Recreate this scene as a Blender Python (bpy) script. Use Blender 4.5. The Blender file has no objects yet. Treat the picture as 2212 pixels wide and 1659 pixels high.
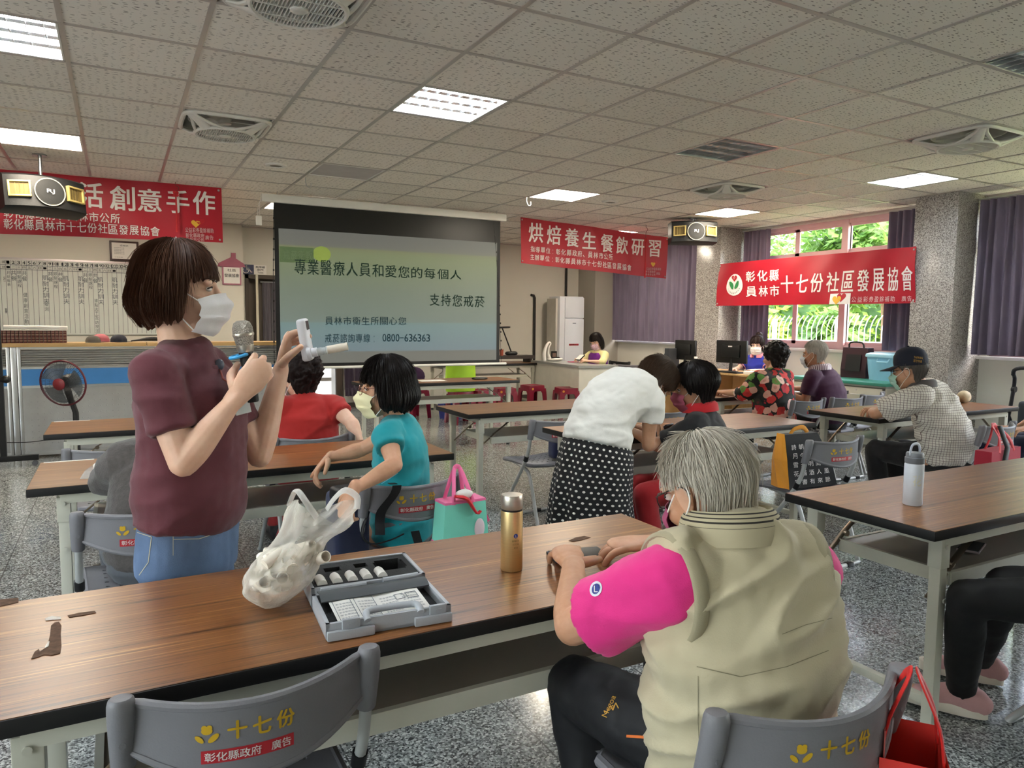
import bpy, bmesh, math, random
import numpy as np
from mathutils import Vector, Matrix, noise as mnoise
PI = math.pi
V = Vector
random.seed(7)
SC = bpy.context.scene
COL = SC.collection

# ---------------------------------------------------------------- camera
HC = 1.40
F_PX, YAW, PITCH, ROLL = 1569.5, 0.495988996, -0.0852283390, 0.00872600273
def _cam_axes():
    cy, sy, cp, sp = math.cos(YAW), math.sin(YAW), math.cos(PITCH), math.sin(PITCH)
    f = V((sy*cp, cy*cp, sp)); r = V((cy, -sy, 0)); u = r.cross(f)
    cr, sr = math.cos(ROLL), math.sin(ROLL)
    return r*cr + u*sr, u*cr - r*sr, f
CR, CU, CF = _cam_axes()
cam_d = bpy.data.cameras.new('camera')
cam = bpy.data.objects.new('camera', cam_d); COL.objects.link(cam)
cam_d.sensor_width = 36.0; cam_d.lens = 36.0*F_PX/2212.0; cam_d.clip_start = 0.05; cam_d.clip_end = 200
cam.matrix_world = Matrix(((CR.x, CU.x, -CF.x, 0), (CR.y, CU.y, -CF.y, 0), (CR.z, CU.z, -CF.z, HC), (0, 0, 0, 1)))
SC.camera = cam

# ---------------------------------------------------------------- world, sun, exposure
SC.view_settings.view_transform = 'Standard'; SC.view_settings.look = 'None'
SC.view_settings.gamma = 1.0; SC.view_settings.use_curve_mapping = False
SC.view_settings.exposure = 1.5
LAMP = 18.0          # emission of the ceiling lamps
w = bpy.data.worlds.new('sky'); SC.world = w; w.use_nodes = True
wn = w.node_tree; bg = wn.nodes['Background']
sky = wn.nodes.new('ShaderNodeTexSky'); sky.sky_type = 'NISHITA'; sky.sun_disc = False
sky.sun_elevation = math.radians(55); sky.sun_rotation = math.radians(150); sky.air_density = 1.3; sky.dust_density = 3.0
mixw = wn.nodes.new('ShaderNodeMix'); mixw.data_type = 'RGBA'; mixw.inputs[0].default_value = 0.75
wn.links.new(sky.outputs[0], mixw.inputs[6]); mixw.inputs[7].default_value = (1.0, 1.0, 0.98, 1)
wn.links.new(mixw.outputs[2], bg.inputs[0]); bg.inputs[1].default_value = 2.6
sl = bpy.data.lights.new('sun', 'SUN'); sl.energy = 3.2; sl.angle = math.radians(1.5); sl.color = (1.0, 0.95, 0.85)
sun = bpy.data.objects.new('sun', sl); COL.objects.link(sun)
sun.rotation_euler = (math.radians(38), math.radians(-6), 0)

# ---------------------------------------------------------------- helpers
def at(px, py, Y):
    "point of the place seen at a pixel of the photograph, on the vertical plane y = Y"
    d = CR*((px-1106)/F_PX) + CU*((829.5-py)/F_PX) + CF
    p = d*(Y/d.y); return V((p.x, p.y, p.z+HC))
def atz(px, py, z):
    d = CR*((px-1106)/F_PX) + CU*((829.5-py)/F_PX) + CF
    p = d*((z-HC)/d.z); return V((p.x, p.y, z))
def atx(px, py, X):
    d = CR*((px-1106)/F_PX) + CU*((829.5-py)/F_PX) + CF
    p = d*(X/d.x); return V((p.x, p.y, p.z+HC))
def lin(c):
    if isinstance(c, str):
        c = c.lstrip('#'); c = [int(c[i:i+2], 16)/255 for i in (0, 2, 4)]
    return tuple((x/12.92 if x <= .04045 else ((x+.055)/1.055)**2.4) for x in c[:3]) + (1.0,)

class N:
    "small node-tree writer"
    def __init__(s, name):
        s.m = bpy.data.materials.new(name); s.m.use_nodes = True
        s.t = s.m.node_tree; s.b = s.t.nodes['Principled BSDF']; s.o = s.t.nodes['Material Output']
    def n(s, typ, **kw):
        x = s.t.nodes.new('ShaderNode'+typ)
        for k, v in kw.items():
            if k.startswith('i_'):
                x.inputs[int(k[2:]) if k[2:].isdigit() else k[2:].replace('_', ' ')].default_value = v
            else: setattr(x, k, v)
        return x
    def l(s, a, b): s.t.links.new(a, b)
    def coord(s, kind='Object', scale=(1, 1, 1), rot=(0, 0, 0), loc=(0, 0, 0)):
        tc = s.n('TexCoord'); mp = s.n('Mapping')
        mp.inputs['Scale'].default_value = scale; mp.inputs['Rotation'].default_value = rot; mp.inputs['Location'].default_value = loc
        s.l(tc.outputs[kind], mp.inputs[0]); return mp.outputs[0]
    def ramp(s, fac, stops, interp='LINEAR'):
        r = s.n('ValToRGB'); cr = r.color_ramp; cr.interpolation = interp
        while len(cr.elements) < len(stops): cr.elements.new(0.5)
        for e, (p, c) in zip(cr.elements, stops):
            e.position = p; e.color = c if len(c) == 4 else lin(c)
        s.l(fac, r.inputs[0]); return r.outputs[0]
    def mix(s, fac, a, b, mode='MIX'):
        x = s.n('Mix', data_type='RGBA', blend_type=mode)
        for val, i in ((fac, 0), (a, 6), (b, 7)):
            if hasattr(val, 'is_output'): s.l(val, x.inputs[i])
            else: x.inputs[i].default_value = val
        return x.outputs[2]
    def math(s, op, a, b=0.0, c=0.0):
        x = s.n('Math', operation=op)
        for i, val in enumerate((a, b, c)):
            if hasattr(val, 'is_output'): s.l(val, x.inputs[i])
            else: x.inputs[i].default_value = val
        return x.outputs[0]
    def noise(s, vec, scale, detail=3, rough=.5, dist=0.0):
        x = s.n('TexNoise'); x.inputs['Scale'].default_value = scale; x.inputs['Detail'].default_value = detail
        x.inputs['Roughness'].default_value = rough; x.inputs['Distortion'].default_value = dist
        s.l(vec, x.inputs['Vector']); return x.outputs['Fac']
    def bump(s, h, strength=.3, dist=.01):
        x = s.n('Bump'); x.inputs['Strength'].default_value = strength; x.inputs['Distance'].default_value = dist
        s.l(h, x.inputs['Height']); s.l(x.outputs[0], s.b.inputs['Normal'])
    def base(s, c):
        if hasattr(c, 'is_output'): s.l(c, s.b.inputs['Base Color'])
        else: s.b.inputs['Base Color'].default_value = c
    def set(s, **kw):
        for k, v in kw.items(): s.b.inputs[k.replace('_', ' ')].default_value = v
        return s

_mats = {}
def M(name, col='#808080', rough=.5, metal=0.0, var=.06, vscale=8.0, bump=0.0, bscale=60.0, coat=0.0, alpha=1.0, trans=0.0, sub=0.0, sheen=0.0, emit=None, estr=0.0, ior=1.45):
    "plain procedural material: colour with a slow noise variation and an optional fine bump"
    if name in _mats: return _mats[name]
    n = N(name); v = n.coord('Object'); c = lin(col)
    f = n.noise(v, vscale, 4)
    lo = tuple(max(0, x*(1-var)) for x in c[:3])+(1,); hi = tuple(min(1, x*(1+var)) for x in c[:3])+(1,)
    n.base(n.ramp(f, [(.3, lo), (.7, hi)]))
    n.set(Roughness=rough, Metallic=metal, IOR=ior)
    n.b.inputs['Coat Weight'].default_value = coat; n.b.inputs['Coat Roughness'].default_value = .1
    n.b.inputs['Alpha'].default_value = alpha; n.b.inputs['Transmission Weight'].default_value = trans
    if sub: n.b.inputs['Subsurface Weight'].default_value = sub; n.b.inputs['Subsurface Radius'].default_value = (.012, .005, .003); n.b.inputs['Subsurface Scale'].default_value = 1.0
    if sheen: n.b.inputs['Sheen Weight'].default_value = sheen
    if emit: n.b.inputs['Emission Color'].default_value = lin(emit); n.b.inputs['Emission Strength'].default_value = estr
    if bump: n.bump(n.noise(v, bscale, 3), bump, .004)
    _mats[name] = n.m; return n.m

class MB:
    "collects shapes; build() links them as ONE mesh object"
    def __init__(s): s.v = []; s.f = []; s.mi = []; s.uv = None; s.mats = None; s.cur = 0
    def add(s, vs, fs, mtx=None):
        o = len(s.v)
        s.v += [tuple(mtx @ V(p)) for p in vs] if mtx is not None else [tuple(p) for p in vs]
        s.f += [tuple(i+o for i in f) for f in fs]; s.mi += [s.cur]*len(fs); return s
    def use(s, i): s.cur = i; return s
    def box(s, c, d, rot=None, bev=0.0, seg=2):
        bm = bmesh.new(); bmesh.ops.create_cube(bm, size=1.0)
        bmesh.ops.scale(bm, vec=d, verts=bm.verts)
        if bev: bmesh.ops.bevel(bm, geom=bm.edges[:], offset=min(bev, min(d)*.49), segments=seg, profile=.6, affect='EDGES')
        m = Matrix.Translation(c)
        if rot is not None: m = m @ (rot if isinstance(rot, Matrix) else Matrix.Rotation(rot, 4, 'Z'))
        bm.verts.index_update()
        s.add([v.co for v in bm.verts], [[v.index for v in f.verts] for f in bm.faces], m); bm.free(); return s
    def bx(s, a, b, bev=0.0):
        a, b = V(a), V(b); return s.box((a+b)/2, [abs(x) for x in (b-a)], bev=bev)
    def loft(s, rings, cap=True, closed=False):
        n = len(rings[0]); o = len(s.v)
        for r in rings: s.v += [tuple(p) for p in r]
        k = len(rings)
        for i in range(k if closed else k-1):
            a, b = o+i*n, o+((i+1) % k)*n
            for j in range(n): s.f.append((a+j, a+(j+1) % n, b+(j+1) % n, b+j)); s.mi.append(s.cur)
        if cap and not closed:
            s.f.append(tuple(o+j for j in reversed(range(n)))); s.f.append(tuple(o+(k-1)*n+j for j in range(n))); s.mi += [s.cur]*2
        return s
    def tube(s, pts, r, seg=10, cap=True, closed=False, side=None, flat=1.0, smooth=0, round_=False):
        pts = [V(p) for p in pts]; n = len(pts)
        rs = list(r) if isinstance(r, (list, tuple)) else [r]*n
        fl = list(flat) if isinstance(flat, (list, tuple)) else [flat]*n
        if smooth: pts, rs, fl = spline(pts, rs, fl, smooth, closed); n = len(pts)
        if round_:
            d0 = (pts[0]-pts[1]).normalized(); d1 = (pts[-1]-pts[-2]).normalized()
            A, B, C_ = [], [], []
            for t in (1.25, 1.0, .5):
                A.append(pts[0]+d0*rs[0]*math.sin(t)*.95); B.append(rs[0]*max(.12, math.cos(t))); C_.append(fl[0])
            A2, B2, C2 = [], [], []
            for t in (.5, 1.0, 1.25):
                A2.append(pts[-1]+d1*rs[-1]*math.sin(t)*.95); B2.append(rs[-1]*max(.12, math.cos(t))); C2.append(fl[-1])
            pts = A+pts+A2; rs = B+rs+B2; fl = C_+fl+C2; n = len(pts)
        rings = []; prev = None
        for i in range(n):
            if closed: t = (pts[(i+1) % n]-pts[i-1])
            else: t = pts[min(i+1, n-1)]-pts[max(i-1, 0)]
            t = t.normalized() if t.length > 1e-9 else V((0, 0, 1))
            if side is not None:
                sd = V(side[i] if isinstance(side, list) else side); sd = (sd - t*sd.dot(t))
                sd = sd.normalized() if sd.length > 1e-6 else t.orthogonal().normalized()
            elif prev is None:
                sd = t.cross(V((0, 0, 1))) if abs(t.z) < .9 else t.cross(V((0, 1, 0))); sd.normalize()
            else:
                sd = prev - t*prev.dot(t); sd.normalize()
            prev = sd; up = t.cross(sd)
            rings.append([pts[i]+sd*(rs[i]*math.cos(2*PI*j/seg))+up*(rs[i]*fl[i]*math.sin(2*PI*j/seg)) for j in range(seg)])
        return s.loft(rings, cap, closed)
    def cyl(s, c, r, h, seg=20, r2=None, mtx=None):
        r2 = r if r2 is None else r2; m = Matrix.Translation(c) @ (mtx or Matrix.Identity(4))
        ra = [m @ V((r*math.cos(2*PI*j/seg), r*math.sin(2*PI*j/seg), 0)) for j in range(seg)]
        rb = [m @ V((r2*math.cos(2*PI*j/seg), r2*math.sin(2*PI*j/seg), h)) for j in range(seg)]
        return s.loft([ra, rb])
    def lathe(s, prof, c=(0, 0, 0), seg=28, mtx=None, cap=True):
        m = Matrix.Translation(c) @ (mtx or Matrix.Identity(4))
        return s.loft([[m @ V((r*math.cos(2*PI*j/seg), r*math.sin(2*PI*j/seg), z)) for j in range(seg)] for r, z in prof], cap)
    def ell(s, c, r, mtx=None, seg=16, rings=10):
        m = Matrix.Translation(c) @ (mtx or Matrix.Identity(4))
        R = []
        for i in range(rings+1):
            t = PI*(i+.001 if i == 0 else i-.001 if i == rings else i)/rings
            R.append([m @ V((r[0]*max(.02, math.sin(t))*math.cos(2*PI*j/seg), r[1]*max(.02, math.sin(t))*math.sin(2*PI*j/seg), -r[2]*math.cos(t))) for j in range(seg)])
        return s.loft(R)
    def sheet(s, fn, nu, nv, thick=0.0, closed_u=False):
        "surface fn(u,v), u,v in 0..1; with thickness along its normal when thick > 0; writes UVs"
        P = [[V(fn(i/(nu), j/(nv))) for j in range(nv+1)] for i in range(nu+1)]
        def nrm(i, j):
            a = P[min(i+1, nu)][j]-P[max(i-1, 0)][j]; b = P[i][min(j+1, nv)]-P[i][max(j-1, 0)]
            n = a.cross(b); return n.normalized() if n.length > 1e-12 else V((0, 0, 1))
        o = len(s.v); k = nv+1
        for i in range(nu+1):
            for j in range(nv+1): s.v.append(tuple(P[i][j]))
        def idx(i, j): return o+i*k+j
        for i in range(nu):
            for j in range(nv): s.f.append((idx(i, j), idx(i+1, j), idx(i+1, j+1), idx(i, j+1))); s.mi.append(s.cur)
        if s.uv is None: s.uv = {}
        for i in range(nu+1):
            for j in range(nv+1): s.uv[idx(i, j)] = (i/nu, j/nv)
        if thick:
            o2 = len(s.v)
            for i in range(nu+1):
                for j in range(nv+1):
                    s.uv[len(s.v)] = (i/nu, j/nv); s.v.append(tuple(P[i][j]-nrm(i, j)*thick))
            def id2(i, j): return o2+i*k+j
            for i in range(nu):
                for j in range(nv): s.f.append((id2(i, j), id2(i, j+1), id2(i+1, j+1), id2(i+1, j))); s.mi.append(s.cur)
            for j in range(nv):
                s.f.append((idx(0, j), idx(0, j+1), id2(0, j+1), id2(0, j))); s.f.append((idx(nu, j+1), idx(nu, j), id2(nu, j), id2(nu, j+1))); s.mi += [s.cur]*2
            for i in range(nu):
                s.f.append((idx(i+1, 0), idx(i, 0), id2(i, 0), id2(i+1, 0))); s.f.append((idx(i, nv), idx(i+1, nv), id2(i+1, nv), id2(i, nv))); s.mi += [s.cur]*2
        return s
    def mesh(s, name):
        me = bpy.data.meshes.new(name); me.from_pydata(s.v, [], s.f); me.validate()
        return me
    def build(s, name, mat, parent=None, smooth=True, angle=40, fix=True):
        me = bpy.data.meshes.new(name); me.from_pydata(s.v, [], s.f)
        mats = mat if isinstance(mat, (list, tuple)) else [mat]
        for m in mats: me.materials.append(m)
        if len(mats) > 1: me.polygons.foreach_set('material_index', s.mi)
        if s.uv:
            ul = me.uv_layers.new(name='UVMap')
            for lp in me.loops: ul.data[lp.index].uv = s.uv.get(lp.vertex_index, (0, 0))
        if fix:
            bm = bmesh.new(); bm.from_mesh(me); bmesh.ops.recalc_face_normals(bm, faces=bm.faces); bm.to_mesh(me); bm.free()
        me.update()
        if smooth:
            me.polygons.foreach_set('use_smooth', [True]*len(me.polygons)); me.set_sharp_from_angle(angle=math.radians(angle))
        return link(name, me, parent)

def link(name, data, parent=None):
    o = bpy.data.objects.new(name, data); COL.objects.link(o)
    if parent is not None: o.parent = parent
    return o
def spline(pts, rs, fl, k, closed=False):
    "Catmull-Rom resampling of points, radii and flatness"
    n = len(pts); A, B, C_ = [], [], []
    rng = range(n if closed else n-1)
    for i in rng:
        g = (lambda q: q % n) if closed else (lambda q: min(max(q, 0), n-1))
        i0, i1, i2, i3 = g(i-1), g(i), g(i+1), g(i+2)
        for q in range(k):
            t = q/k; t2, t3 = t*t, t*t*t
            w_ = (-.5*t+t2-.5*t3, 1-2.5*t2+1.5*t3, .5*t+2*t2-1.5*t3, -.5*t2+.5*t3)
            A.append(pts[i0]*w_[0]+pts[i1]*w_[1]+pts[i2]*w_[2]+pts[i3]*w_[3])
            B.append(rs[i0]*w_[0]+rs[i1]*w_[1]+rs[i2]*w_[2]+rs[i3]*w_[3])
            C_.append(fl[i0]*w_[0]+fl[i1]*w_[1]+fl[i2]*w_[2]+fl[i3]*w_[3])
    if not closed: A.append(pts[-1]); B.append(rs[-1]); C_.append(fl[-1])
    return A, B, C_
def tag(o, label, cat, group=None, kind=None):
    o['label'] = label; o['category'] = cat
    if group: o['group'] = group
    if kind: o['kind'] = kind
    return o
def structure(o, label=None):
    o['kind'] = 'structure'
    if label: o['label'] = label
    return o
def thing(name, label, cat, loc=(0, 0, 0), rz=0.0, group=None):
    o = bpy.data.objects.new(name, None); COL.objects.link(o); o.empty_display_size = .1
    o.location = loc; o.rotation_euler = (0, 0, rz); return tag(o, label, cat, group)
def dup(root, label=None, loc=None, rz=None, group=None):
    def cp(o, par):
        c = o.copy(); COL.objects.link(c)
        if par is not None: c.parent = par
        for ch in o.children: cp(ch, c)
        return c
    r = cp(root, None)
    if loc is not None: r.location = loc
    if rz is not None: r.rotation_euler = (0, 0, rz)
    if label: r['label'] = label
    if group: r['group'] = group
    return r

_txt = {}
def text_mesh(body, size=1.0, bold=0.0, space=1.0):
    "vertices and faces of a flat line of lettering, baseline-left at the origin, in the built-in font"
    key = (body, bold, space)
    if key not in _txt:
        cu = bpy.data.curves.new('t', 'FONT'); cu.body = body; cu.size = 1.0; cu.offset = bold; cu.space_character = space
        cu.resolution_u = 2
        o = bpy.data.objects.new('t', cu); COL.objects.link(o)
        dg = bpy.context.evaluated_depsgraph_get(); me = bpy.data.meshes.new_from_object(o.evaluated_get(dg))
        vs = [tuple(v.co) for v in me.vertices]; fs = [tuple(p.vertices) for p in me.polygons]
        bpy.data.objects.remove(o); bpy.data.curves.remove(cu); bpy.data.meshes.remove(me)
        _txt[key] = (vs, fs)
    vs, fs = _txt[key]
    return [(x*size, y*size, z) for x, y, z in vs], fs
def text_fit(body, x0, x1, y0, y1, bold=0.0, space=1.0):
    "lettering stretched to fill the rectangle x0..x1, y0..y1"
    vs, fs = text_mesh(body, 1.0, bold, space)
    if not vs: return [], []
    a = np.array(vs); lo = a.min(0); hi = a.max(0)
    a[:, 0] = x0+(a[:, 0]-lo[0])/max(1e-6, hi[0]-lo[0])*(x1-x0)
    a[:, 1] = y0+(a[:, 1]-lo[1])/max(1e-6, hi[1]-lo[1])*(y1-y0)
    return [tuple(p) for p in a], fs
def letter(name, lines, mat, parent, fn, angle=180):
    "lines: (body, x0, x1, y0, y1, bold); fn maps sheet coordinates (x, y) to 3-D"
    mb = MB()
    for ln in lines:
        body, x0, x1, y0, y1 = ln[:5]; b = ln[5] if len(ln) > 5 else 0.0
        e = b*.55*min(abs(x1-x0)/max(1, len(body)), abs(y1-y0))
        vs, fs = text_fit(body, x0+e, x1-e, y0+e, y1-e)
        for ex, ey in (((0, 0),) if b <= 0 else ((-e, -e*.6), (e, -e*.6), (e, e*.6), (-e, e*.6))):   # heavier strokes
            mb.add([fn(x+ex, y+ey) for x, y, _ in vs], fs)
    return mb.build(name, mat, parent, smooth=False, fix=False)

def remesh(mb, voxel, smooth=6, factor=.5):
    "fuse the closed shells of an MB into one continuous surface; returns (verts, faces) arrays"
    me = mb.mesh('tmp')
    bm = bmesh.new(); bm.from_mesh(me); bmesh.ops.recalc_face_normals(bm, faces=bm.faces); bm.to_mesh(me); bm.free()
    o = bpy.data.objects.new('tmp', me); COL.objects.link(o)
    r = o.modifiers.new('r', 'REMESH'); r.mode = 'VOXEL'; r.voxel_size = voxel; r.adaptivity = 0.0
    if smooth:
        k = o.modifiers.new('s', 'SMOOTH'); k.factor = factor; k.iterations = smooth
    dg = bpy.context.evaluated_depsgraph_get(); out = bpy.data.meshes.new_from_object(o.evaluated_get(dg))
    bpy.data.objects.remove(o); bpy.data.meshes.remove(me)
    return out
def finish(me, name, mat, parent=None, disp=None):
    "name, shade and link a fused mesh; disp(co, normal) -> offset along the normal"
    me.name = name
    me.materials.clear(); me.materials.append(mat)
    if disp is not None:
        n = len(me.vertices); co = np.empty(n*3); me.vertices.foreach_get('co', co); co = co.reshape(-1, 3)
        no = np.array([v.normal[:] for v in me.vertices]); d = disp(co, no)
        co += no*d[:, None]; me.vertices.foreach_set('co', co.ravel()); me.update()
    me.polygons.foreach_set('use_smooth', [True]*len(me.polygons))
    return link(name, me, parent)
# ================================================================ the setting
CZ = 2.7764                       # ceiling height
def gx(i): return -0.7907+0.6*i   # ceiling grid lines
def gy(j): return 4.1118+0.6*j
XL, XR, YF, YB = -4.6, 8.15, -3.1, 11.5

def mat_floor():
    n = N('granite_floor'); v = n.coord('Object')
    vo = n.n('TexVoronoi'); vo.inputs['Scale'].default_value = 150; n.l(v, vo.inputs['Vector'])
    sep = n.n('SeparateColor'); n.l(vo.outputs['Color'], sep.inputs[0])
    c = n.ramp(sep.outputs[0], [(0, '#3a3c3c'), (.14, '#565958'), (.3, '#7b7f7d'), (.55, '#989c9a'), (.75, '#b3b7b4'), (.9, '#cdd0cd')], 'CONSTANT')
    big = n.noise(v, 1.3, 3); c = n.mix(n.math('MULTIPLY', big, .25), c, lin('#5a5d5c'))
    br = n.n('TexBrick'); br.offset = 0; br.inputs['Scale'].default_value = 1.0; br.inputs['Mortar Size'].default_value = .003
    br.inputs['Brick Width'].default_value = .6; br.inputs['Row Height'].default_value = .6; n.l(v, br.inputs['Vector'])
    c = n.mix(n.math('MULTIPLY', br.outputs['Fac'], .75), c, lin('#2c2e2d'))
    n.base(c); n.set(Roughness=.16); n.l(n.ramp(n.noise(v, 6, 4), [(.3, (.11, .11, .11, 1)), (.7, (.2, .2, .2, 1))]), n.b.inputs['Roughness'])
    return n.m
def mat_granite():
    n = N('granite_column'); v = n.coord('Object')
    vo = n.n('TexVoronoi'); vo.inputs['Scale'].default_value = 150; n.l(v, vo.inputs['Vector'])
    sep = n.n('SeparateColor'); n.l(vo.outputs['Color'], sep.inputs[0])
    c = n.ramp(sep.outputs[1], [(0, '#67615e'), (.16, '#85807c'), (.36, '#a09a95'), (.62, '#b3aea9'), (.85, '#c6c1bb')], 'CONSTANT')
    n.base(c); n.set(Roughness=.22); return n.m
def mat_ceiling():
    n = N('mineral_fibre_tile'); v = n.coord('Object')
    nz = n.n('TexNoise'); nz.inputs['Scale'].default_value = 30; n.l(v, nz.inputs['Vector'])
    va = n.n('VectorMath', operation='MULTIPLY_ADD'); n.l(nz.outputs['Color'], va.inputs[0]); va.inputs[1].default_value = (.012, .012, 0); n.l(v, va.inputs[2])
    mp = n.n('Mapping'); mp.inputs['Scale'].default_value = (24, 70, 1); n.l(va.outputs[0], mp.inputs[0])
    vo = n.n('TexVoronoi'); vo.voronoi_dimensions = '2D'; vo.inputs['Scale'].default_value = 1.0; n.l(mp.outputs[0], vo.inputs['Vector'])
    sep = n.n('SeparateColor'); n.l(vo.outputs['Color'], sep.inputs[0])
    thr = n.math('MULTIPLY_ADD', sep.outputs[0], .34, -.06)
    fis = n.math('LESS_THAN', vo.outputs['Distance'], thr)
    mp2 = n.n('Mapping'); mp2.inputs['Scale'].default_value = (1.6667, 1.6667, 1); mp2.inputs['Location'].default_value = (1.3178, -6.853, 0); n.l(v, mp2.inputs[0])
    fl = n.n('VectorMath', operation='FLOOR'); n.l(mp2.outputs[0], fl.inputs[0])
    wn_ = n.n('TexWhiteNoise'); wn_.noise_dimensions = '2D'; n.l(fl.outputs[0], wn_.inputs['Vector'])
    tone = n.ramp(wn_.outputs['Value'], [(0, '#e6e1d8'), (.6, '#ece7de'), (1, '#f0ebe2')])
    c = n.mix(n.math('MULTIPLY', fis, .8), tone, lin('#7d766d')); n.base(c); n.set(Roughness=.9); return n.m
def mat_wood(name, lo, mid, hi, sc=1.0, rough=.2):
    n = N(name); v = n.coord('Object', (.8*sc, 40*sc, 1)); v2 = n.coord('Object', (1.6*sc, 150*sc, 1))
    a = n.noise(v, 2.0, 5, .6, .6); b = n.noise(v2, 2.0, 3, .5, .2)
    f = n.math('ADD', n.math('MULTIPLY', a, .55), n.math('MULTIPLY', b, .45))
    c = n.ramp(f, [(.36, lo), (.47, mid), (.56, mid), (.66, hi)])
    n.base(c); n.set(Roughness=rough, Specular_IOR_Level=.5); n.b.inputs['Coat Weight'].default_value = .12; n.b.inputs['Coat Roughness'].default_value = .28
    return n.m
M_WALL = M('wall_paint', '#d9d6ca', .75, var=.03, vscale=1.5)
M_WALLD = M('grey_wall_paint', '#a9a499', .75, var=.03, vscale=1.5)
M_CEIL = mat_ceiling(); M_FLOOR = mat_floor(); M_GRAN = mat_granite()
M_GRID = M('painted_tee_bar', '#b9b2ac', .28, metal=.35, var=.02)
M_WHITE = M('white_plastic', '#e6e4de', .35, var=.02)
M_PAPER = M('paper', '#eceae4', .8, var=.03)
M_ALU = M('aluminium', '#c8c9c8', .3, metal=.9, var=.03)
M_BLACK = M('black_plastic', '#151516', .4, var=.1)
M_BLACKM = M('black_metal', '#1a1a1b', .35, metal=.3)
M_DARK = M('dark_recess', '#4b463e', .8)
M_GLASS = None

b = MB().bx((XL-.3, YF-.3, -.2), (XR+.2, YB+4.0, 0)); structure(b.build('floor', M_FLOOR), 'speckled grey granite floor of polished slabs')

# ceiling: one cell at a time so that the recessed lamps and fans sit in real openings
LOUVRE = {(0, 0): 1, (4, 0): 1, (8, 0): 0, (12, 0): 1, (8, -4): 0, (0, -4): 1, (4, -4): 1, (12, -4): 0}
PANEL = {(0, 4): 1, (4, 4): 0, (8, 4): 1, (12, 4): 1, (12, 8): 1, (0, 8): 1, (4, 8): 1}  # unseen panels behind left banner and screen case are added for back-wall light
FANS = [(2, -2), (2, 2), (10, -2), (10, 2)]
holes = set(LOUVRE) | set(PANEL) | set(FANS)
b = MB(); i0, i1, j0, j1 = -7, 15, -13, 13
for i in range(i0, i1):
    for j in range(j0, j1):
        if (i, j) in holes: continue
        x0, x1, y0, y1 = max(gx(i), XL), min(gx(i+1), XR), max(gy(j), YF), min(gy(j+1), YB)
        if x1 <= x0 or y1 <= y0: continue
        b.add([(x0, y0, CZ), (x1, y0, CZ), (x1, y1, CZ), (x0, y1, CZ)], [(0, 3, 2, 1)])
        b.add([(x0, y0, CZ+.012), (x1, y0, CZ+.012), (x1, y1, CZ+.012), (x0, y1, CZ+.012)], [(0, 1, 2, 3)])
ceil = structure(b.build('ceiling', M_CEIL, smooth=False, fix=False), 'suspended ceiling of fissured white mineral tiles')
b = MB()
for i in range(i0, i1+1):
    x = gx(i)
    if XL < x < XR: b.bx((x-.012, YF, CZ-.004), (x+.012, YB, CZ+.02))
for j in range(j0, j1+1):
    y = gy(j)
    if YF < y < YB: b.bx((XL, y-.012, CZ-.0045), (XR, y+.012, CZ+.0195))
b.bx((XR-.03, YF, CZ-.02), (XR, YB, CZ)).bx((XL, YB-.03, CZ-.02), (XR, YB, CZ)).bx((XL, YF, CZ-.02), (XL+.03, YB, CZ))
g = b.build('ceiling_grid', M_GRID, ceil, smooth=False)
b = MB().bx((XL-.3, YF-.3, CZ+.45), (XR+.3, YB+.3, CZ+.6)); structure(b.build('roof_slab', M_WALLD))

# walls
def wall_x(name, x0, x1, ya, yb, openings, mat, top=CZ+.45):
    "wall running along y with rectangular openings (y0, y1, z0, z1)"
    b = MB(); ys = sorted(openings); y = ya
    for (o0, o1, z0, z1) in ys:
        b.bx((x0, y, 0), (x1, o0, top))
        if z0 > 0: b.bx((x0, o0, 0), (x1, o1, z0))
        if z1 < top: b.bx((x0, o0, z1), (x1, o1, top))
        y = o1
    b.bx((x0, y, 0), (x1, yb, top)); return structure(b.build(name, mat, smooth=False))
def wall_y(name, y0, y1, xa, xb, openings, mat, top=CZ+.45):
    b = MB(); x = xa
    for (o0, o1, z0, z1) in sorted(openings):
        b.bx((x, y0, 0), (o0, y1, top))
        if z0 > 0: b.bx((o0, y0, 0), (o1, y1, z0))
        if z1 < top: b.bx((o0, y0, z1), (o1, y1, top))
        x = o1
    b.bx((x, y0, 0), (xb, y1, top)); return structure(b.build(name, mat, smooth=False))
WINS = [(-2.3, 1.1, 1.08, 2.72), (1.5, 4.42, 1.08, 2.72), (5.0, 7.78, 1.08, 2.74), (8.36, 11.2, 1.08, 2.72)]
wall_x('wall_right', XR, XR+.22, YF, YB+.2, WINS, M_WALL)['label'] = 'off-white wall under the windows'
wall_x('wall_left', XL-.2, XL, YF, YB+.2, [(-2.0, 3.0, .9, 2.3)], M_WALL)
wall_y('wall_front', YF-.2, YF, XL-.2, XR+.2, [], M_WALL)
wall_y('wall_back', YB, YB+.2, XL-.2, XR+.2, [(1.68, 2.45, 0, 2.07), (2.62, 3.06, 0, 2.07)], M_WALL)['label'] = 'off-white back wall behind the projection screen'
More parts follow.
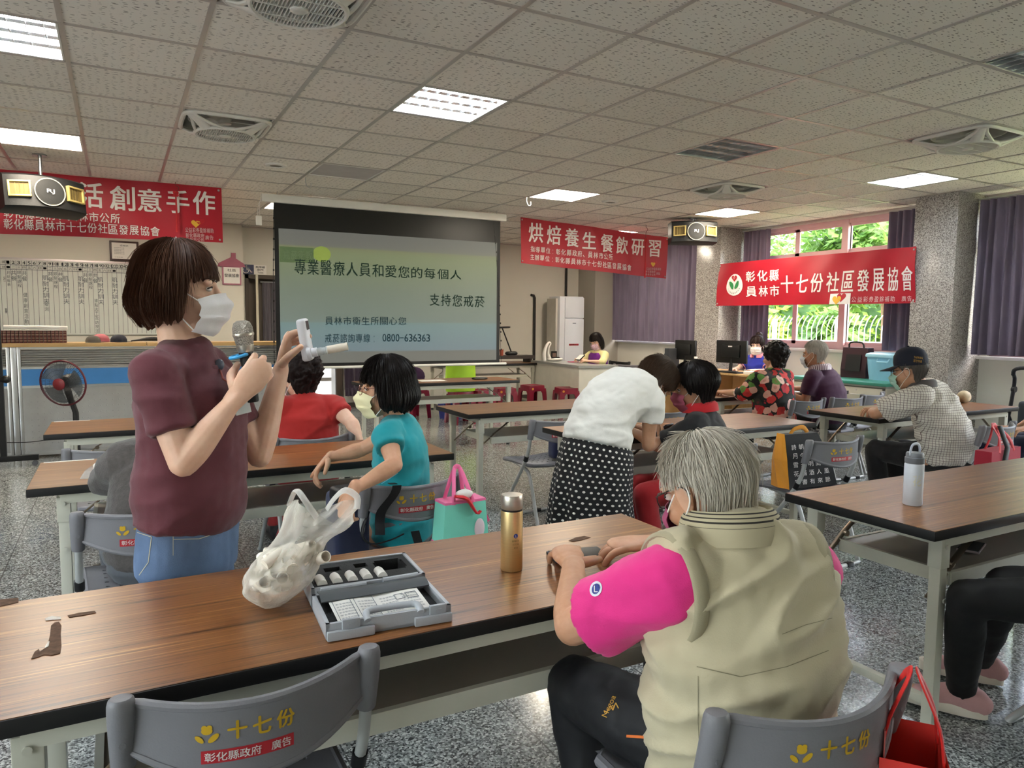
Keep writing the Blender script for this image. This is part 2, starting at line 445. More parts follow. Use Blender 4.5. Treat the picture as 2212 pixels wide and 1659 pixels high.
# whiteboard wall stands a little proud of the back wall
structure(MB().bx((XL, 11.3, 0), (1.63, 11.5, CZ)).build('wall_pilaster', M_WALL, smooth=False), 'off-white wall section carrying the whiteboard')
structure(MB().bx((7.62, 10.95, 0), (8.15, 11.5, CZ)).build('wall_corner', M_WALLD, smooth=False), 'boxed wall corner beside the air conditioner')
structure(MB().bx((7.605, 7.83, 0), (8.15, 8.32, CZ), .006).build('column', M_GRAN), 'speckled grey granite column behind the two monitors')
structure(MB().bx((7.605, 4.49, 0), (8.15, 4.95, CZ), .006).build('column', M_GRAN), 'speckled granite column behind the man in the navy cap')
b = MB().bx((1.63, 11.485, 0), (1.68, 11.5, .08)).bx((3.06, 11.485, 0), (7.62, 11.5, .08)).bx((8.135, 8.32, 0), (8.15, 10.95, .08)).bx((8.135, 4.95, 0), (8.15, 7.83, .08)).bx((8.135, YF, 0), (8.15, 4.49, .08))
structure(b.build('baseboard_back', M('dark_skirting', '#4a4440', .5), smooth=False))

# windows
M_FRAME = M('mauve_window_frame', '#dcbabc', .4, var=.04)
def mat_glass():
    n = N('window_glass'); tr = n.n('BsdfTransparent'); gl = n.n('BsdfGlossy'); gl.inputs['Roughness'].default_value = .02
    lw = n.n('LayerWeight'); lw.inputs[0].default_value = .12; mx = n.n('MixShader')
    n.l(n.math('MULTIPLY', lw.outputs['Fresnel'], .7), mx.inputs[0]); n.l(tr.outputs[0], mx.inputs[1]); n.l(gl.outputs[0], mx.inputs[2]); n.l(mx.outputs[0], n.o.inputs[0]); return n.m
M_GLASS = mat_glass()
def window(name, y0, y1, z0, z1, zt, nsash, mid):
    b = MB(); x = XR+.05; d = .07
    b.bx((x, y0, z0), (x+d, y1, z0+.06)).bx((x, y0, z1-.05), (x+d, y1, z1)).bx((x, y0, z0), (x+d, y0+.05, z1)).bx((x, y1-.05, z0), (x+d, y1, z1))
    b.bx((x, y0, zt-.05), (x+d, y1, zt+.05))
    for m in mid: b.bx((x-.01, m-.045, z0), (x+d+.01, m+.045, z1))
    f = structure(b.build(name, M_FRAME, smooth=False), 'pinkish metal framed window'); xs = [y0]+list(mid)+[y1]; gl = MB()
    sb = MB()
    for a, c in zip(xs[:-1], xs[1:]):
        for za, zb in ((z0+.06, zt-.05), (zt+.05, z1-.05)):
            for k in range(nsash):
                p, q = a+(c-a)*k/nsash, a+(c-a)*(k+1)/nsash; xo = x+.01+.025*(k % 2)
                sb.bx((xo, p, za), (xo+.022, p+.045, zb)).bx((xo, q-.045, za), (xo+.022, q, zb)).bx((xo, p, za), (xo+.022, q, za+.04)).bx((xo, p, zb-.035), (xo+.022, q, zb))
                gl.bx((xo+.009, p+.04, za+.035), (xo+.013, q-.04, zb-.03))
    sb.build('window_sash', M_FRAME, f, smooth=False); gl.build('pane', M_GLASS, f, smooth=False)
    structure(MB().bx((XR-.06, y0-.1, z0-.035), (XR+.06, y1+.1, z0), .004).build('window_sill', M_WHITE, f))
    return f
window('window_1', 5.0, 7.78, 1.08, 2.74, 2.28, 2, [6.25])
window('window_2', 1.5, 4.42, 1.08, 2.72, 2.28, 2, [2.96])
window('window_3', 8.36, 11.2, 1.08, 2.72, 2.28, 2, [9.78])
window('window_4', -2.3, 1.1, 1.08, 2.72, 2.28, 2, [-.6])

# doorways in the back wall
M_DOORF = M('dark_brown_door_frame', '#4a4036', .5)
b = MB()
for (xa, xb) in ((1.68, 2.45), (2.62, 3.06)):
    b.bx((xa, 11.46, 0), (xa+.05, 11.72, 2.07)).bx((xb-.05, 11.46, 0), (xb, 11.72, 2.07)).bx((xa, 11.46, 2.01), (xb, 11.72, 2.07))
structure(b.build('door_1', M_DOORF, smooth=False), 'dark brown metal door frames in the back wall')
structure(MB().bx((1.73, 11.64, 0), (2.40, 11.68, 2.01)).build('door_2', M('brown_door_leaf', '#5d5348', .5), smooth=False), 'dim brown door leaf behind the folding curtain')
b = MB().bx((3.02, 11.44, 0), (3.12, 11.5, 2.1)).bx((2.72, 12.2, .38), (2.78, 12.24, 1.4)).bx((2.72, 12.2, .38), (3.4, 12.24, .44)).bx((3.2, 12.2, .38), (3.26, 12.24, 1.4))
structure(b.build('trim_1', M_DOORF, smooth=False), 'dark brown frame of the doorway to outside')
structure(MB().bx((2.0, 13.9, 0), (5.5, 14.0, 2.6)).build('wall_outside', M('bright_outer_wall', '#e8e4d8', .8), smooth=False))

# ---------------------------------------------------------------- ceiling lamps
def emis(name, col, st):
    if name in _mats: return _mats[name]
    n = N(name); n.base(lin('#f4f4f0')); n.b.inputs['Emission Color'].default_value = lin(col); n.b.inputs['Emission Strength'].default_value = st; _mats[name] = n.m; return n.m
M_PANEL = emis('lit_panel', '#fff1da', LAMP); M_TUBE = emis('lit_tube', '#eef6ff', LAMP*1.8)
M_REFL = M('lamp_reflector', '#dfe3e6', .25, metal=.85, var=.01)
lamp_lab = {('L', 0, 0): 'lit louvred ceiling lamp at the top left edge, above the whiteboard side', ('L', 4, 0): 'lit louvred ceiling lamp nearest the middle of the room',
  ('L', 8, 0): 'unlit louvred ceiling lamp with dark mirrored cells beside the bare fan', ('L', 12, 0): 'lit bluish louvred ceiling lamp beside the granite column near the window',
  ('L', 8, -4): 'unlit louvred ceiling lamp cut by the right edge of the photo', ('L', 0, -4): 'lit louvred ceiling lamp above the front table at the left', ('L', 4, -4): 'lit louvred ceiling lamp above the man in the khaki vest',
  ('L', 12, -4): 'unlit louvred ceiling lamp close to the right hand windows',
  ('P', 0, 4): 'bright flat ceiling panel lamp above the left loudspeaker', ('P', 4, 4): 'switched-off flat ceiling panel before the projection screen', ('P', 8, 4): 'bright flat ceiling panel lamp above the red baking-class banner',
  ('P', 12, 4): 'bright flat ceiling panel lamp above the right loudspeaker', ('P', 0, 8): 'unseen ceiling panel lamp added behind the left red banner to brighten the back wall', ('P', 4, 8): 'unseen ceiling panel lamp added behind the projection screen case to brighten the back wall',
  ('P', 12, 8): 'small bright ceiling panel lamp showing just above the slanted banner'}
def housing(x0, y0, h=.09):
    b = MB(); x1, y1 = x0+.6, y0+.6; e = .014
    b.bx((x0+e, y0+e, CZ+h), (x1-e, y1-e, CZ+h+.01))
    for a, c in (((x0+e, y0+e), (x1-e, y0+e+.01)), ((x0+e, y1-e-.01), (x1-e, y1-e)), ((x0+e, y0+e), (x0+e+.01, y1-e)), ((x1-e-.01, y0+e), (x1-e, y1-e))):
        b.bx((a[0], a[1], CZ-.002), (c[0], c[1], CZ+h))
    return b
for (i, j), on in LOUVRE.items():
    x0, y0 = gx(i), gy(j)
    t = thing('louvred_lamp', lamp_lab[('L', i, j)], 'ceiling lamp', (x0+.3, y0+.3, CZ), 0, 'louvred ceiling lamps')
    off = Matrix.Translation((-x0-.3, -y0-.3, -CZ))
    def put(nm, bb, mt):
        bb.v = [tuple(off @ V(p)) for p in bb.v]; return bb.build(nm, mt, t)
    put('housing', housing(x0, y0), M_WHITE if on else M_REFL)
    for k in range(4):
        y = y0+.6*(k+.5)/4
        put('lamp_tube', MB().tube([(x0+.03, y, CZ+.055), (x0+.57, y, CZ+.055)], .013, 10), M_TUBE if on else M_WHITE)
    lv = MB()
    for k in range(1, 4):
        y = y0+.6*k/4; lv.tube([(x0+.02, y, CZ+.022), (x0+.58, y, CZ+.022)], .02, 4, flat=.5)
    for k in range(1, 8):
        x = x0+.6*k/8; lv.box((x, y0+.3, CZ+.022), (.004, .56, .036))
    put('louvre', lv, M_REFL)
for (i, j), on in PANEL.items():
    x0, y0 = gx(i), gy(j)
    t = thing('panel_lamp', lamp_lab[('P', i, j)], 'ceiling lamp', (x0+.3, y0+.3, CZ), 0, 'flat ceiling panel lamps')
    fr = MB()
    for a, c in (((-.29, -.29), (.29, -.275)), ((-.29, .275), (.29, .29)), ((-.29, -.29), (-.275, .29)), ((.275, -.29), (.29, .29))): fr.bx((a[0], a[1], -.006), (c[0], c[1], .015))
    fr.build('frame', M_WHITE, t); MB().bx((-.276, -.276, .0), (.276, .276, .012)).build('diffuser', M_PANEL if on else M('unlit_diffuser', '#b9b4b4', .6), t)

# ---------------------------------------------------------------- recessed ceiling fans
M_FANP = M('fan_plastic', '#d8d6cf', .32, var=.03)
def ceiling_fan(i, j, label):
    t = thing('ceiling_fan', label, 'ceiling fan', (gx(i)+.3, gy(j)+.3, CZ), 0, 'square ceiling fans')
    h = MB()
    for a, c in (((-.286, -.286), (.286, -.276)), ((-.286, .276), (.286, .286)), ((-.286, -.286), (-.276, .286)), ((.276, -.286), (.286, .286))): h.bx((a[0], a[1], 0), (c[0], c[1], .14))
    h.bx((-.286, -.286, .14), (.286, .286, .15)); h.build('housing', M_FANP, t)
    f = MB(); q = .278; c = []
    for k in range(32):
        a = 2*PI*k/32; e = 2/6; c.append((q*math.copysign(abs(math.cos(a))**e, math.cos(a)), q*math.copysign(abs(math.sin(a))**e, math.sin(a)), -.008))
    f.tube(c, .016, 8, closed=True)
    R = .195
    f.tube([(R*math.cos(2*PI*k/36), R*math.sin(2*PI*k/36), -.075) for k in range(36)], .013, 8, closed=True)
    for k in range(4):
        a = PI/4+k*PI/2; d = V((math.cos(a), math.sin(a), 0)); s_ = V((-d.y, d.x, 0))
        for sg in (-1, 1):
            f.tube([d*.355+s_*sg*.02+V((0, 0, -.01)), d*.29+s_*sg*.035+V((0, 0, -.035)), d*.225+s_*sg*.075+V((0, 0, -.062)), d*.165+s_*sg*.11+V((0, 0, -.075))], .013, 8, smooth=4, flat=.7)
        f.tube([d*.34+V((0, 0, -.018)), d*.27+V((0, 0, -.045)), d*.2+V((0, 0, -.072))], [.03, .034, .045], 10, smooth=3, flat=.3)
    f.build('frame', M_FANP, t)
    g = MB()
    for k in range(-12, 13):
        x = k*.0148; L = math.sqrt(max(0, .186**2-x*x))
        if L > .02: g.box((x, 0, -.079), (.004, 2*L, .01))
    for x in (-.1, 0, .1):
        L = math.sqrt(.19**2-x*x); g.box((0, x, -.082), (2*L, .005, .008))
    g.build('grille', M_FANP, t)
    MB().lathe([(.001, -.092), (.032, -.092), (.038, -.088), (.038, -.078)], seg=24).build('hub_cap', M_FANP, t)
    MB().lathe([(.21, .14), (.235, .08), (.24, .01), (.232, .01), (.227, .08), (.2, .13)], seg=36, cap=False).build('shroud', M_FANP, t)
    for k in range(3):
        a = 2*PI*k/3; m = Matrix.Rotation(a, 4, 'Z') @ Matrix.Translation((.12, 0, .03)) @ Matrix.Rotation(.5, 4, 'X')
        MB().box((0, 0, 0), (.17, .09, .006), bev=.003).v
        bb = MB(); bb.add(*(lambda z: (z.v, z.f))(MB().box((0, 0, 0), (.17, .09, .006), bev=.0028)), mtx=m); bb.build('fan_blade', M_FANP, t)
    MB().lathe([(.001, .0), (.045, .0), (.05, .02), (.05, .1), (.001, .1)], seg=20).build('motor', M_FANP, t)
ceiling_fan(2, -2, 'square white ceiling fan cut by the top edge of the photo')
ceiling_fan(2, 2, 'square white ceiling fan above the loudspeaker side at the left')
ceiling_fan(10, -2, 'square white ceiling fan nearest the right edge of the photo')
ceiling_fan(10, 2, 'square white ceiling fan beside the unlit louvred lamp')
for (x, y, lb) in ((1.283, 6.826, 'small round ceiling air vent left of the screen top'), (4.971, 6.878, 'small round reddish ceiling vent right of the panel lamp')):
    t = thing('ceiling_vent', lb, 'vent', (x, y, CZ))
    MB().lathe([(.095, 0), (.09, -.012), (.06, -.016), (.056, -.004)], seg=28, cap=False).build('rim', M_WHITE, t)
    g = MB()
    for k in range(-3, 4): g.box((0, k*.015, -.006), (2*math.sqrt(.056**2-(k*.015)**2), .006, .008))
    g.build('grille', M('vent_grey', '#8a7f78' if x < 2 else '#a2504a', .5), t)

# ---------------------------------------------------------------- outside the windows
M_GROUND = M('outside_ground', '#7d8656', .9, var=.2)
structure(MB().bx((8.4, -40, -.35), (110, 90, -.25)).build('ground', M_GROUND, smooth=False))
M_TILEW = None
def mat_tiles():
    n = N('small_white_tiles'); v = n.coord('Object', rot=(0, PI/2, 0))
    br = n.n('TexBrick'); br.offset = 0; br.inputs['Scale'].default_value = 1; br.inputs['Brick Width'].default_value = .1; br.inputs['Row Height'].default_value = .1; br.inputs['Mortar Size'].default_value = .008
    br.inputs['Color1'].default_value = lin('#cfc8c4'); br.inputs['Color2'].default_value = lin('#bdb4b0'); br.inputs['Mortar'].default_value = lin('#8a8380')
    tc = n.n('TexCoord'); sx = n.n('SeparateXYZ'); n.l(tc.outputs['Object'], sx.inputs[0]); cb = n.n('CombineXYZ')
    n.l(n.math('ADD', sx.outputs[1], sx.outputs[0]), cb.inputs[0]); n.l(sx.outputs[2], cb.inputs[1]); n.l(cb.outputs[0], br.inputs['Vector'])
    n.base(br.outputs['Color']); return n.m
structure(MB().bx((9.3, 5.45, -.3), (9.8, 6.12, 4.2)).build('pillar', mat_tiles(), smooth=False), 'pale tiled pillar outside the window')
def leaf_mat(name, c1, c2):
    n = N(name); v = n.coord('Object'); f = n.noise(v, 4, 4)
    n.base(n.ramp(f, [(.3, c1), (.7, c2)])); n.set(Roughness=.6)
    n.b.inputs['Transmission Weight'].default_value = 0
    tl = n.n('BsdfTranslucent'); tl.inputs[0].default_value = lin(c2); mx = n.n('MixShader'); mx.inputs[0].default_value = .45
    n.l(n.b.outputs[0], mx.inputs[1]); n.l(tl.outputs[0], mx.inputs[2]); n.l(mx.outputs[0], n.o.inputs[0]); return n.m
LEAF = [leaf_mat('yellow_green_leaves', '#65832a', '#93a844'), leaf_mat('green_leaves', '#466b28', '#789a44'), leaf_mat('deep_green_leaves', '#35592a', '#5f8444')]
M_BARK = M('bark', '#7a5f4c', .9, var=.3, bump=.5)
def tree(name, label, x, y, h, blobs, lm, nleaf, trunk=True, base=-.28):
    t = thing(name, label, 'tree' if trunk else 'shrub', (x, y, base), 0, 'greenery outside the windows')
    rnd = random.Random(int(x*100+y*10)); f = MB(); br = MB()
    if trunk:
        br.tube([(0, 0, 0), (.05, .03, h*.3), (-.05, .1, h*.5), (0, .1, h*.75)], [.11, .09, .07, .03], 8, smooth=3)
    for (bx, by, bz, r) in blobs:
        if trunk: br.tube([(0, .05, h*.4), (bx*.5, by*.5, h*.4+(bz-h*.4)*.6), (bx, by, bz)], [.05, .035, .012], 6, smooth=2)
        for _ in range(nleaf):
            d = V((rnd.gauss(0, 1), rnd.gauss(0, 1), rnd.gauss(0, .8))); d = d.normalized()*r*(rnd.random()**.45)
            c = V((bx, by, bz))+d; s_ = rnd.uniform(.08, .16)
            a = V((rnd.gauss(0, 1), rnd.gauss(0, 1), rnd.gauss(0, .6))).normalized(); bb = a.orthogonal().normalized()
            n_ = a.cross(bb)
            f.add([c-a*s_, c+bb*s_*.5+n_*s_*.12, c+a*s_, c-bb*s_*.5+n_*s_*.12], [(0, 1, 2, 3)])
    if trunk: br.build('trunk', M_BARK, t)
    f.build('foliage', LEAF[lm], t, smooth=False, fix=False)
def crown(r, h): return [(0, 0, h, r*.72), (0, -r*.42, h-.5, r*.55), (0, r*.42, h-.3, r*.55), (r*.2, 0, h+.9, r*.6), (-r*.2, .1, h-1.2, r*.5)]
tree('broadleaf_tree', 'leafy tree with a branching trunk seen through the middle of the window', 13.2, 9.9, 4.6, crown(1.3, 3.6), 1, 520)
tree('broadleaf_tree', 'yellow-green tree seen through the right half of the window', 13.4, 7.1, 4.4, crown(1.3, 3.4), 0, 520)
tree('broadleaf_tree', 'green tree outside the window at the right edge', 13.3, 4.2, 4.6, crown(1.3, 3.5), 2, 520)
tree('broadleaf_tree', 'distant leafy tree at the left of the window', 17.6, 16.6, 5.2, crown(1.9, 3.8), 1, 560)
tree('broadleaf_tree', 'far tall tree closing the view between the window mullions', 18.0, 12.4, 6.0, crown(1.9, 4.2), 2, 560)
tree('broadleaf_tree', 'far yellow-green tree behind the tiled pillar', 18.0, 8.2, 5.6, crown(1.9, 4.0), 0, 560)
for k, (x, y, lm) in enumerate(((11.3, 7.15, 0), (11.3, 8.85, 1), (11.3, 10.55, 0), (11.3, 12.25, 1), (11.3, 5.45, 1), (11.3, 3.75, 2))):
    tree('garden_shrub', ['bright yellow-green shrub behind the fence beside the tiled pillar', 'green shrub behind the fence below the tree trunk', 'yellow-green shrub behind the fence left of the tree trunk', 'green shrub behind the fence at the left window edge', 'green shrub behind the tiled pillar', 'deep green shrub low in the right edge window'][k], x, y, 1.5, [(0, 0, .8, .55), (.05, .3, 1.1, .45), (0, -.3, 1.2, .45), (.1, 0, 1.6, .45)], lm, 520, False)
t = thing('hedge', 'tall clipped green hedge far behind the garden trees', 'hedge', (22.5, 14, -.25)); rnd = random.Random(4); hb = MB()
for k in range(7000):
    c = V((rnd.uniform(-.5, .5), rnd.uniform(-13, 13), rnd.uniform(0, 2.9))); a = V((rnd.gauss(0, 1), rnd.gauss(0, 1), rnd.gauss(0, .8))).normalized(); q_ = a.orthogonal().normalized(); s_ = rnd.uniform(.14, .26)
    hb.add([c-a*s_, c+q_*s_*.55, c+a*s_, c-q_*s_*.55], [(0, 1, 2, 3)])
hb.build('foliage', LEAF[0], t, smooth=False, fix=False); MB().box((0, 0, 1.3), (.7, 26, 2.5)).build('inner_growth', LEAF[2], t, smooth=False)
f = thing('garden_fence', 'white metal fence with bent tops outside the window', 'fence', (10.4, 8.0, -.25)); M_FENCE = M('white_fence_paint', '#c6cac4', .5)
for k in range(-3, 4):
    MB().bx((-.03, k*1.3-.03, 0), (.03, k*1.3+.03, 1.75)).build('post', M_FENCE, f)
MB().bx((-.015, -4.2, .5), (.015, 4.2, .54)).bx((-.015, -4.2, 1.35), (.015, 4.2, 1.39)).build('rail', M_FENCE, f)
bb = MB()
for k in range(-42, 43):
    bb.tube([(0, k*.1, .3), (0, k*.1, 1.6), (.06, k*.1, 1.72), (.14, k*.1, 1.8)], .008, 5)
o = bb.build('pickets', M_FENCE, f); o['kind'] = 'stuff'
# ================================================================ folding tables and chairs
M_TT = mat_wood('teak_laminate', '#3a210c', '#80512a', '#bb8a4e', 1.0, .34)
M_TT2 = M_TT
M_TEDGE = M('black_table_edge', '#0f0e0e', .45)
M_STEEL = M('beige_painted_steel', '#c9c8b8', .42, var=.03)
M_SHELF = M('grey_brown_shelf', '#8d8577', .35, var=.06, vscale=3)
M_ZINC = M('zinc_brace', '#9c8d7c', .28, metal=.85, var=.1)
def make_table(label, x0, y0, L=1.8, D=.6, H=.74, legs_in=.12, shelf=True):
    t = thing('folding_table', label, 'table', (x0+L/2, y0+D/2, 0), 0, 'folding tables in rows')
    a, d = L/2, D/2
    MB().bx((-a+.003, -d+.003, H-.001), (a-.003, d-.003, H)).build('tabletop', M_TT, t, smooth=False)
    MB().bx((-a, -d, H-.034), (a, d, H-.001), .004).build('edge_band', M_TEDGE, t)
    for sx in (-1, 1):
        x = sx*(a-legs_in)
        for sy in (-1, 1):
            y = sy*(d-.055)
            l = MB().box((x, y, (H-.06)/2+.012), (.04, .04, H-.085), bev=.004); l.box((x, y, H-.1), (.048, .048, .1), bev=.003)
            for zz in (H-.075, H-.26): l.cyl((x, y-sy*0-.026 if sy < 0 else y+.022, zz), .008, .004, 10, mtx=Matrix.Rotation(PI/2, 4, 'X'))
            lg = l.build('leg', M_STEEL, t)
            MB().cyl((x, y, 0), .02, .016, 14).build('foot_cap', M_BLACK, lg)
            z0_, x1_ = .47, x-sx*.30
            MB().tube([(x-sx*.0, y-sy*.03, z0_), (x-sx*.13, y-sy*.03, z0_+.105), (x1_, y-sy*.03, H-.05)], .013, 6, flat=.35).cyl((x-sx*.13, y-sy*.035, z0_+.1), .012, .012, 10, mtx=Matrix.Rotation(PI/2, 4, 'X')).build('brace', M_ZINC, t)
        MB().box((x, 0, .115), (.03, D-.13, .03), bev=.003).build('foot_rail', M_STEEL, t)
        MB().box((x, 0, H-.055), (.035, D-.1, .035), bev=.003).build('cross_rail', M_STEEL, t)
    for sy in (-1, 1):
        MB().box((0, sy*(d-.045), H-.055), (L-.22, .03, .042), bev=.003).build('side_rail', M_STEEL, t)
    if shelf:
        MB().bx((-a+.22, -d+.07, .535), (a-.22, d-.1, .55)).build('shelf', M_SHELF, t, smooth=False)
        s = MB()
        for sy, yy in ((-1, -d+.07), (1, d-.1)): s.bx((-a+.215, yy-.008, .505), (a-.215, yy+.008, .552))
        for sx in (-1, 1): s.bx((sx*(a-.22)-.008, -d+.07, .505), (sx*(a-.22)+.008, d-.1, .552))
        s.build('shelf_lip', M_STEEL, t)
    return t
T1 = make_table('wood-grain folding table in the foreground carrying the open case and gold flask', -.28, 1.40)
T2 = make_table('wood-grain folding table at the right carrying a white bottle', 2.285, 1.36)
T3 = make_table('folding table directly behind the standing presenter, before the woman in teal', -.335, 3.31)
T4 = make_table('folding table where the polka dot skirt woman leans over', 2.335, 3.31)
T5 = make_table('folding table before the woman in the red shirt', -.395, 4.84)
T6 = make_table('folding table where the man in the navy cap rests his arms', 4.70, 3.24)
T7 = make_table('empty folding table behind the polka dot skirt woman', 2.17, 4.66)
T8 = make_table('folding table before the woman in the floral blouse', 4.66, 4.80)
T9 = make_table('narrow folding table standing directly below the projection screen', 2.22, 7.24, 1.8, .55)
T10 = make_table('folding table against the back wall carrying the desk lamp and painted box', 4.25, 10.2, 1.8, .6)
for o, (dx, dy, w, d) in ((T1, (0, 0, 0, 0)),): pass

M_CHG = M('grey_chair_plastic', '#77767a', .5, var=.04, bump=.12, bscale=260)
M_CHT = M('pale_grey_chair_tube', '#b7b9b6', .35, metal=.25)
M_GOLD = M('yellow_print', '#c9a21f', .5, var=.12); M_REDS = M('red_sticker', '#b3262f', .45); M_WPRINT = M('white_print', '#f0ece6', .55)
CH_H, CH_W = .76, .205
def back_pt(u, z, off=0.0):
    "point on the bowed back rest; u in -1..1 across, z height, off outwards to the rear"
    return V((u*CH_W, -.19-.078*(1-u*u)-.03*(z-.62)-off, z))
def make_chair(label, loc, rz, print_=2, group='grey folding chairs', dark=False):
    t = thing('folding_chair', label, 'chair', loc, rz, group)
    mp, mt = (M_CHG, M_CHT)
    # back rest
    def zt(u): return .732+.012*u*u
    def zb(u): return .600+.055*u*u
    br = MB()
    br.sheet(lambda p, q: back_pt(2*p-1, zb(2*p-1)+(zt(2*p-1)-zb(2*p-1))*q), 24, 8, .012)
    rim = [back_pt(-1+2*k/20, zt(-1+2*k/20), -.006) for k in range(21)]+[back_pt(1-2*k/20, zb(1-2*k/20), -.006) for k in range(21)]
    br.tube(rim, .009, 8, closed=True); br.uv = None
    bo = br.build('backrest', mp, t)
    for s in (-1, 1):
        p = back_pt(s, .7); x = s*(CH_W+.012)
        MB().tube([(x, -.168, .622), (x, -.185, .69), (x, -.195, .745), (x, -.196, .757)], [.0205, .0225, .0225, .017], 16, smooth=3).cyl((x, -.201, .675), .006, .004, 10, mtx=Matrix.Rotation(PI/2, 4, 'X')).build('post_sleeve', mp, t)
    # tube frame: front legs run up into the post sleeves, rear legs cross behind; each pair is one bent tube
    xr = CH_W+.012
    MB().tube([(-xr, -.17, .62), (-xr, -.14, .52), (-xr, -.05, .38), (-xr, .2, .05), (-xr+.03, .225, .013), (xr-.03, .225, .013), (xr, .2, .05), (xr, -.05, .38), (xr, -.14, .52), (xr, -.17, .62)], .0125, 10, smooth=4).build('front_leg_frame', mt, t)
    xq = xr-.03
    MB().tube([(-xq, .1, .425), (-xq, -.06, .40), (-xq, -.13, .33), (-xq, -.23, .05), (-xq+.03, -.245, .013), (xq-.03, -.245, .013), (xq, -.23, .05), (xq, -.13, .33), (xq, -.06, .40), (xq, .1, .425)], .0125, 10, smooth=4).build('rear_leg_frame', mt, t)
    for s in (-1, 1):
        MB().tube([(s*xr, -.128, .5), (s*xr, -.112, .465)], .0165, 12).build('joint_cap', M_BLACK, t)
        MB().box((s*.1, .228, .012), (.05, .03, .024), bev=.004).box((s*.1, -.247, .012), (.05, .03, .024), bev=.004).build('foot_pad', M_BLACK, t)
    # seat with punched holes
    st = MB(); nx, ny = 9, 7; w, d = .385, .37; y0 = -.13
    cw, cd, r = w/nx, d/ny, .0075
    def ztop(x, y): return .445-.012*(1-(x/(w/2))**2)-.01*max(0, (y-.1)/.14)
    for i in range(nx):
        for j in range(ny):
            x0, yy = -w/2+i*cw, y0+j*cd; c = (x0+cw/2, yy+cd/2)
            edge = i in (0, nx-1) or j in (0, ny-1)
            sq = []; rr = cw/2
            for k in range(8):
                a = PI/4*k+PI/8; dx, dy = math.cos(a), math.sin(a); m_ = max(abs(dx), abs(dy)); sq.append((c[0]+dx/m_*cw/2, c[1]+dy/m_*cd/2))
            sq = []
            for k in range(8):
                q = [(1, 0), (1, 1), (0, 1), (-1, 1), (-1, 0), (-1, -1), (0, -1), (1, -1)][k]; sq.append((c[0]+q[0]*cw/2, c[1]+q[1]*cd/2))
            ci = [(c[0]+r*math.cos(PI/4*k), c[1]+r*math.sin(PI/4*k)) for k in range(8)]
            vs = [(x, y, ztop(x, y)) for x, y in sq]+[(x, y, ztop(x, y)) for x, y in ci]+[(x, y, ztop(x, y)-.016) for x, y in ci]
            fs = []
            if edge: fs.append(tuple(range(8)))
            else:
                for k in range(8): fs += [(k, (k+1) % 8, 8+(k+1) % 8, 8+k), (8+k, 8+(k+1) % 8, 16+(k+1) % 8, 16+k)]
            st.add(vs, fs)
    rimp = [(-w/2, y0), (w/2, y0), (w/2, y0+d), (-w/2, y0+d)]
    pts = []
    for k in range(4):
        a, c = V(rimp[k]), V(rimp[(k+1) % 4])
        for q in (.06, .35, .65, .94): p = a+(c-a)*q; pts.append((p.x, p.y, ztop(p.x, p.y)-.012))
    st.tube(pts, .014, 8, closed=True)
    st.build('seat', mp, t)
    # print on the rear of the back rest
    def prj(x, y): return back_pt((x-.022)/CH_W, y, .0015)
    if print_:
        gl = MB()
        for (cx, cz, rx, rz_, an) in ((-.079, .673, .0105, .008, .0), (-.093, .656, .005, .0105, .75), (-.067, .657, .013, .006, .75), (-.0835, .6795, .0055, .006, .3), (-.0745, .6795, .0055, .006, -.3)):
            vs = []
            for k in range(14):
                a = 2*PI*k/14; ux, uz = rx*math.cos(a), rz_*math.sin(a); vs.append(prj((cx+ux*math.cos(an)-uz*math.sin(an))*.85, .69+(cz+ux*math.sin(an)+uz*math.cos(an)-.668)*.85))
            gl.add(vs, [tuple(range(14))])
        for body, xa in (('十', -.04), ('七', .008), ('份', .056)):
            vs, fs = text_fit(body, xa, xa+.036, .65, .688)
            for ex, ey in ((-.0012, 0), (.0012, .0006), (0, -.001), (0, .001)): gl.add([prj((x+ex)*.85, .69+(y+ey-.668)*.85) for x, y, _ in vs], fs)
        gl.build('printed_emblem', M_GOLD, t, smooth=False, fix=False)
    if print_ > 1:
        sk = MB(); sk.sheet(lambda p, q: prj(-.077+.154*p, .634+.024*q)-V((0, -.0008, 0)), 12, 1); sk.uv = None
        s_ = sk.build('sticker', M_REDS, t)
        letter('lettering', [('彰化縣政府', -.072, .02, .638, .655, .02), ('廣告', .037, .072, .638, .655, .02)], M_WPRINT, s_, lambda x, y: back_pt((x-.022)/CH_W, y, .0025))
    return t
C1 = make_chair('grey folding chair in the foreground tucked under the front table', (.2, 1.555, 0), 0, 2)
def chair(label, px, py, rz): return dup(C1, label, (px, py, 0), rz)
def chair_back(label, bx, by, rz):
    "place a chair by the middle of its post tops"
    p = V((bx, by, 0))-Matrix.Rotation(rz, 3, 'Z') @ V((0, -.196, 0)); return dup(C1, label, (p.x, p.y, 0), rz)
R_ = math.radians
C1.location = (.2, 1.357+.196, 0)
C2 = make_chair('grey folding chair the man in the khaki vest sits on', (1.07, 1.02, 0), R_(-5), 1)
p = V((1.071, .834, 0))-Matrix.Rotation(R_(-5), 3, 'Z') @ V((0, -.196, 0)); C2.location = p
C3 = chair_back('grey folding chair the woman in teal sits on, with bags hung from it', 1.053, 2.78, R_(6))
C4 = chair_back('grey folding chair right behind the presenter, at the person in dark grey', .075, 2.79, R_(4))
C5 = chair_back('grey folding chair the woman in the red shirt sits on', .955, 4.11, R_(3))
C6 = chair_back('grey folding chair with a perforated seat, left of the polka dot skirt', 2.61, 4.14, R_(2))
C7 = chair_back('grey folding chair of the woman in black, half hidden by grey hair', 2.79, 2.80, R_(0))
C8 = chair_back('grey folding chair draped with the orange and black tote bag', 3.596, 2.742, R_(0))
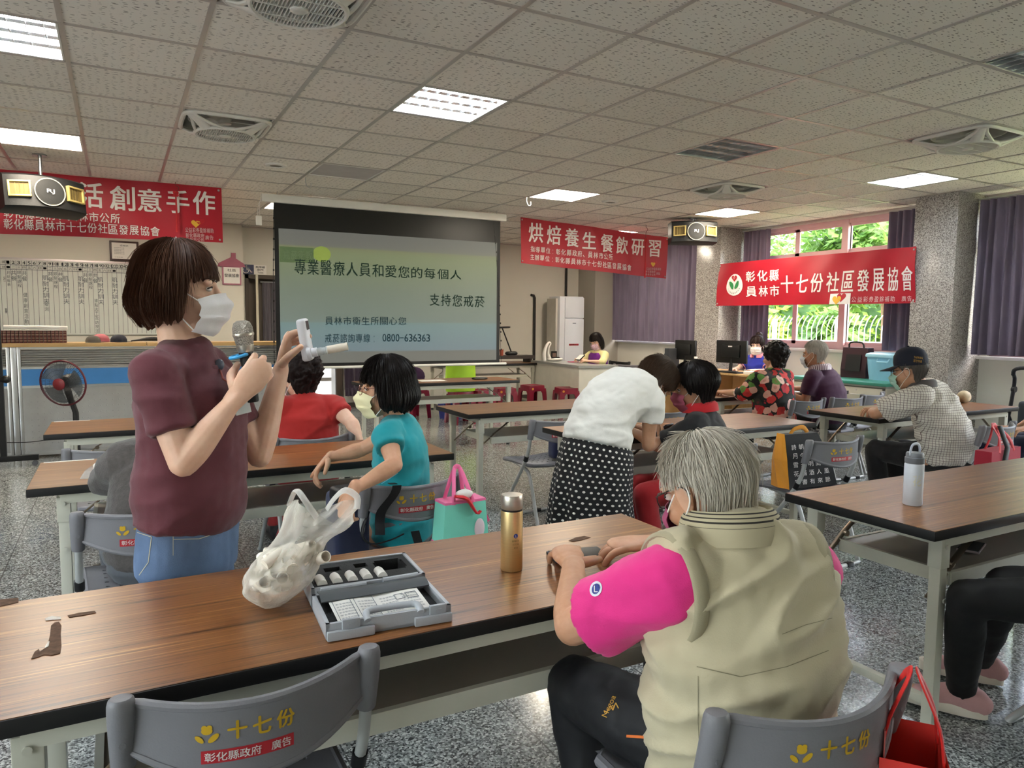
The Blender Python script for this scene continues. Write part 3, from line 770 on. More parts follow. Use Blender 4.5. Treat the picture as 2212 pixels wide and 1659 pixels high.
C9 = chair_back('grey folding chair behind the woman in the floral blouse', 5.265, 4.30, R_(5))
C10 = chair_back('grey folding chair just right of the maroon polo man, by the green desk', 6.30, 4.42, R_(12))
C11 = chair_back('grey folding chair of the man in the navy cap, with a red tote', 5.13, 2.675, R_(5))
C13 = chair_back('grey folding chair at the left end of the third table row', -.03, 4.175, R_(2))
C14 = chair_back('grey folding chair back peeking out behind the bending woman in white', 3.60, 4.20, R_(0))
C12 = chair_back('grey folding chair the man in the maroon polo sits on', 5.80, 4.31, R_(0))
C15 = chair_back('grey folding chair at the right edge of which only a foot shows', 2.95, .90, R_(0))
# ================================================================ banners, screen, speakers, wall things
M_RED = M('red_banner_cloth', '#b01b2e', .45, var=.05, vscale=3, bump=.15, bscale=9)
M_BW = M('banner_white_print', '#efe9e6', .6, var=.02)
M_BPINK = M('banner_small_print', '#e7c9cb', .6)
M_HY = M('heart_yellow', '#e3b23c', .5); M_HR = M('heart_red', '#b9202d', .5)
def heart(cx, cy, s, n=26):
    out = []
    for k in range(n):
        t = 2*PI*k/n; out.append((cx+s*.0625*16*math.sin(t)**3, cy+s*.0625*(13*math.cos(t)-5*math.cos(2*t)-2*math.cos(3*t)-math.cos(4*t))))
    return out
def poly(mb, pts, fn): mb.add([fn(x, y) for x, y in pts], [tuple(range(len(pts)))])
def banner(label, fn, s0, s1, zb0, zt0, zb1, zt1, group='red cloth banners'):
    "cloth sheet in the coordinates (s, z) of fn; the four corners may differ in height"
    mb = MB()
    def g(u, v):
        s = s0+(s1-s0)*u; lo = zb0+(zb1-zb0)*u; hi = zt0+(zt1-zt0)*u; return fn(s, lo+(hi-lo)*v, 0.0)
    mb.sheet(g, 60, 12, .002); o = mb.build('cloth_banner', M_RED); tag(o, label, 'banner', group)
    ey = MB()
    for u, v in ((.008, .95), (.008, .05), (.992, .95), (.992, .05)):
        ey.ell(g(u, v), (.012, .012, .012), seg=10, rings=6)
    ey.build('eyelet', M_ALU, o); return o
def wave1(s, z): return .012*math.sin(s*5.1+z*3)+.006*math.sin(s*13+z*9)
def b1(s, z, off=.004): return V((s, 8.27+wave1(s, z)-off, z))
bn1 = banner('red banner at the far left above the whiteboard, with white lettering', b1, -2.6, .998, 2.15, 2.755, 2.205, 2.77)
def at1(px, py): p = at(px, py, 8.27); return p.x, p.z
def pix_line(body, x0, y0, x1, y1, fnp, bold=.02):
    a = fnp(x0, y1); c = fnp(x1, y0); return (body, a[0], c[0], min(a[1], c[1]), max(a[1], c[1]), bold)
L = []
for ch, x0, x1, ya, yb in (('活', 172, 222, 396, 447), ('創', 238, 291, 404, 453), ('意', 298, 348, 410, 456), ('手', 360, 408, 413, 460), ('作', 417, 464, 415, 463)):
    L.append(pix_line(ch, x0, ya, x1, yb, at1, .035))
for k, ch in enumerate('生樂'): a = L[0]; w_ = a[2]-a[1]; L.append((ch, a[1]-(k+1)*.205, a[1]-(k+1)*.205+w_, a[3], a[4], .035))
def row(text, x0, x1, y0a, y1a, y0b, y1b, fnp, bold=.02):
    "a line of characters whose pixel height drifts from its left end to its right end"
    n = len(text); out = []
    for i, ch in enumerate(text):
        t0 = i/n; t1 = (i+.86)/n; xa = x0+(x1-x0)*t0; xb = x0+(x1-x0)*t1
        if ch == ' ': continue
        tm = (t0+t1)/2; ya = y0a+(y0b-y0a)*tm; yb = y1a+(y1b-y1a)*tm
        if ch in '、': xb = xa+(xb-xa)*.4; ya = yb-(yb-ya)*.4
        if ch in ':': xa = xa+(xb-xa)*.4; xb = xa+(xb-xa)*.16; ya += (yb-ya)*.2
        if ch in '-': ya, yb = ya+(yb-ya)*.45, ya+(yb-ya)*.56
        out.append(pix_line(ch, xa, ya, xb, yb, fnp, bold))
    return out
L += row('彰化縣政府、員林市公所', 8, 262, 447, 470, 463, 482, at1)
L += row('彰化縣員林市十七份社區發展協會', 8, 348, 472, 494, 491, 510, at1)
letter('lettering', L, M_BW, bn1, lambda x, y: b1(x, y, .0065))
L = row('公益彩券盈餘補助', 400, 462, 492, 502, 494, 504, at1)+row('彰化縣政府', 401, 442, 504, 513, 505, 514, at1)+row('員林市公所', 401, 442, 514, 522, 515, 523, at1)+row('廣告', 443, 462, 509, 518, 509, 518, at1)
letter('small_lettering', L, M_BPINK, bn1, lambda x, y: b1(x, y, .0065))
def logo(par, fn, cx, cz, s):
    h = MB(); poly(h, heart(cx-s*.45, cz-s*.15, s*.8), fn); h.build('yellow_heart', M_HY, par, smooth=False, fix=False)
    h = MB(); poly(h, heart(cx+s*.35, cz+s*.25, s*.8), lambda x, y: fn(x, y)+(fn(x, y)-fn(x, y))*0); h.build('red_heart', M_HR, par, smooth=False, fix=False)
c = at1(428, 482); logo(bn1, lambda x, y: b1(x, y, .0068 if x > c[0] else .0066), c[0], c[1], .055)

def wave2(s, z): return .016*math.sin(s*4.3+z*2)+.006*math.sin(s*15+z*7)
def b2(s, z, off=.0): return V((s, 8.42+wave2(s, z)-off, z))
bn2 = banner('slanting red banner hung from the ceiling right of the projection screen', b2, 4.67, 7.12, 2.17, 2.765, 2.055, 2.652)
def at2(px, py): p = at(px, py, 8.42); return p.x, p.z
L = []
q = 1/4.148
for ch, x0, x1, ya, yb in (('烘', 385, 515, 218, 385), ('焙', 548, 675, 240, 405), ('養', 703, 828, 268, 425), ('生', 858, 978, 300, 445), ('餐', 1020, 1142, 318, 475), ('飲', 1162, 1280, 340, 490), ('研', 1308, 1420, 362, 502), ('習', 1455, 1562, 372, 515)):
    L.append(pix_line(ch, 1050+x0*q, 430+ya*q, 1050+x1*q, 430+yb*q, at2, .035))
def at2c(x, y): return at2(1050+x*q, 430+y*q)
L += row('指導單位:彰化縣政府、員林市公所', 400, 1140, 420, 470, 495, 550, at2c)+row('主辦單位:彰化縣員林市十七份社區發展協會', 395, 1310, 492, 540, 590, 645, at2c)
letter('lettering', L, M_BW, bn2, lambda x, y: b2(x, y, .004))
L = row('公益彩券盈餘補助', 1438, 1570, 612, 636, 616, 640, at2c)+row('彰化縣政府', 1435, 1520, 640, 660, 643, 663, at2c)+row('員林市公所', 1433, 1520, 664, 684, 668, 688, at2c)+row('廣告', 1525, 1562, 655, 678, 657, 680, at2c)
letter('small_lettering', L, M_BPINK, bn2, lambda x, y: b2(x, y, .004))
c2 = at2c(1508, 580); logo(bn2, lambda x, y: b2(x, y, .0045 if x > c2[0] else .004), c2[0], c2[1], .05)

def wave3(s, z): return .018*math.sin(s*3.3+z*5)+.008*math.sin(s*11-z*9)+.03*math.sin(PI*s/2.98)
def b3(s, z, off=0.0): return V((7.585-wave3(s, z)-off, 7.85-s, z))
bn3 = banner('red banner stretched between the two granite columns across the window', b3, 0.0, 2.96, 1.655, 2.25, 1.64, 2.245)
def at3(px, py): p = atx(px, py, 7.56); return 7.85-p.y, p.z
q4 = .33092
def at3c(x, y): return at3(1480+x*q4, 400+y*q4)
L = row('彰化縣', 390, 635, 560, 635, 545, 625, at3c, .035)+row('員林市', 390, 635, 660, 730, 648, 725, at3c, .035)
L += row('十七份社區發展協會', 632, 1500, 590, 706, 520, 688, at3c, .03)
letter('lettering', L, M_BW, bn3, lambda x, y: b3(x, y, .004))
letter('small_lettering', row('公益彩券盈餘補助 廣告', 1085, 1470, 728, 765, 720, 757, at3c, .01), M_BPINK, bn3, lambda x, y: b3(x, y, .004))
pc = MB(); a, c = at3c(948, 778), at3c(1082, 705)
pc.sheet(lambda u, v: b3(a[0]+(c[0]-a[0])*u, a[1]+(c[1]-a[1])*v, .004), 6, 4); pc.uv = None; pc.build('white_patch', M_BW, bn3)
c3_ = at3c(1012, 742); logo(bn3, lambda x, y: b3(x, y, .0065 if x > c3_[0] else .006), c3_[0], c3_[1], .075)
e = at3c(314, 650); ov = MB()
poly(ov, [(e[0]+.155*math.cos(2*PI*k/32)*(1-.18*math.sin(2*PI*k/32)), e[1]+.15*math.sin(2*PI*k/32)) for k in range(32)], lambda x, y: b3(x, y, .006)); em = ov.build('emblem', M_BW, bn3, smooth=False, fix=False)
lf = MB()
for sg in (-1, 1):
    pts = []
    for k in range(20):
        a_ = 2*PI*k/20; u, v = .032*math.cos(a_), .062*math.sin(a_)*(1-.25*math.cos(a_)); an = sg*-.55
        pts.append((e[0]+sg*.05+u*math.cos(an)-v*math.sin(an), e[1]-.005+u*math.sin(an)+v*math.cos(an)))
    poly(lf, pts, lambda x, y: b3(x, y, .02))
lf.build('green_leaf', M('leaf_green_print', '#2f8a4d', .5), em, smooth=False, fix=False)
hh = MB(); poly(hh, heart(e[0], e[1]+.09, .05), lambda x, y: b3(x, y, .021)); hr = hh.build('red_heart', M_HR, em, smooth=False, fix=False)
letter('lettering', [('17', e[0]-.02, e[0]+.02, e[1]+.075, e[1]+.11, .02)], M_BW, hr, lambda x, y: b3(x, y, .025))
L = []
for k, ch in enumerate('十七份社區發展協會'):
    an = PI*(1.16+.68*k/8); cx, cz = e[0]+.125*math.cos(an), e[1]+.118*math.sin(an); L.append((ch, cx-.011, cx+.011, cz-.011, cz+.011, .02))
letter('small_lettering', L, M('dark_green_print', '#24603a', .5), em, lambda x, y: b3(x, y, .021))

# ---------------------------------------------------------------- projection screen
SY = 8.2
t = thing('projection_screen', 'large pull-down projection screen showing a pale green and blue slide', 'projection screen', (2.85, SY, .87))
def sp(x, y, z): return V((x-2.85, y, z-.87))
MB().box(sp(2.85, 0, 2.695), (2.94, .085, .085), bev=.012).build('roller_case', M_WHITE, t)
MB().bx(sp(1.51, -.002, .885), sp(4.25, .001, 2.66)).build('screen_border', M_BLACK, t, smooth=False)
def mat_slide():
    n = N('screen_slide'); tc = n.n('TexCoord'); sx = n.n('SeparateXYZ'); n.l(tc.outputs['UV'], sx.inputs[0]); u, v = sx.outputs[0], sx.outputs[1]
    base = n.ramp(v, [(0, '#7d7e78'), (.085, '#7d7e78'), (.09, '#7fa3b4'), (.31, '#83b3b5'), (.315, '#86a094'), (.55, '#8ba088'), (.84, '#9dae76'), (.88, '#9ba36c'), (.885, '#868880'), (1, '#83847e')])
    glare = n.math('MULTIPLY', n.ramp(u, [(.35, (0, 0, 0, 1)), (1, (1, 1, 1, 1))]), n.ramp(v, [(.1, (0, 0, 0, 1)), (.85, (1, 1, 1, 1))]))
    c = n.mix(n.math('MULTIPLY', glare, .0), base, lin('#e6efe6'))
    n.base(lin('#5e605d')); n.b.inputs['Roughness'].default_value = .85; n.b.inputs['Emission Strength'].default_value = .13; n.l(c, n.b.inputs['Emission Color']); return n.m
im = MB(); im.sheet(lambda u, v: sp(1.555+.0*v+(4.205-1.555)*u, -.004, .92+(2.385-.92)*v), 4, 4); pic = im.build('picture_area', mat_slide(), t, smooth=False)
M_SLT = M('slide_dark_lettering', '#50584f', .8, var=.02, emit='#5d7a68', estr=.045); M_SLB = M('slide_blue_lettering', '#4a5658', .8, var=.02, emit='#587a80', estr=.05)
def ats(px, py): p = at(px, py, SY); return p.x, p.z
fs_ = lambda x, y: sp(x, -.006, y)
L = row('專業醫療人員和愛您的每個人', 636, 1000, 558, 592, 585, 604, ats, .012)+row('支持您戒菸', 928, 1050, 634, 660, 640, 664, ats, .01)
letter('slide_title', L, M_SLT, pic, fs_)
L = row('員林市衛生所關心您', 702, 880, 684, 702, 685, 702, ats, .008)+row('戒菸諮詢專線:', 702, 818, 721, 740, 721, 740, ats, .008)+row('0800-636363', 826, 930, 721, 738, 722, 738, ats, .008)
letter('slide_contact_lines', L, M_SLB, pic, fs_)
gb = MB(); a, c = ats(606, 566), ats(677, 536); poly(gb, [(a[0]-.01, a[1]), (c[0], a[1]), (c[0], c[1]), (a[0]-.01, c[1])], lambda x, y: sp(x, -.0055, y)); g_ = gb.build('slide_heading_box', M('slide_green_box', '#55624a', .8, emit='#6f8f58', estr=.09), pic, smooth=False, fix=False)
letter('lettering', row('戒菸衛教', 612, 676, 541, 560, 543, 562, ats, .01), M('slide_pale_lettering', '#7d8a6c', .8, emit='#b9cc9c', estr=.06), g_, lambda x, y: sp(x, -.007, y))
cc = ats(695, 549); gb = MB(); poly(gb, [(cc[0]+.1*math.cos(k*.2618), cc[1]+.085*math.sin(k*.2618)) for k in range(24)], lambda x, y: sp(x, -.0048, y)); gb.build('slide_sun', M('slide_yellow_green', '#6f7a45', .8, emit='#a9c455', estr=.13), pic, smooth=False, fix=False)
MB().tube([sp(1.32, 0, .87), sp(4.345, 0, .87)], .02, 12, flat=.8).build('bottom_bar', M_WHITE, t)
for x in (1.485, 4.275):
    tc_ = MB(); tc_.tube([sp(x+(.025 if x < 2 else -.115), -.003, 2.65), sp(x+(.0 if x < 2 else -.03), -.003, 1.6), sp(x+(.0 if x < 2 else .0), -.003, .89)], .003, 6)
    for k in range(16):
        f_ = k/15; xx = x+((.025 if x < 2 else -.115)*(1-f_)**1.6); tc_.box(sp(xx, -.003, 2.6-1.66*f_), (.014, .01, .02))
    tc_.build('tension_cord', M_BLACK, t)
for x in (1.55, 4.2): MB().tube([sp(x, 0, 2.735), sp(x, 0, CZ-.002)], .006, 6).build('hanger', M_ALU, t)
cw_ = thing('remote_receiver', 'small white remote control box dangling from cords left of the screen', 'remote box', (1.345, 8.15, 2.40))
MB().box((0, 0, .045), (.062, .02, .1), bev=.006).build('box_body', M_WHITE, cw_)
MB().tube([(-.012, 0, .095), (-.004, 0, .2), (.02, .0, .26), (.03, .02, .33)], .0025, 6, smooth=3).tube([(.012, 0, .095), (.01, 0, .2), (.03, 0, .3)], .0025, 6, smooth=3).build('cord', M_WHITE, cw_)

# ---------------------------------------------------------------- loudspeakers
M_GOLDM = M('gold_horn', '#cdb877', .35, metal=.55); M_CONE = M('woofer_mesh', '#131415', .7, bump=.3, bscale=300); M_VINYL = M('black_speaker_vinyl', '#18191b', .45, bump=.25, bscale=220)
def speaker(label, loc, rz, tilt, drop=0, sc=1.0):
    t = thing('loudspeaker', label, 'loudspeaker', loc, rz, 'karaoke loudspeakers on ceiling mounts'); Tm = Matrix.Translation((0, 0, -.19-drop)) @ Matrix.Rotation(tilt, 4, 'X') @ Matrix.Scale(sc, 4)
    def put(nm, bb, mt, par=t): bb.v = [tuple(Tm @ V(p)) for p in bb.v]; return bb.build(nm, mt, par)
    W_, Hh, Dp = .30, .14, .22
    def front(x): return -Dp*.35-.085*(1-(x/W_)**2)
    b = MB(); R_s = []
    for k in range(-10, 11):
        x = W_*k/10; y0 = front(x); R_s.append([(x, y0, -Hh+.012), (x, y0+.0, Hh-.02), (x, y0+.03, Hh), (x, Dp*.6, Hh), (x, Dp*.6, -Hh), (x, y0+.02, -Hh)])
    b.loft(R_s); put('cabinet', b, M_VINYL)
    wc = MB(); ring = MB()
    yr = -Dp*.35-.085; m = Matrix.Translation((0, yr-.004, -.005)) @ Matrix.Rotation(PI/2, 4, 'X')
    wc.lathe([(.001, .006), (.06, .01), (.108, .004), (.108, -.012)], seg=36, mtx=m); put('woofer_grille', wc, M_CONE)
    ring.lathe([(.107, .0), (.107, .008), (.114, .008), (.114, 0)], seg=40, mtx=m, cap=False); put('woofer_ring', ring, M('cream_ring', '#a9a48f', .4))
    vs, fs = text_fit('RJ', -.028, .028, -.02, .02); lt = MB().add([Tm @ (m @ V((x, y, .021))) for x, y, _ in vs], fs); lt.build('lettering', M_BW, t, smooth=False, fix=False)
    for s in (-1, 1):
        cx = s*.205; y0 = front(cx)-.004; an = s*.42; hm = Matrix.Translation((cx, y0-.006, .005)) @ Matrix.Rotation(an, 4, 'Z')
        h = MB(); a_, c_ = .072, .058
        for u, v, w_, d_ in ((0, c_, 2*a_, .014), (0, -c_, 2*a_, .014)): h.box((u, 0, v), (w_+.014, .03, d_), bev=.003)
        for u in (-a_, a_): h.box((u, 0, 0), (.014, .03, 2*c_), bev=.003)
        for u in (-.028, .0, .028): h.box((u, .012, 0), (.006, .02, 2*c_))
        h.v = [tuple(hm @ V(p)) for p in h.v]; hb = put('horn_frame', h, M_GOLDM)
        th = MB().box((0, .008, 0), (2*a_-.01, .012, 2*c_-.01)); th.v = [tuple(hm @ V(p)) for p in th.v]; put('horn_throat', th, M('horn_throat_gold', '#6b5b35', .5, metal=.4), hb)
    mt_ = MB().cyl((0, .02, -.012), .055, .012, 24).tube([(0, .02, -.01), (0, .02, -.09-drop)], .014, 12).box((0, .02, -.10-drop), (.05, .025, .05), bev=.004).tube([(-.035, .02, -.085-drop), (.035, .02, -.085-drop)], .009, 8)
    mt_.build('ceiling_mount', M('chrome_mount', '#8f9092', .25, metal=.8), t)
speaker('black loudspeaker with gold horns in front of the left red banner', (-.53, 7.42, CZ), R_(23), R_(-8), .16, 1.02)
speaker('black loudspeaker with gold horns beside the granite column', (6.70, 7.41, CZ), R_(-28), R_(-3), 0)

# ---------------------------------------------------------------- red knotted hangings and wire hooks
def knot(label, x, y, ztop, zbot, zk):
    t = thing('knot_hanging', label, 'hanging ornament', (x, y, ztop), 0, 'red knotted hangings')
    MB().tube([(0, 0, 0), (.0, 0, -.03), (.03, 0, -.05), (.02, 0, -.08), (.0, 0, -.11), (0, 0, zk-ztop)], .003, 6, smooth=3).build('wire', M('red_brown_wire', '#6a3a34', .5), t)
    k = MB()
    for a in range(4): k.ell((.018*math.cos(a*PI/2+PI/4), 0, zk-ztop+.018*math.sin(a*PI/2+PI/4)), (.016, .008, .016), seg=10, rings=6)
    k.build('knot', M('bright_red_cord', '#c0202a', .6), t)
    MB().tube([(0, 0, zk-ztop-.02), (0.003, 0, (zbot+zk)/2-ztop), (0, 0, zbot-ztop)], [.007, .009, .011], 8).build('tassel', M('bright_red_cord', '#c0202a', .6), t)
knot('red knotted tassel hanging before the left banner', .555, 8.2, CZ, 2.28, 2.66)
knot('red knotted tassel hanging before the slanted banner', 6.59, 8.25, CZ, 2.04, 2.57)
for (px, py, lb) in ((660, 395, 'bent wire hook on the ceiling above the screen case'), (1138, 437, 'white wire hook on the ceiling above the screen right end')):
    p = atz(px, py-12, CZ); MBh = MB().tube([(0, 0, 0), (0, 0, -.05), (.02, 0, -.09), (.05, 0, -.085), (.05, 0, -.05)], .004, 6, smooth=4); o = MBh.build('wire_hook', M_ALU); o.location = p; tag(o, lb, 'hook')

# ---------------------------------------------------------------- whiteboard, certificate, signs
t = thing('whiteboard', 'wide white month planner board covered in ruled columns and handwriting', 'whiteboard', (-.9, 11.29, 1.2))
def wp(x, z, off=.0): return V((x+.9, -.012-off, z-1.2))
MB().bx(wp(-3.6, 1.18, -.01), wp(.72, 2.15)).build('board', M('planner_white', '#d3d8d2', .3, var=.02), t, smooth=False)
MB().bx(wp(-3.62, 2.14, 0), wp(.74, 2.165, .008)).bx(wp(.72, 1.16, 0), wp(.74, 2.165, .008)).build('board_frame', M_ALU, t)
def atw(px, py): p = at(px, py, 11.278); return p.x, p.z
M_INK = M('black_ink', '#262a30', .6); M_INKR = M('red_ink', '#b2302f', .6); M_INKG = M('faded_ink', '#4c5560', .6)
colx = [atw(17+11.53*k-.035*k*k*.2, 565)[0] for k in range(32)]
dx = colx[1]-colx[0]
ln = MB()
for k in range(-16, 32):
    x = colx[0]+dx*(k-.5)
    if x > .71: break
    ln.bx(wp(x-.0019, 1.2, .0), wp(x+.0019, 2.13, .001))
for z in (2.07, 2.015): ln.bx(wp(-3.58, z-.003, 0), wp(.71, z+.003, .001))
ln.build('ruled_lines', M_INKG, t, smooth=False)
L = []; wk = '一二三四五六日'
for k in range(31):
    x = colx[0]+dx*k
    if x+dx*.5 > .71: break
    s_ = str(k+1); hw = .02 if len(s_) == 1 else .033; L.append((s_, x-hw*.8, x+hw*.8, 2.082, 2.122, .03)); L.append((wk[k % 7], x-.018, x+.018, 2.028, 2.055, .01))
L += [('日期', colx[0]-dx*1.1, colx[0]-dx*.58, 2.085, 2.12, .02), ('星期', colx[0]-dx*1.1, colx[0]-dx*.58, 2.028, 2.055, .02), ('行', colx[0]-dx*1.0, colx[0]-dx*.6, 1.85, 1.92, .02), ('事', colx[0]-dx*1.0, colx[0]-dx*.6, 1.45, 1.52, .02)]
letter('printed_numbers', L, M_INK, t, lambda x, y: wp(x, y, .0015))
L = []; Lr = []
def col(k, text, z0, dz, hw, out):
    for i, ch in enumerate(text): x = colx[0]+dx*(k-1); out.append((ch, x-hw, x+hw, z0-dz*(i+.85), z0-dz*i, .0))
for k in (2, 4, 9, 11, 16, 18): col(k, '共餐', 2.0, .07, .028, L)
for k in (3, 10, 17): col(k, '銀髮課程', 2.0, .055, .022, L)
for k in (8, 12, 15, 19, 22): col(k, '肌耐力訓夫', 1.95, .075, .034, L)
col(1, '月結報表', 1.99, .05, .018, L); col(4, '健康創意活動教室', 1.72, .068, .022, L); col(8, '複測', 1.6, .06, .022, L); col(18, '據點志工及訪視活動表單', 1.66, .058, .02, L)
col(25, '不住家', 1.9, .06, .02, L); col(25, '再座紛心', 1.68, .068, .028, Lr); col(26, '活', 1.5, .06, .025, L)
letter('handwriting', L, M_INKG, t, lambda x, y: wp(x, y, .0015)); letter('red_handwriting', Lr, M_INKR, t, lambda x, y: wp(x, y, .0015))
t = thing('certificate', 'framed certificate hung above the whiteboard', 'picture frame', (.105, 11.29, 2.31))
MB().bx((-.175, -.03, -.135), (.175, 0, .135), .008).build('frame', M('dark_mahogany', '#3a2420', .35), t)
pp = MB().bx((-.148, -.0335, -.108), (.148, -.03, .108)).build('paper', M_PAPER, t, smooth=False)
L = [('感謝狀', -.05, .05, .06, .085, .0)]+[('茲感謝貴單位熱心公益', -.12, .0, .035-.02*k, .047-.02*k, 0) for k in range(5)]+[('中華民國', -.12, -.02, -.09, -.08, 0)]
letter('lettering', L, M_INKG, pp, lambda x, y: V((x, -.0345, y)))
t = thing('house_sign', 'pink house-shaped sign beside the presenter', 'sign', (1.47, 11.29, 2.06))
MB().bx((-.13, -.02, -.16), (.13, 0, .12), .01).build('sign_panel', M('sign_pink', '#b5788a', .5), t)
pk = MB(); pk.loft([[(-.19, -.026, .1), (.19, -.026, .1), (.17, -.026, .15), (.06, -.026, .22), (.06, -.026, .3), (-.0, -.026, .3), (-.0, -.026, .24), (-.17, -.026, .15)], [(-.19, 0, .1), (.19, 0, .1), (.17, 0, .15), (.06, 0, .22), (.06, 0, .3), (0, 0, .3), (0, 0, .24), (-.17, 0, .15)]]); pk.build('sign_roof', M('sign_pink_dark', '#a2586e', .5), t)
wb = MB().bx((-.11, -.0235, -.14), (.11, -.02, .09)).build('sign_face', M_PAPER, t, smooth=False)
letter('lettering', [('發展協會', -.1, .1, -.05, .0, .02), ('社區', -.06, .06, .03, .07, .02)], M_INK, wb, lambda x, y: V((x, -.0245, y)))
t = thing('toilet_sign', 'blue and white wheelchair toilet sign above the dark doorway', 'sign', (1.82, 11.49, 2.14))
MB().bx((-.17, -.012, -.065), (-.01, 0, .075)).build('blue_panel', M('sign_navy', '#1f2a55', .4), t, smooth=False)
wpn = MB().bx((-.01, -.012, -.065), (.17, 0, .075)).build('white_panel', M_PAPER, t, smooth=False)
letter('lettering', [('無障礙', .015, .15, .028, .062, .03), ('廁所', .035, .13, -.012, .022, .03), ('Toilet', .04, .125, -.048, -.022, .02)], M_INK, wpn, lambda x, y: V((x, -.013, y)))
wc = MB().tube([(-.125+.042*math.cos(a), -.014, -.012+.036*math.sin(a)) for a in [PI*.75+k*PI*1.35/14 for k in range(15)]], .005, 6).ell((-.115, -.014, .055), (.01, .003, .01), seg=10, rings=6)
wc.tube([(-.113, -.014, .04), (-.11, -.014, .0), (-.07, -.014, 0), (-.05, -.014, -.035), (-.035, -.014, -.03)], .006, 6).tube([(-.112, -.014, .022), (-.075, -.014, .022)], .005, 6).build('wheelchair_symbol', M_BW, t)

# ---------------------------------------------------------------- curtains
def mat_curtain(name, c1, c2, tl):
    n = N(name); v = n.coord('Object', (1, 1, .25)); f = n.noise(v, 7, 3)
    n.base(n.ramp(f, [(.3, c1), (.7, c2)])); n.set(Roughness=.75, Sheen_Weight=.3)
    t_ = n.n('BsdfTranslucent'); t_.inputs[0].default_value = lin(c2); mx = n.n('MixShader'); mx.inputs[0].default_value = tl
    n.l(n.b.outputs[0], mx.inputs[1]); n.l(t_.outputs[0], mx.inputs[2]); n.l(mx.outputs[0], n.o.inputs[0]); return n.m
M_CURT = mat_curtain('purple_grey_curtain', '#6b6073', '#85798e', .16)
M_CURTD = mat_curtain('dark_grey_curtain', '#57525a', '#6a646c', .05)
def curtain(label, ax, pos, s0, s1, z0, z1, folds, amp, mat, gather=0.0, name='curtain', grp='purple grey curtains'):
    t = thing(name, label, 'curtain', (0, 0, 0), 0, grp); mb = MB(); rnd = random.Random(int(s0*97)+folds)
    ph = [rnd.uniform(-.9, .9) for _ in range(folds+2)]; am = [rnd.uniform(.6, 1.25) for _ in range(folds+2)]
    nu = folds*10
    def fn(u, v):
        k = u*folds; i = int(min(k, folds-1)); fr = k-i
        a_ = am[i]*(1-fr)+am[i+1]*fr; p_ = ph[i]*(1-fr)+ph[i+1]*fr
        g_ = gather*math.sin(PI*v)**2
        s = s0+(s1-s0)*(u*(1-g_)+g_*.5*u)+.012*math.sin(2*PI*k*.5+v*2)
        d = amp*(a_*(.35+.65*(1-v*.55)))*math.sin(2*PI*k+p_+.5*math.sin(v*3+i))
        z = z0+(z1-z0)*v
        return V((pos+d, s, z)) if ax == 'x' else V((s, pos+d, z))
    mb.sheet(fn, nu, 16, .003); mb.uv = None; mb.build('drape', mat, t, angle=80)
    rl = MB(); zt = z1+.012
    if ax == 'x': rl.tube([(pos, s0-.02, zt), (pos, s1+.02, zt)], .012, 8)
    else: rl.tube([(s0-.02, pos, zt), (s1+.02, pos, zt)], .012, 8)
    rl.build('curtain_rail', M_ALU, t); return t
curtain('purple grey curtain closed over the window between column and air conditioner, left half', 'x', 8.03, 9.66, 11.0, 1.085, 2.70, 11, .035, M_CURT)
curtain('purple grey curtain closed over the window next to the first column, right half', 'x', 8.03, 8.36, 9.62, 1.085, 2.70, 10, .035, M_CURT)
curtain('purple grey curtain drawn aside at the left of the open window', 'x', 8.02, 7.30, 7.79, 1.10, 2.72, 6, .045, M_CURT)
curtain('dark purple curtain drawn aside at the right of the open window', 'x', 8.02, 5.0, 5.52, 1.10, 2.72, 6, .045, M_CURT)
curtain('purple grey curtain hanging right of the second granite column', 'x', 7.95, 3.93, 4.46, 1.10, 2.70, 6, .055, M_CURT)
curtain('grey folding curtain in the dark doorway beside the screen', 'y', 11.55, 1.93, 2.36, .05, 1.96, 8, .03, M_CURTD, grp=None)
t = thing('satin_cloth', 'dark purple satin cloth with a ruffled hem below the screen', 'cloth', (3.14, 11.4, 0))
mb = MB(); mb.sheet(lambda u, v: V((u*.62, .02*math.sin(u*22+v*3)*(1.2-v)+.01*math.sin(u*51), .30+v*1.5)), 60, 14, .003); mb.uv = None
M_SATIN = M('dark_purple_satin', '#3a2f42', .3, var=.2, sheen=.4, bump=.3, bscale=14); mb.build('drape', M_SATIN, t, angle=80)
mb = MB(); mb.sheet(lambda u, v: V((u*.62, -.03+.03*math.sin(u*62)*(1-v), .2+v*.13)), 90, 4, .003); mb.uv = None; mb.build('ruffle', M_SATIN, t, angle=80)
MB().tube([(-.03, 0, 1.82), (.65, 0, 1.82)], .01, 8).build('curtain_rail', M_ALU, t)
o = MB().tube([(1.84, 11.42, .0), (1.84, 11.42, 2.07)], .02, 12).build('pole', M('pale_pole', '#d8d2bd', .3)); tag(o, 'pale vertical pole standing in the dark doorway', 'pole')

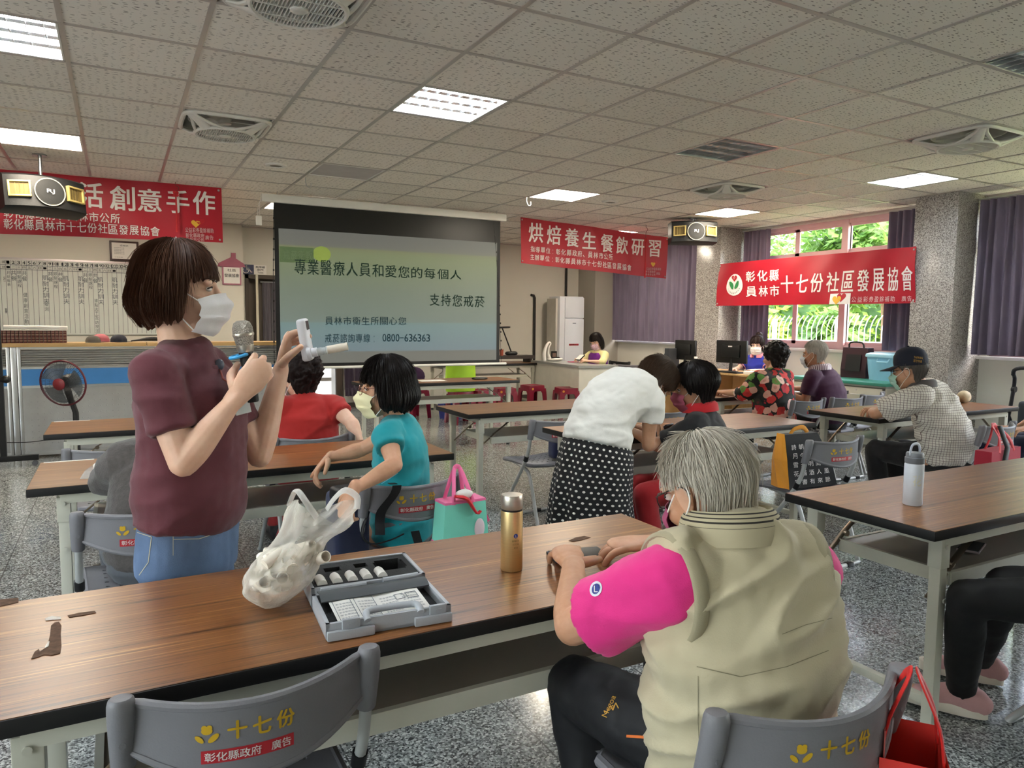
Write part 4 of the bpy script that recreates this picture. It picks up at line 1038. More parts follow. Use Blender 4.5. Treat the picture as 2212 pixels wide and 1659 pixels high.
# ---------------------------------------------------------------- office partition and what stands on it
PY = 8.65
M_PGREY = M('partition_grey', '#9b9c9b', .6, bump=.0); M_BLUE = M('partition_blue', '#3f7fc0', .55, var=.04); M_OAK = mat_wood('pale_oak', '#a98655', '#bb9863', '#c8a874', .6, .4)
def partition(label, x0, x1):
    t = thing('office_partition', label, 'partition', ((x0+x1)/2, PY, 0), 0, 'blue and grey office partitions'); h = (x1-x0)/2
    lo = MB().bx((-h+.03, -.02, .06), (h-.03, .02, .70))
    nx = int((x1-x0-.2)/.055)
    for i in range(nx):
        for j in range(9): lo.ell((-h+.1+i*.055, -.02, .14+j*.06), (.006, .004, .006), seg=6, rings=4)
    lo.build('grey_panel', M_PGREY, t)
    MB().bx((-h+.03, -.022, .725), (h-.03, .02, .89)).build('blue_panel', M_BLUE, t, smooth=False)
    MB().bx((-h+.03, -.026, .70), (h-.03, .024, .725)).bx((-h+.03, -.026, .89), (h-.03, .024, .91)).bx((-h+.03, -.026, .02), (h-.03, .024, .06)).bx((-h+.03, -.026, 1.09), (h-.03, .024, 1.105)).build('trim_rail', M_ALU, t, smooth=False)
    lv = MB()
    for k in range(7): lv.box((0, 0, .925+.024*k), (x1-x0-.07, .035, .009), rot=Matrix.Rotation(.5, 4, 'X'))
    lv.build('louvre_slats', M('pale_slats', '#a9aaa7', .4, metal=.3), t, smooth=False)
    for s in (-1, 1): MB().bx((s*h-.03 if s > 0 else -h, -.03, 0), (h if s > 0 else -h+.03, .03, 1.11), .004).build('post', M_ALU, t)
partition('partition panel with a blue band at the far left behind the black stand', -2.2, -.95)
partition('long partition panel with a blue band behind the electric fan', -.89, .62)
partition('partition panel with a blue band between the presenter and the screen', .66, 1.76)
MB_ = MB().bx((-.945, 8.62, 0), (-.895, 8.68, 1.11), .004).build('partition_post', M_ALU); tag(MB_, 'aluminium post joining two partition panels left of the fan', 'post')
for lb, x0, x1 in (('pale oak ledge board under the row of books', -2.2, .255), ('pale oak ledge board under the black umbrella pouch', .262, 1.76)):
    o = MB().bx((x0, 8.58, 1.112), (x1, 9.0, 1.15), .004).build('ledge_board', M_OAK); tag(o, lb, 'ledge')
t = thing('storage_shelf', 'dim shelf unit half seen through the partition slats', 'shelf', (.0, 10.2, 0))
MB().bx((-1.8, -.2, 0), (1.6, .2, .03)).bx((-1.8, -.2, .5), (1.6, .2, .53)).bx((-1.8, -.2, 1.0), (1.6, .2, 1.03)).bx((-1.8, .18, 0), (1.6, .2, 1.03)).build('shelf_board', M_SHELF, t, smooth=False)
M_BOOK = [M('maroon_book_spine', '#5a231d', .4, var=.1), M('brown_book_spine', '#6d2f22', .4, var=.1)]
M_BAND = M('gilt_band', '#c9b896', .4, metal=.3)
bx0 = -1.02
proto = None
for k in range(17):
    x = bx0+.0285*k*1.18
    lb = 'maroon leather-look bound volume in the row on the oak ledge'
    if proto is None:
        t = thing('bound_volume', lb, 'book', (x, 8.66, 1.15), 0, 'maroon volumes on the oak ledge')
        MB().bx((-.014, 0, 0), (.014, .09, .122), .003).build('cover', M_BOOK[0], t)
        bd = MB()
        for z in (.018, .045, .078, .105): bd.bx((-.0145, -.002, z), (.0145, .02, z+.004))
        bd.build('spine_band', M_BAND, t); MB().bx((-.012, .004, .122), (.012, .088, .1225)).build('page_block', M_PAPER, t); proto = t
    else: dup(proto, lb, (x, 8.66, 1.15))
o = MB().bx((-1.0, 8.65, 1.2735), (-.47, 8.85, 1.279), .001).build('paper_stack', M_PAPER)
pr = MB().tube([(-.99, 8.665, 1.305), (-.455, 8.665, 1.30)], .026, 14, flat=.8).build('paper_roll', M_PAPER); tag(pr, 'rolled white paper lying on the row of maroon volumes', 'paper roll')
tag(o, 'flat white sheets lying on the maroon volumes', 'paper')
def cap_pile(name, label, x, y, z, r, mat, brim=True, rz=0.0):
    t = thing(name, label, 'cap', (x, y, z), rz)
    MB().lathe([(r, 0), (r*.99, r*.35), (r*.8, r*.75), (r*.4, r*.98), (.002, r*1.02)], seg=24).build('crown', mat, t)
    if brim:
        b = MB(); b.sheet(lambda u, v: V(((r*.9+v*r*.75)*math.sin((u-.5)*2.0), -(r*.9+v*r*.75)*math.cos((u-.5)*2.0)*.95, .006+.0*v)), 14, 4, .003); b.uv = None; b.build('brim', mat, t)
    return t
cap_pile('baseball_hat', 'pink cloth cap on the oak ledge', -.17, 8.86, 1.15, .085, M('dusty_pink_cloth', '#b0636b', .8))
cap_pile('baseball_hat', 'grey brimmed cap beside the pink cap on the ledge', -.235, 8.70, 1.15, .07, M('grey_cloth', '#5b564f', .85), True, .6)
cap_pile('baseball_hat', 'navy cloth cap on the oak ledge', .0, 8.76, 1.15, .08, M('navy_cloth', '#20222e', .8), True, .8)
o = MB().tube([(.12, 8.72, 1.165), (.2, 8.72, 1.175), (.3, 8.72, 1.185), (.42, 8.72, 1.18)], [.008, .014, .026, .022], 12, smooth=3, flat=.8, round_=True).build('umbrella_pouch', M('black_nylon', '#17171a', .5)); tag(o, 'black folded umbrella pouch lying on the oak ledge', 'umbrella')

# ---------------------------------------------------------------- electric fan, rolling stand
FX, FY = -.385, 8.05
t = thing('electric_fan', 'black standing electric fan with a red hub before the partition', 'fan', (FX, FY, 0))
MB().lathe([(.17, 0), (.18, .012), (.16, .03), (.05, .045)], seg=32).build('base', M_BLACK, t)
MB().tube([(0, 0, .04), (0, 0, .5), (-.03, -.02, .62)], [.028, .026, .024], 14, flat=.7).build('pole', M_BLACK, t)
hm = Matrix.Translation((-.085, -.12, .795)) @ Matrix.Rotation(R_(-28), 4, 'Z') @ Matrix.Rotation(R_(6), 4, 'X') @ Matrix.Rotation(PI/2, 4, 'X')
def fput(nm, bb, mt, par=t): bb.v = [tuple(hm @ V(p)) for p in bb.v]; return bb.build(nm, mt, par)
fput('motor_housing', MB().tube([(0, 0, -.2), (0, 0, -.16), (0, 0, -.06), (0, 0, -.03)], [.04, .065, .07, .055], 18), M('dark_grey_plastic', '#3c3a3a', .45))
MB().tube([(-.03, -.02, .6), (-.05, -.06, .7), (-.06, -.07, .77)], [.026, .03, .032], 12).build('neck', M_BLACK, t)
gr = MB(); Rg = .21
for k in range(72):
    a = 2*PI*k/72
    gr.tube([(.055*math.cos(a), .055*math.sin(a), .062), (.13*math.cos(a+.1), .13*math.sin(a+.1), .058), (Rg*math.cos(a+.16), Rg*math.sin(a+.16), .012)], .0012, 4)
    if k % 2: gr.tube([(.07*math.cos(a), .07*math.sin(a), -.06), (Rg*math.cos(a), Rg*math.sin(a), -.01)], .0012, 4)
for r_, z_ in ((.09, .061), (.13, .058), (.17, .04)): gr.tube([(r_*math.cos(2*PI*k/40), r_*math.sin(2*PI*k/40), z_) for k in range(40)], .0014, 4, closed=True)
fput('guard', gr, M_BLACK)
fput('guard_rim', MB().tube([(Rg*math.cos(2*PI*k/48), Rg*math.sin(2*PI*k/48), 0) for k in range(48)], .009, 8, closed=True), M('red_black_rim', '#55131f', .4))
fput('hub_cap', MB().lathe([(.055, .058), (.054, .072), (.035, .08), (.001, .082)], seg=28), M('hub_red', '#6f1d24', .4))
for k in range(3):
    bm_ = MB(); bm_.sheet(lambda u, v: V(((.04+.145*v)*math.cos(2*PI*k/3+(u-.5)*(1.1+.5*v)), (.04+.145*v)*math.sin(2*PI*k/3+(u-.5)*(1.1+.5*v)), .035*(u-.5)+.01)), 10, 6, .002); bm_.uv = None; fput('fan_blade', bm_, M('smoke_blade', '#5d646b', .3, alpha=.55))
o = MB().tube([(FX-.05, FY+.15, .015), (FX+.0, FY+.42, .12), (-.5, 8.55, .2), (-.8, 8.55, .17), (-1.2, 8.5, .2), (-1.6, 8.55, .2)], .004, 6, smooth=6).build('power_cord', M_BLACK); tag(o, 'thin black power cord sagging along the partition', 'cord')
t = thing('rolling_stand', 'black metal rolling stand cut by the left edge', 'stand', (at(4, 900, 8.16).x-.005, 8.16, 0))
MB().bx((-.02, -.025, .06), (.03, .025, 1.9)).build('upright', M_BLACKM, t)
MB().bx((-.4, -.028, .055), (.28, .028, .105), .003).build('foot_bar', M_BLACKM, t)
for x in (-.36, .25): MB().cyl((x, -.012, .028), .026, .024, 18, mtx=Matrix.Rotation(PI/2, 4, 'X')).bx((x-.012, -.02, .03), (x+.012, .02, .06)).build('caster', M('grey_rubber', '#55565a', .5, metal=.3), t)
MB().tube([(.03, -.02, .83), (.06, -.05, .83)], [.03, .036], 16, round_=True).build('clamp_knob', M_BLACK, t)

# ---------------------------------------------------------------- far right corner: air conditioner, counter, stools
t = thing('air_conditioner', 'tall white floor-standing air conditioner in the far corner', 'air conditioner', (7.12, 11.1, 0))
M_ACW = M('ac_white', '#dfe3ea', .35, var=.01)
MB().bx((-.26, -.17, .02), (.24, .2, 1.86), .015).build('cabinet', M_ACW, t)
MB().bx((-.16, -.19, 1.48), (.24, -.17, 1.84), .006).build('air_outlet_panel', M_ACW, t); fp = MB().bx((-.16, -.19, .04), (.24, -.17, 1.465), .006).build('front_panel', M_ACW, t)
st = MB().bx((-.07, -.194, .99), (.13, -.19, 1.02)).build('red_label', M_REDS, fp); letter('lettering', [('冷氣請勿擅自操作', -.06, .12, .996, 1.014, .01)], M_WPRINT, st, lambda x, y: V((x, -.1945, y)))
MB().bx((0, -.193, 1.38), (.07, -.19, 1.392)).build('badge', M_INKG, fp); MB().bx((-.3, -.1, .02), (-.262, .2, 1.82)).build('pipe_cover', M('pipe_cover', '#c9c6bd', .5), t)
o = MB().tube([(6.66, 11.47, .3), (6.66, 11.47, 1.84), (6.64, 11.47, 1.88), (6.58, 11.47, 1.89)], .022, 10).build('pipe', M('black_pipe_wrap', '#2b2a28', .6)); tag(o, 'black wrapped pipe with a bent top on the wall by the air conditioner', 'pipe')
o = MB().tube([(7.33, 11.47, 1.2), (7.33, 11.47, CZ-.01)], .022, 10).build('pipe', M('black_pipe_wrap', '#2b2a28', .6)); tag(o, 'black pipe rising behind the air conditioner to the banner', 'pipe')
M_CTR = M('counter_cream', '#d2cfc2', .5, var=.04); M_CTRT = M('counter_top_grey', '#9b9d9a', .3)
t = thing('reception_counter', 'pale L-shaped counter where the woman in the purple vest sits', 'counter', (5.9, 8.85, 0))
def quad_prism(pts, z0, z1): return MB().loft([[(x, y, z0) for x, y in pts], [(x, y, z1) for x, y in pts]])
quad_prism([(0, 0), (.09, 1.5), (.13, 1.5), (.04, .03)], 0, .74).build('long_panel', M_CTR, t, smooth=False)
quad_prism([(0, 0), (.52, -.16), (.52, -.12), (.04, .04)], 0, .74).build('short_panel', M_CTR, t, smooth=False)
quad_prism([(-.03, -.03), (.56, -.2), (.62, .12), (.42, .22), (.5, 1.52), (.06, 1.52)], .74, .775).build('counter_top', M_CTRT, t, smooth=False)
M_STOOL = M('maroon_stool_plastic', '#7d1f33', .25, var=.05)
def stool(label, x, y, rz, first=[None]):
    if first[0] is not None: return dup(first[0], label, (x, y, 0), rz)
    t = thing('plastic_stool', label, 'stool', (x, y, 0), rz, 'maroon plastic stools')
    sq = lambda h, z: [(h*math.copysign(abs(math.cos(a))**.4, math.cos(a)), h*math.copysign(abs(math.sin(a))**.4, math.sin(a)), z) for a in [2*PI*k/32 for k in range(32)]]
    MB().loft([sq(.13, .435), sq(.15, .445), sq(.152, .43), sq(.155, .36), sq(.149, .36), sq(.145, .425)]).build('seat', M_STOOL, t)
    for sx in (-1, 1):
        for sy in (-1, 1): MB().loft([[(sx*(a), sy*(a), z), (sx*(a-w_), sy*a, z), (sx*(a-w_), sy*(a-.012), z), (sx*(a-.012), sy*(a-.012), z), (sx*(a-.012), sy*(a-w_), z), (sx*a, sy*(a-w_), z)] for a, w_, z in ((.148, .12, .40), (.155, .075, .33), (.172, .06, .0))]).build('leg', M_STOOL, t)
    o_ = MB().cyl((-.1, -.155, .40), .018, .002, 14, mtx=Matrix.Rotation(PI/2, 4, 'X')).build('round_sticker', M('orange_sticker', '#d88a3a', .5), t); first[0] = t; return t
stool('maroon plastic stool left of the counter corner', 5.52, 9.55, .1); stool('maroon plastic stool before the pale counter, nearest the woman in white', 5.78, 9.0, -.2)
stool('maroon plastic stool under the lime bag, seen below the screen table', 4.45, 9.15, .2); stool('maroon plastic stool behind the right legs of the screen table', 4.9, 9.3, -.1)
t = thing('desk_lamp', 'black desk lamp with a slanted arm by the back wall', 'lamp', (5.62, 10.42, .86))
TBK = MB().bx((5.0, 10.35, .80), (6.02, 10.62, .855)).build('raised_shelf', M('dark_walnut', '#3a332e', .5)); tag(TBK, 'dark low shelf raised on the back table under the lamp', 'shelf')
MB().tube([(-.07, 0, .03), (.07, 0, .03)], .045, 14, flat=.7, round_=True).build('base', M_BLACK, t); MB().tube([(.0, 0, .05), (-.13, 0, .35), (-.17, 0, .44)], .011, 8).build('arm', M_BLACK, t); MB().tube([(-.27, 0, .445), (-.06, 0, .455)], .04, 14, flat=.4, round_=True).build('lamp_shade', M_BLACK, t)
for x in (5.06, 5.96): MB().bx((x-.02, 10.37, .741), (x+.02, 10.6, .80)).build('shelf_support', M('dark_walnut', '#3a332e', .5), TBK)
o = MB().cyl((5.42, 10.38, .856), .028, .10, 16, r2=.034).build('paper_cup', M('terracotta', '#a8543e', .6)); tag(o, 'terracotta coloured cup between the painted box and desk lamp', 'cup')
t = thing('painted_box', 'black box painted with gold figures beside the screen edge', 'box', (5.2, 10.45, .856))
MB().box((0, 0, .12), (.3, .14, .24), bev=.004).build('box_body', M('lacquer_green_black', '#1d2b24', .35), t)
fg = MB()
for cx, sc_ in ((-.07, 1.0), (.05, .85), (.12, .6)):
    for (dx_, dz, rx, rz_) in ((0, .08, .028, .04), (-.03, .06, .012, .02), (.03, .06, .012, .02), (0, .145, .018, .02), (0, .185, .007, .02), (-.02, .015, .012, .018), (.02, .015, .012, .018)): fg.ell((cx+dx_*sc_, -.071, .02+dz*sc_), (rx*sc_, .003, rz_*sc_), seg=12, rings=6)
fg.build('gold_figures', M('gold_paint', '#d29b35', .4), t)
t = thing('tissue_dispenser', 'white swan-shaped holder on the counter', 'holder', (6.08, 10.0, .776))
MB().tube([(-.08, .0, .02), (-.09, 0, .12), (-.05, 0, .24), (.0, 0, .3), (.03, 0, .28), (.0, 0, .22), (-.01, 0, .12), (.02, 0, .03)], [.03, .03, .024, .016, .014, .014, .018, .03], 10, smooth=4, round_=True).build('neck', M_WHITE, t)
MB().ell((.12, 0, .03), (.14, .09, .035)).build('tray', M_WHITE, t); MB().tube([(.02, -.05, .055), (.14, -.06, .06), (.24, -.02, .03)], .012, 8).build('rim_line', M_BLACK, t)
t = thing('small_photo_frame', 'small black framed picture beside the white holder', 'picture frame', (6.3, 10.2, .776)); MB().bx((-.05, -.01, 0), (.05, .01, .15)).build('frame', M_BLACK, t); MB().bx((-.035, -.012, .02), (.035, -.01, .12)).build('picture', M('photo_brown', '#7a6258', .5), t)
o = MB().bx((6.22, 9.55, .776), (6.36, 9.66, .786)).build('notebook', M('magenta_cover', '#b02a5a', .5)); tag(o, 'thin magenta notebook lying on the counter', 'notebook')
bc = make_chair('black folding chair against the wall behind the purple vest', (7.25, 9.9, 0), R_(100), 0, None)
def recol(root, m):
    for ch in root.children:
        if ch.type == 'MESH' and ch.name.split('.')[0] in ('backrest', 'post_sleeve', 'seat', 'front_leg_frame', 'rear_leg_frame'):
            ch.data = ch.data.copy(); ch.data.materials[0] = m
recol(bc, M_BLACK)
dup(C1, 'grey folding chair squeezed between the counter and the far wall', (6.85, 9.0, 0), R_(130))
# things below the screen
t = thing('lime_bag', 'bright lime green bag on a stool below the screen', 'bag', (4.12, 9.1, .445))
mb = MB(); mb.loft([[(.22*math.copysign(abs(math.cos(a))**.6, math.cos(a))*s, .1*math.sin(a)*s, z) for a in [2*PI*k/20 for k in range(20)]] for s, z in ((.95, .0), (1.05, .08), (1.0, .22), (.98, .34), (1.0, .38))]); mb.build('bag_body', M('lime_cloth', '#a8d630', .6, bump=.4, bscale=12), t)
stool('maroon plastic stool carrying the lime bag', 4.12, 9.1, .0)
o = MB().ell((3.75, 9.9, .6), (.16, .1, .14)).build('folded_jacket', M('dark_purple_cloth', '#3b1f46', .8, bump=.5, bscale=10)); tag(o, 'dark purple bundle of cloth on a stool left of the lime bag', 'cloth')
stool('maroon plastic stool under the dark purple bundle', 3.75, 9.9, .3)
t = thing('blue_crate', 'blue plastic crate on the floor beneath the back table', 'crate', (4.2, 9.6, 0)); M_BLUEP = M('deep_blue_plastic', '#23307d', .4)
MB().loft([[(sx*.14, sy*.1, 0) for sx, sy in ((-1, -1), (1, -1), (1, 1), (-1, 1))], [(sx*.17, sy*.13, .3) for sx, sy in ((-1, -1), (1, -1), (1, 1), (-1, 1))]]).build('crate_body', M_BLUEP, t, smooth=False); MB().box((0, 0, .3), (.37, .29, .03), bev=.006).build('crate_rim', M_BLUEP, t)
t = thing('yellow_pouch', 'mustard yellow pouch hanging on the back table leg', 'pouch', (3.72, 10.12, .35)); MB().tube([(0, 0, .38), (0, 0, .3), (0, 0, .15), (0, 0, .0)], [.008, .03, .05, .03], 12, flat=.5, smooth=3).build('pouch_body', M('mustard_cloth', '#c19a2b', .7), t)
o = MB().tube([(3.55, 7.47, .755), (3.68, 7.45, .755)], .03, 12, flat=.45, round_=True).build('glasses_case', M_BLACK); tag(o, 'black oval case on the table below the screen', 'case')
o = MB().bx((2.9, 7.42, .7405), (3.2, 7.64, .742)).build('paper_sheet', M_PAPER); tag(o, 'white paper sheet on the table below the screen', 'paper')

# ---------------------------------------------------------------- staff desk, monitors, green desk
M_DESK = mat_wood('pale_beech', '#b9925f', '#cfa874', '#dab988', .7, .35)
t = thing('computer_desk', 'pale beech computer desk with two monitors by the first column', 'desk', (6.93, 7.25, 0))
MB().bx((0, -.85, .735), (.62, 1.0, .76), .003).build('desk_top', M_DESK, t); 
for y in (-.83, .0, .97): MB().bx((.02, y-.012, 0), (.6, y+.012, .735)).build('side_panel', M_DESK, t, smooth=False)
MB().bx((.4, -.82, .12), (.42, .96, .735)).build('back_panel', M_DESK, t, smooth=False); MB().bx((.03, -.82, .4), (.4, 0, .42)).build('shelf', M_DESK, t, smooth=False)
o = MB().bx((6.97, 6.5, .425), (7.25, 6.85, .5), .004).build('file_box', M('orange_red_box', '#d4492e', .5)); tag(o, 'orange red file box on the desk shelf beside the floral blouse', 'box')
def monitor(label, x, y, rz, w_, h_, badge):
    t = thing('monitor', label, 'monitor', (x, y, .761), rz, 'computer monitors on the staff desk')
    MB().lathe([(.11, 0), (.115, .008), (.09, .016), (.02, .02)], seg=24).build('base', M_BLACK, t)
    MB().tube([(0, 0, .015), (0, .01, .12), (0, .02, .22)], [.03, .025, .03], 10, flat=.5).build('stand', M_BLACK, t)
    MB().box((0, .02, .12+h_/2), (w_, .035, h_), bev=.008).box((0, -.005, .13+h_/2), (w_*.6, .03, h_*.55), bev=.01).build('screen_case', M_BLACK, t)
    MB().bx((-w_/2+.012, .0378, .135), (w_/2-.012, .039, .108+h_)).build('display', emis('screen_glow', '#b9cbe0', .8), t, smooth=False)
    if badge: MB().bx((-.03, -.0215, .1+h_*.78), (.03, -.0205, .1+h_*.78+.016)).build('badge', M_BW, t)
monitor('black computer monitor directly before the staff woman in blue', 7.12, 7.08, R_(-80), .47, .30, True)
monitor('dark blue-black monitor left of the granite column edge', 7.1, 7.95, R_(-80), .36, .28, False)
t = thing('desktop_speaker_set', 'small grey computer tower with cables left of the dark monitor', 'computer', (7.0, 8.12, .761)); MB().box((.03, .02, .14), (.2, .09, .28), bev=.005).build('tower_case', M('dark_grey_case', '#3a3d42', .5), t)
MB().tube([(0, .1, .02), (-.05, .13, .1), (-.02, .12, .2)], .004, 6, smooth=3).build('cable', M_BLACK, t)
t = thing('keyboard', 'dark keyboard below the staff monitor', 'keyboard', (7.02, 7.0, .761)); MB().box((0, 0, .01), (.14, .4, .018), bev=.004).build('key_bed', M_BLACK, t)
o = MB().bx((6.98, 6.48, .761), (7.16, 6.72, .80), .006).build('paper_stack', M_PAPER); tag(o, 'thick stack of white papers at the desk end by the floral blouse', 'papers')
t = thing('spray_bottle', 'small white bottle between the two monitors', 'bottle', (7.08, 7.7, .761)); MB().lathe([(.03, 0), (.032, .1), (.012, .13), (.012, .15)], seg=16).build('bottle_body', M('blue_grey_plastic', '#51647c', .4), t); MB().box((0, 0, .165), (.05, .02, .03), bev=.004).build('spray_head', M_WHITE, t)
M_DRAW = M('beige_steel_drawer', '#c6c3b4', .4, var=.03)
t = thing('steel_desk', 'beige steel desk with a green top below the window', 'desk', (7.70, 5.64, 0))
MB().bx((-.38, -.66, .73), (.36, .66, .765), .005).build('desk_top', M('green_desk_top', '#3f8f7d', .3, var=.05), t)
MB().bx((-.37, -.66, .71), (.36, .66, .73)).build('top_edge', M('desk_edge_grey', '#8e9089', .5), t, smooth=False)
MB().bx((-.34, -.64, .08), (.34, -.62, .71)).bx((-.34, .62, .08), (.34, .64, .71)).bx((.3, -.64, .08), (.32, .64, .71)).build('carcass', M_DRAW, t, smooth=False)
for y0, y1 in ((-.60, .04), (.07, .60)):
    d_ = MB().bx((-.365, y0, .53), (.28, y1, .70), .004).build('drawer', M_DRAW, t); MB().tube([(-.37, (y0+y1)/2-.06, .62), (-.39, (y0+y1)/2-.05, .62), (-.39, (y0+y1)/2+.05, .62), (-.37, (y0+y1)/2+.06, .62)], .006, 6).build('handle', M_ALU, d_)
    MB().cyl((-.366, (y0+y1)/2, .67), .008, .004, 12, mtx=Matrix.Rotation(-PI/2, 4, 'Y')).build('lock', M_ALU, d_)
for x in (-.32, .3):
    for y in (-.62, .62): MB().bx((x-.02, y-.02, 0), (x+.02, y+.02, .12)).build('leg', M_DRAW, t)
t = thing('storage_bin', 'light blue lidded plastic bin on the green desk', 'bin', (7.82, 5.26, .766)); M_LB = M('light_blue_plastic', '#8cc4e2', .35, alpha=.96)
def rr(hx, hy, z, e=.35): return [(hx*math.copysign(abs(math.cos(a))**e, math.cos(a)), hy*math.copysign(abs(math.sin(a))**e, math.sin(a)), z) for a in [2*PI*k/40 for k in range(40)]]
MB().loft([rr(.15, .215, 0), rr(.16, .23, .1), rr(.17, .245, .27)]).build('tub', M_LB, t); MB().loft([rr(.182, .258, .265), rr(.185, .262, .28), rr(.18, .256, .30), rr(.15, .22, .315)]).build('lid', M('light_blue_lid', '#a3d3e8', .35), t)
for s in (-1, 1): MB().box((-.178, s*.0, .20), (.02, .16, .025), bev=.005) ; 
MB().tube([(-.165, -.07, .245), (-.195, -.065, .215), (-.195, .065, .215), (-.165, .07, .245)], .009, 8).build('handle', M('light_blue_lid', '#a3d3e8', .35), t)
t = thing('document_bag', 'dark maroon and black bag standing on the green desk by the bin', 'bag', (7.86, 5.74, .766)); mb = MB(); mb.loft([[(.07*s*sx, .17*sy, z) for sx, sy in ((-1, -1), (1, -1), (1, 1), (-1, 1))] for s, z in ((1.1, 0), (1.2, .1), (.7, .36))]); mb.build('bag_body', M('dark_maroon_nylon', '#341822', .5), t, smooth=False)
MB().tube([(-.03, -.1, .34), (-.04, -.08, .42), (-.04, .08, .42), (-.03, .1, .34)], .01, 8, smooth=3).build('handle', M_BLACK, t); MB().box((-.085, 0, .18), (.006, .2, .2), rot=Matrix.Rotation(.1, 4, 'Y')).build('front_pocket', M('black_nylon', '#17171a', .5), t)
t = thing('rollator_walker', 'dark folding rollator walker parked by the wall at the right', 'walker', (7.45, 3.55, 0)); M_WK = M('walker_frame', '#24272c', .4, metal=.3)
for s in (-1, 1):
    MB().tube([(-.22, s*.24, .07), (-.02, s*.25, .5), (.06, s*.25, .86), (.0, s*.235, .95)], .017, 10, smooth=4).build('side_tube', M_WK, t); MB().tube([(.26, s*.24, .07), (.1, s*.25, .4), (-.0, s*.25, .55)], .015, 10, smooth=3).build('rear_tube', M_WK, t)
    for x in (-.22, .26): MB().cyl((x, s*.24+.012, .075), .075, .025, 22, mtx=Matrix.Rotation(PI/2, 4, 'X')).build('wheel', M_BLACK, t)
    MB().cyl((.06, s*.25+.015, .8), .03, .03, 16, mtx=Matrix.Rotation(PI/2, 4, 'X')).build('hinge', M_BLACK, t)
MB().tube([(.0, -.235, .94), (-.02, -.2, 1.0), (-.03, 0, 1.02), (-.02, .2, 1.0), (0, .235, .94)], .018, 10, smooth=4).build('push_handle', M_WK, t); MB().box((.02, 0, .55), (.1, .34, .3), bev=.04, seg=4).build('carry_pouch', M('dark_slate_cloth', '#2f363f', .7), t); MB().box((.05, 0, .45), (.3, .4, .03), bev=.01).build('seat', M_BLACK, t)
t = thing('pink_ribbon', 'pink ribbon tied to the rollator handle', 'ribbon', (7.42, 3.57, .99)); MB().tube([(0, 0, .02), (-.01, .0, -.05), (-.02, .01, -.28)], [.014, .022, .012], 8, flat=.3).tube([(0, 0, .02), (0, .07, -.02)], [.012, .02], 8, flat=.4).build('ribbon_tail', M('hot_pink_ribbon', '#d02a70', .5), t)
t = thing('hand_bag', 'dark patterned bag on the table before the rollator', 'bag', (6.25, 3.75, .741)); MB().ell((0, 0, .055), (.13, .07, .06)).build('bag_body', M('dark_patterned_cloth', '#2b2624', .6, var=.6, vscale=30), t); MB().tube([(-.08, 0, .09), (-.05, 0, .14), (.05, 0, .14), (.08, 0, .09)], .006, 6, smooth=3).build('handle', M_BLACK, t)
t = thing('cream_pouch', 'small cream pouch on the table before the rollator', 'pouch', (6.38, 3.62, .741)); MB().ell((0, 0, .05), (.07, .05, .055)).build('pouch_body', M('cream_cloth', '#cdbb9a', .7, var=.3, vscale=20), t)
# ================================================================ people
def skin_mat(name, c, c2):
    if name in _mats: return _mats[name]
    n = N(name); v = n.coord('Object'); f = n.noise(v, 22, 4, .6)
    n.base(n.ramp(f, [(.3, c), (.7, c2)])); n.set(Roughness=.5); n.b.inputs['Subsurface Weight'].default_value = .12
    n.b.inputs['Subsurface Radius'].default_value = (.01, .004, .002); n.b.inputs['Subsurface Scale'].default_value = 1.0
    n.bump(n.noise(v, 260, 3), .06, .002); _mats[name] = n.m; return n.m
SK_FAIR = skin_mat('fair_skin', '#d9ad92', '#e4bda4'); SK_MID = skin_mat('tan_skin', '#c2906f', '#cf9f80'); SK_OLD = skin_mat('weathered_skin', '#b98767', '#c99a7c')
def hair_mat(name, lo, hi, streak=60.0, rough=.42, scalp=None):
    if name in _mats: return _mats[name]
    n = N(name); v = n.coord('UV', (streak*4, 3, 1)); f = n.noise(v, 1.0, 4, .6); f2 = n.noise(n.coord('UV', (streak, 1.5, 1)), 1.0, 2)
    c = n.ramp(n.math('ADD', n.math('MULTIPLY', f, .6), n.math('MULTIPLY', f2, .4)), [(.3, lo), (.72, hi)])
    if scalp:
        tc = n.n('TexCoord'); sx = n.n('SeparateXYZ'); n.l(tc.outputs['UV'], sx.inputs[0]); c = n.mix(n.ramp(sx.outputs[1], [(.12, (.7, .7, .7, 1)), (.42, (0, 0, 0, 1))]), c, lin(scalp))
    n.base(c); n.set(Roughness=rough, Specular_IOR_Level=.14)
    n.bump(f, .35, .003); _mats[name] = n.m; return n.m
def cloth(name, c, var=.05, rough=.85, **kw): return M(name, c, rough, var=var, vscale=5, bump=kw.pop('bump', .15), bscale=kw.pop('bscale', 420), sheen=kw.pop('sheen', .15), **kw)

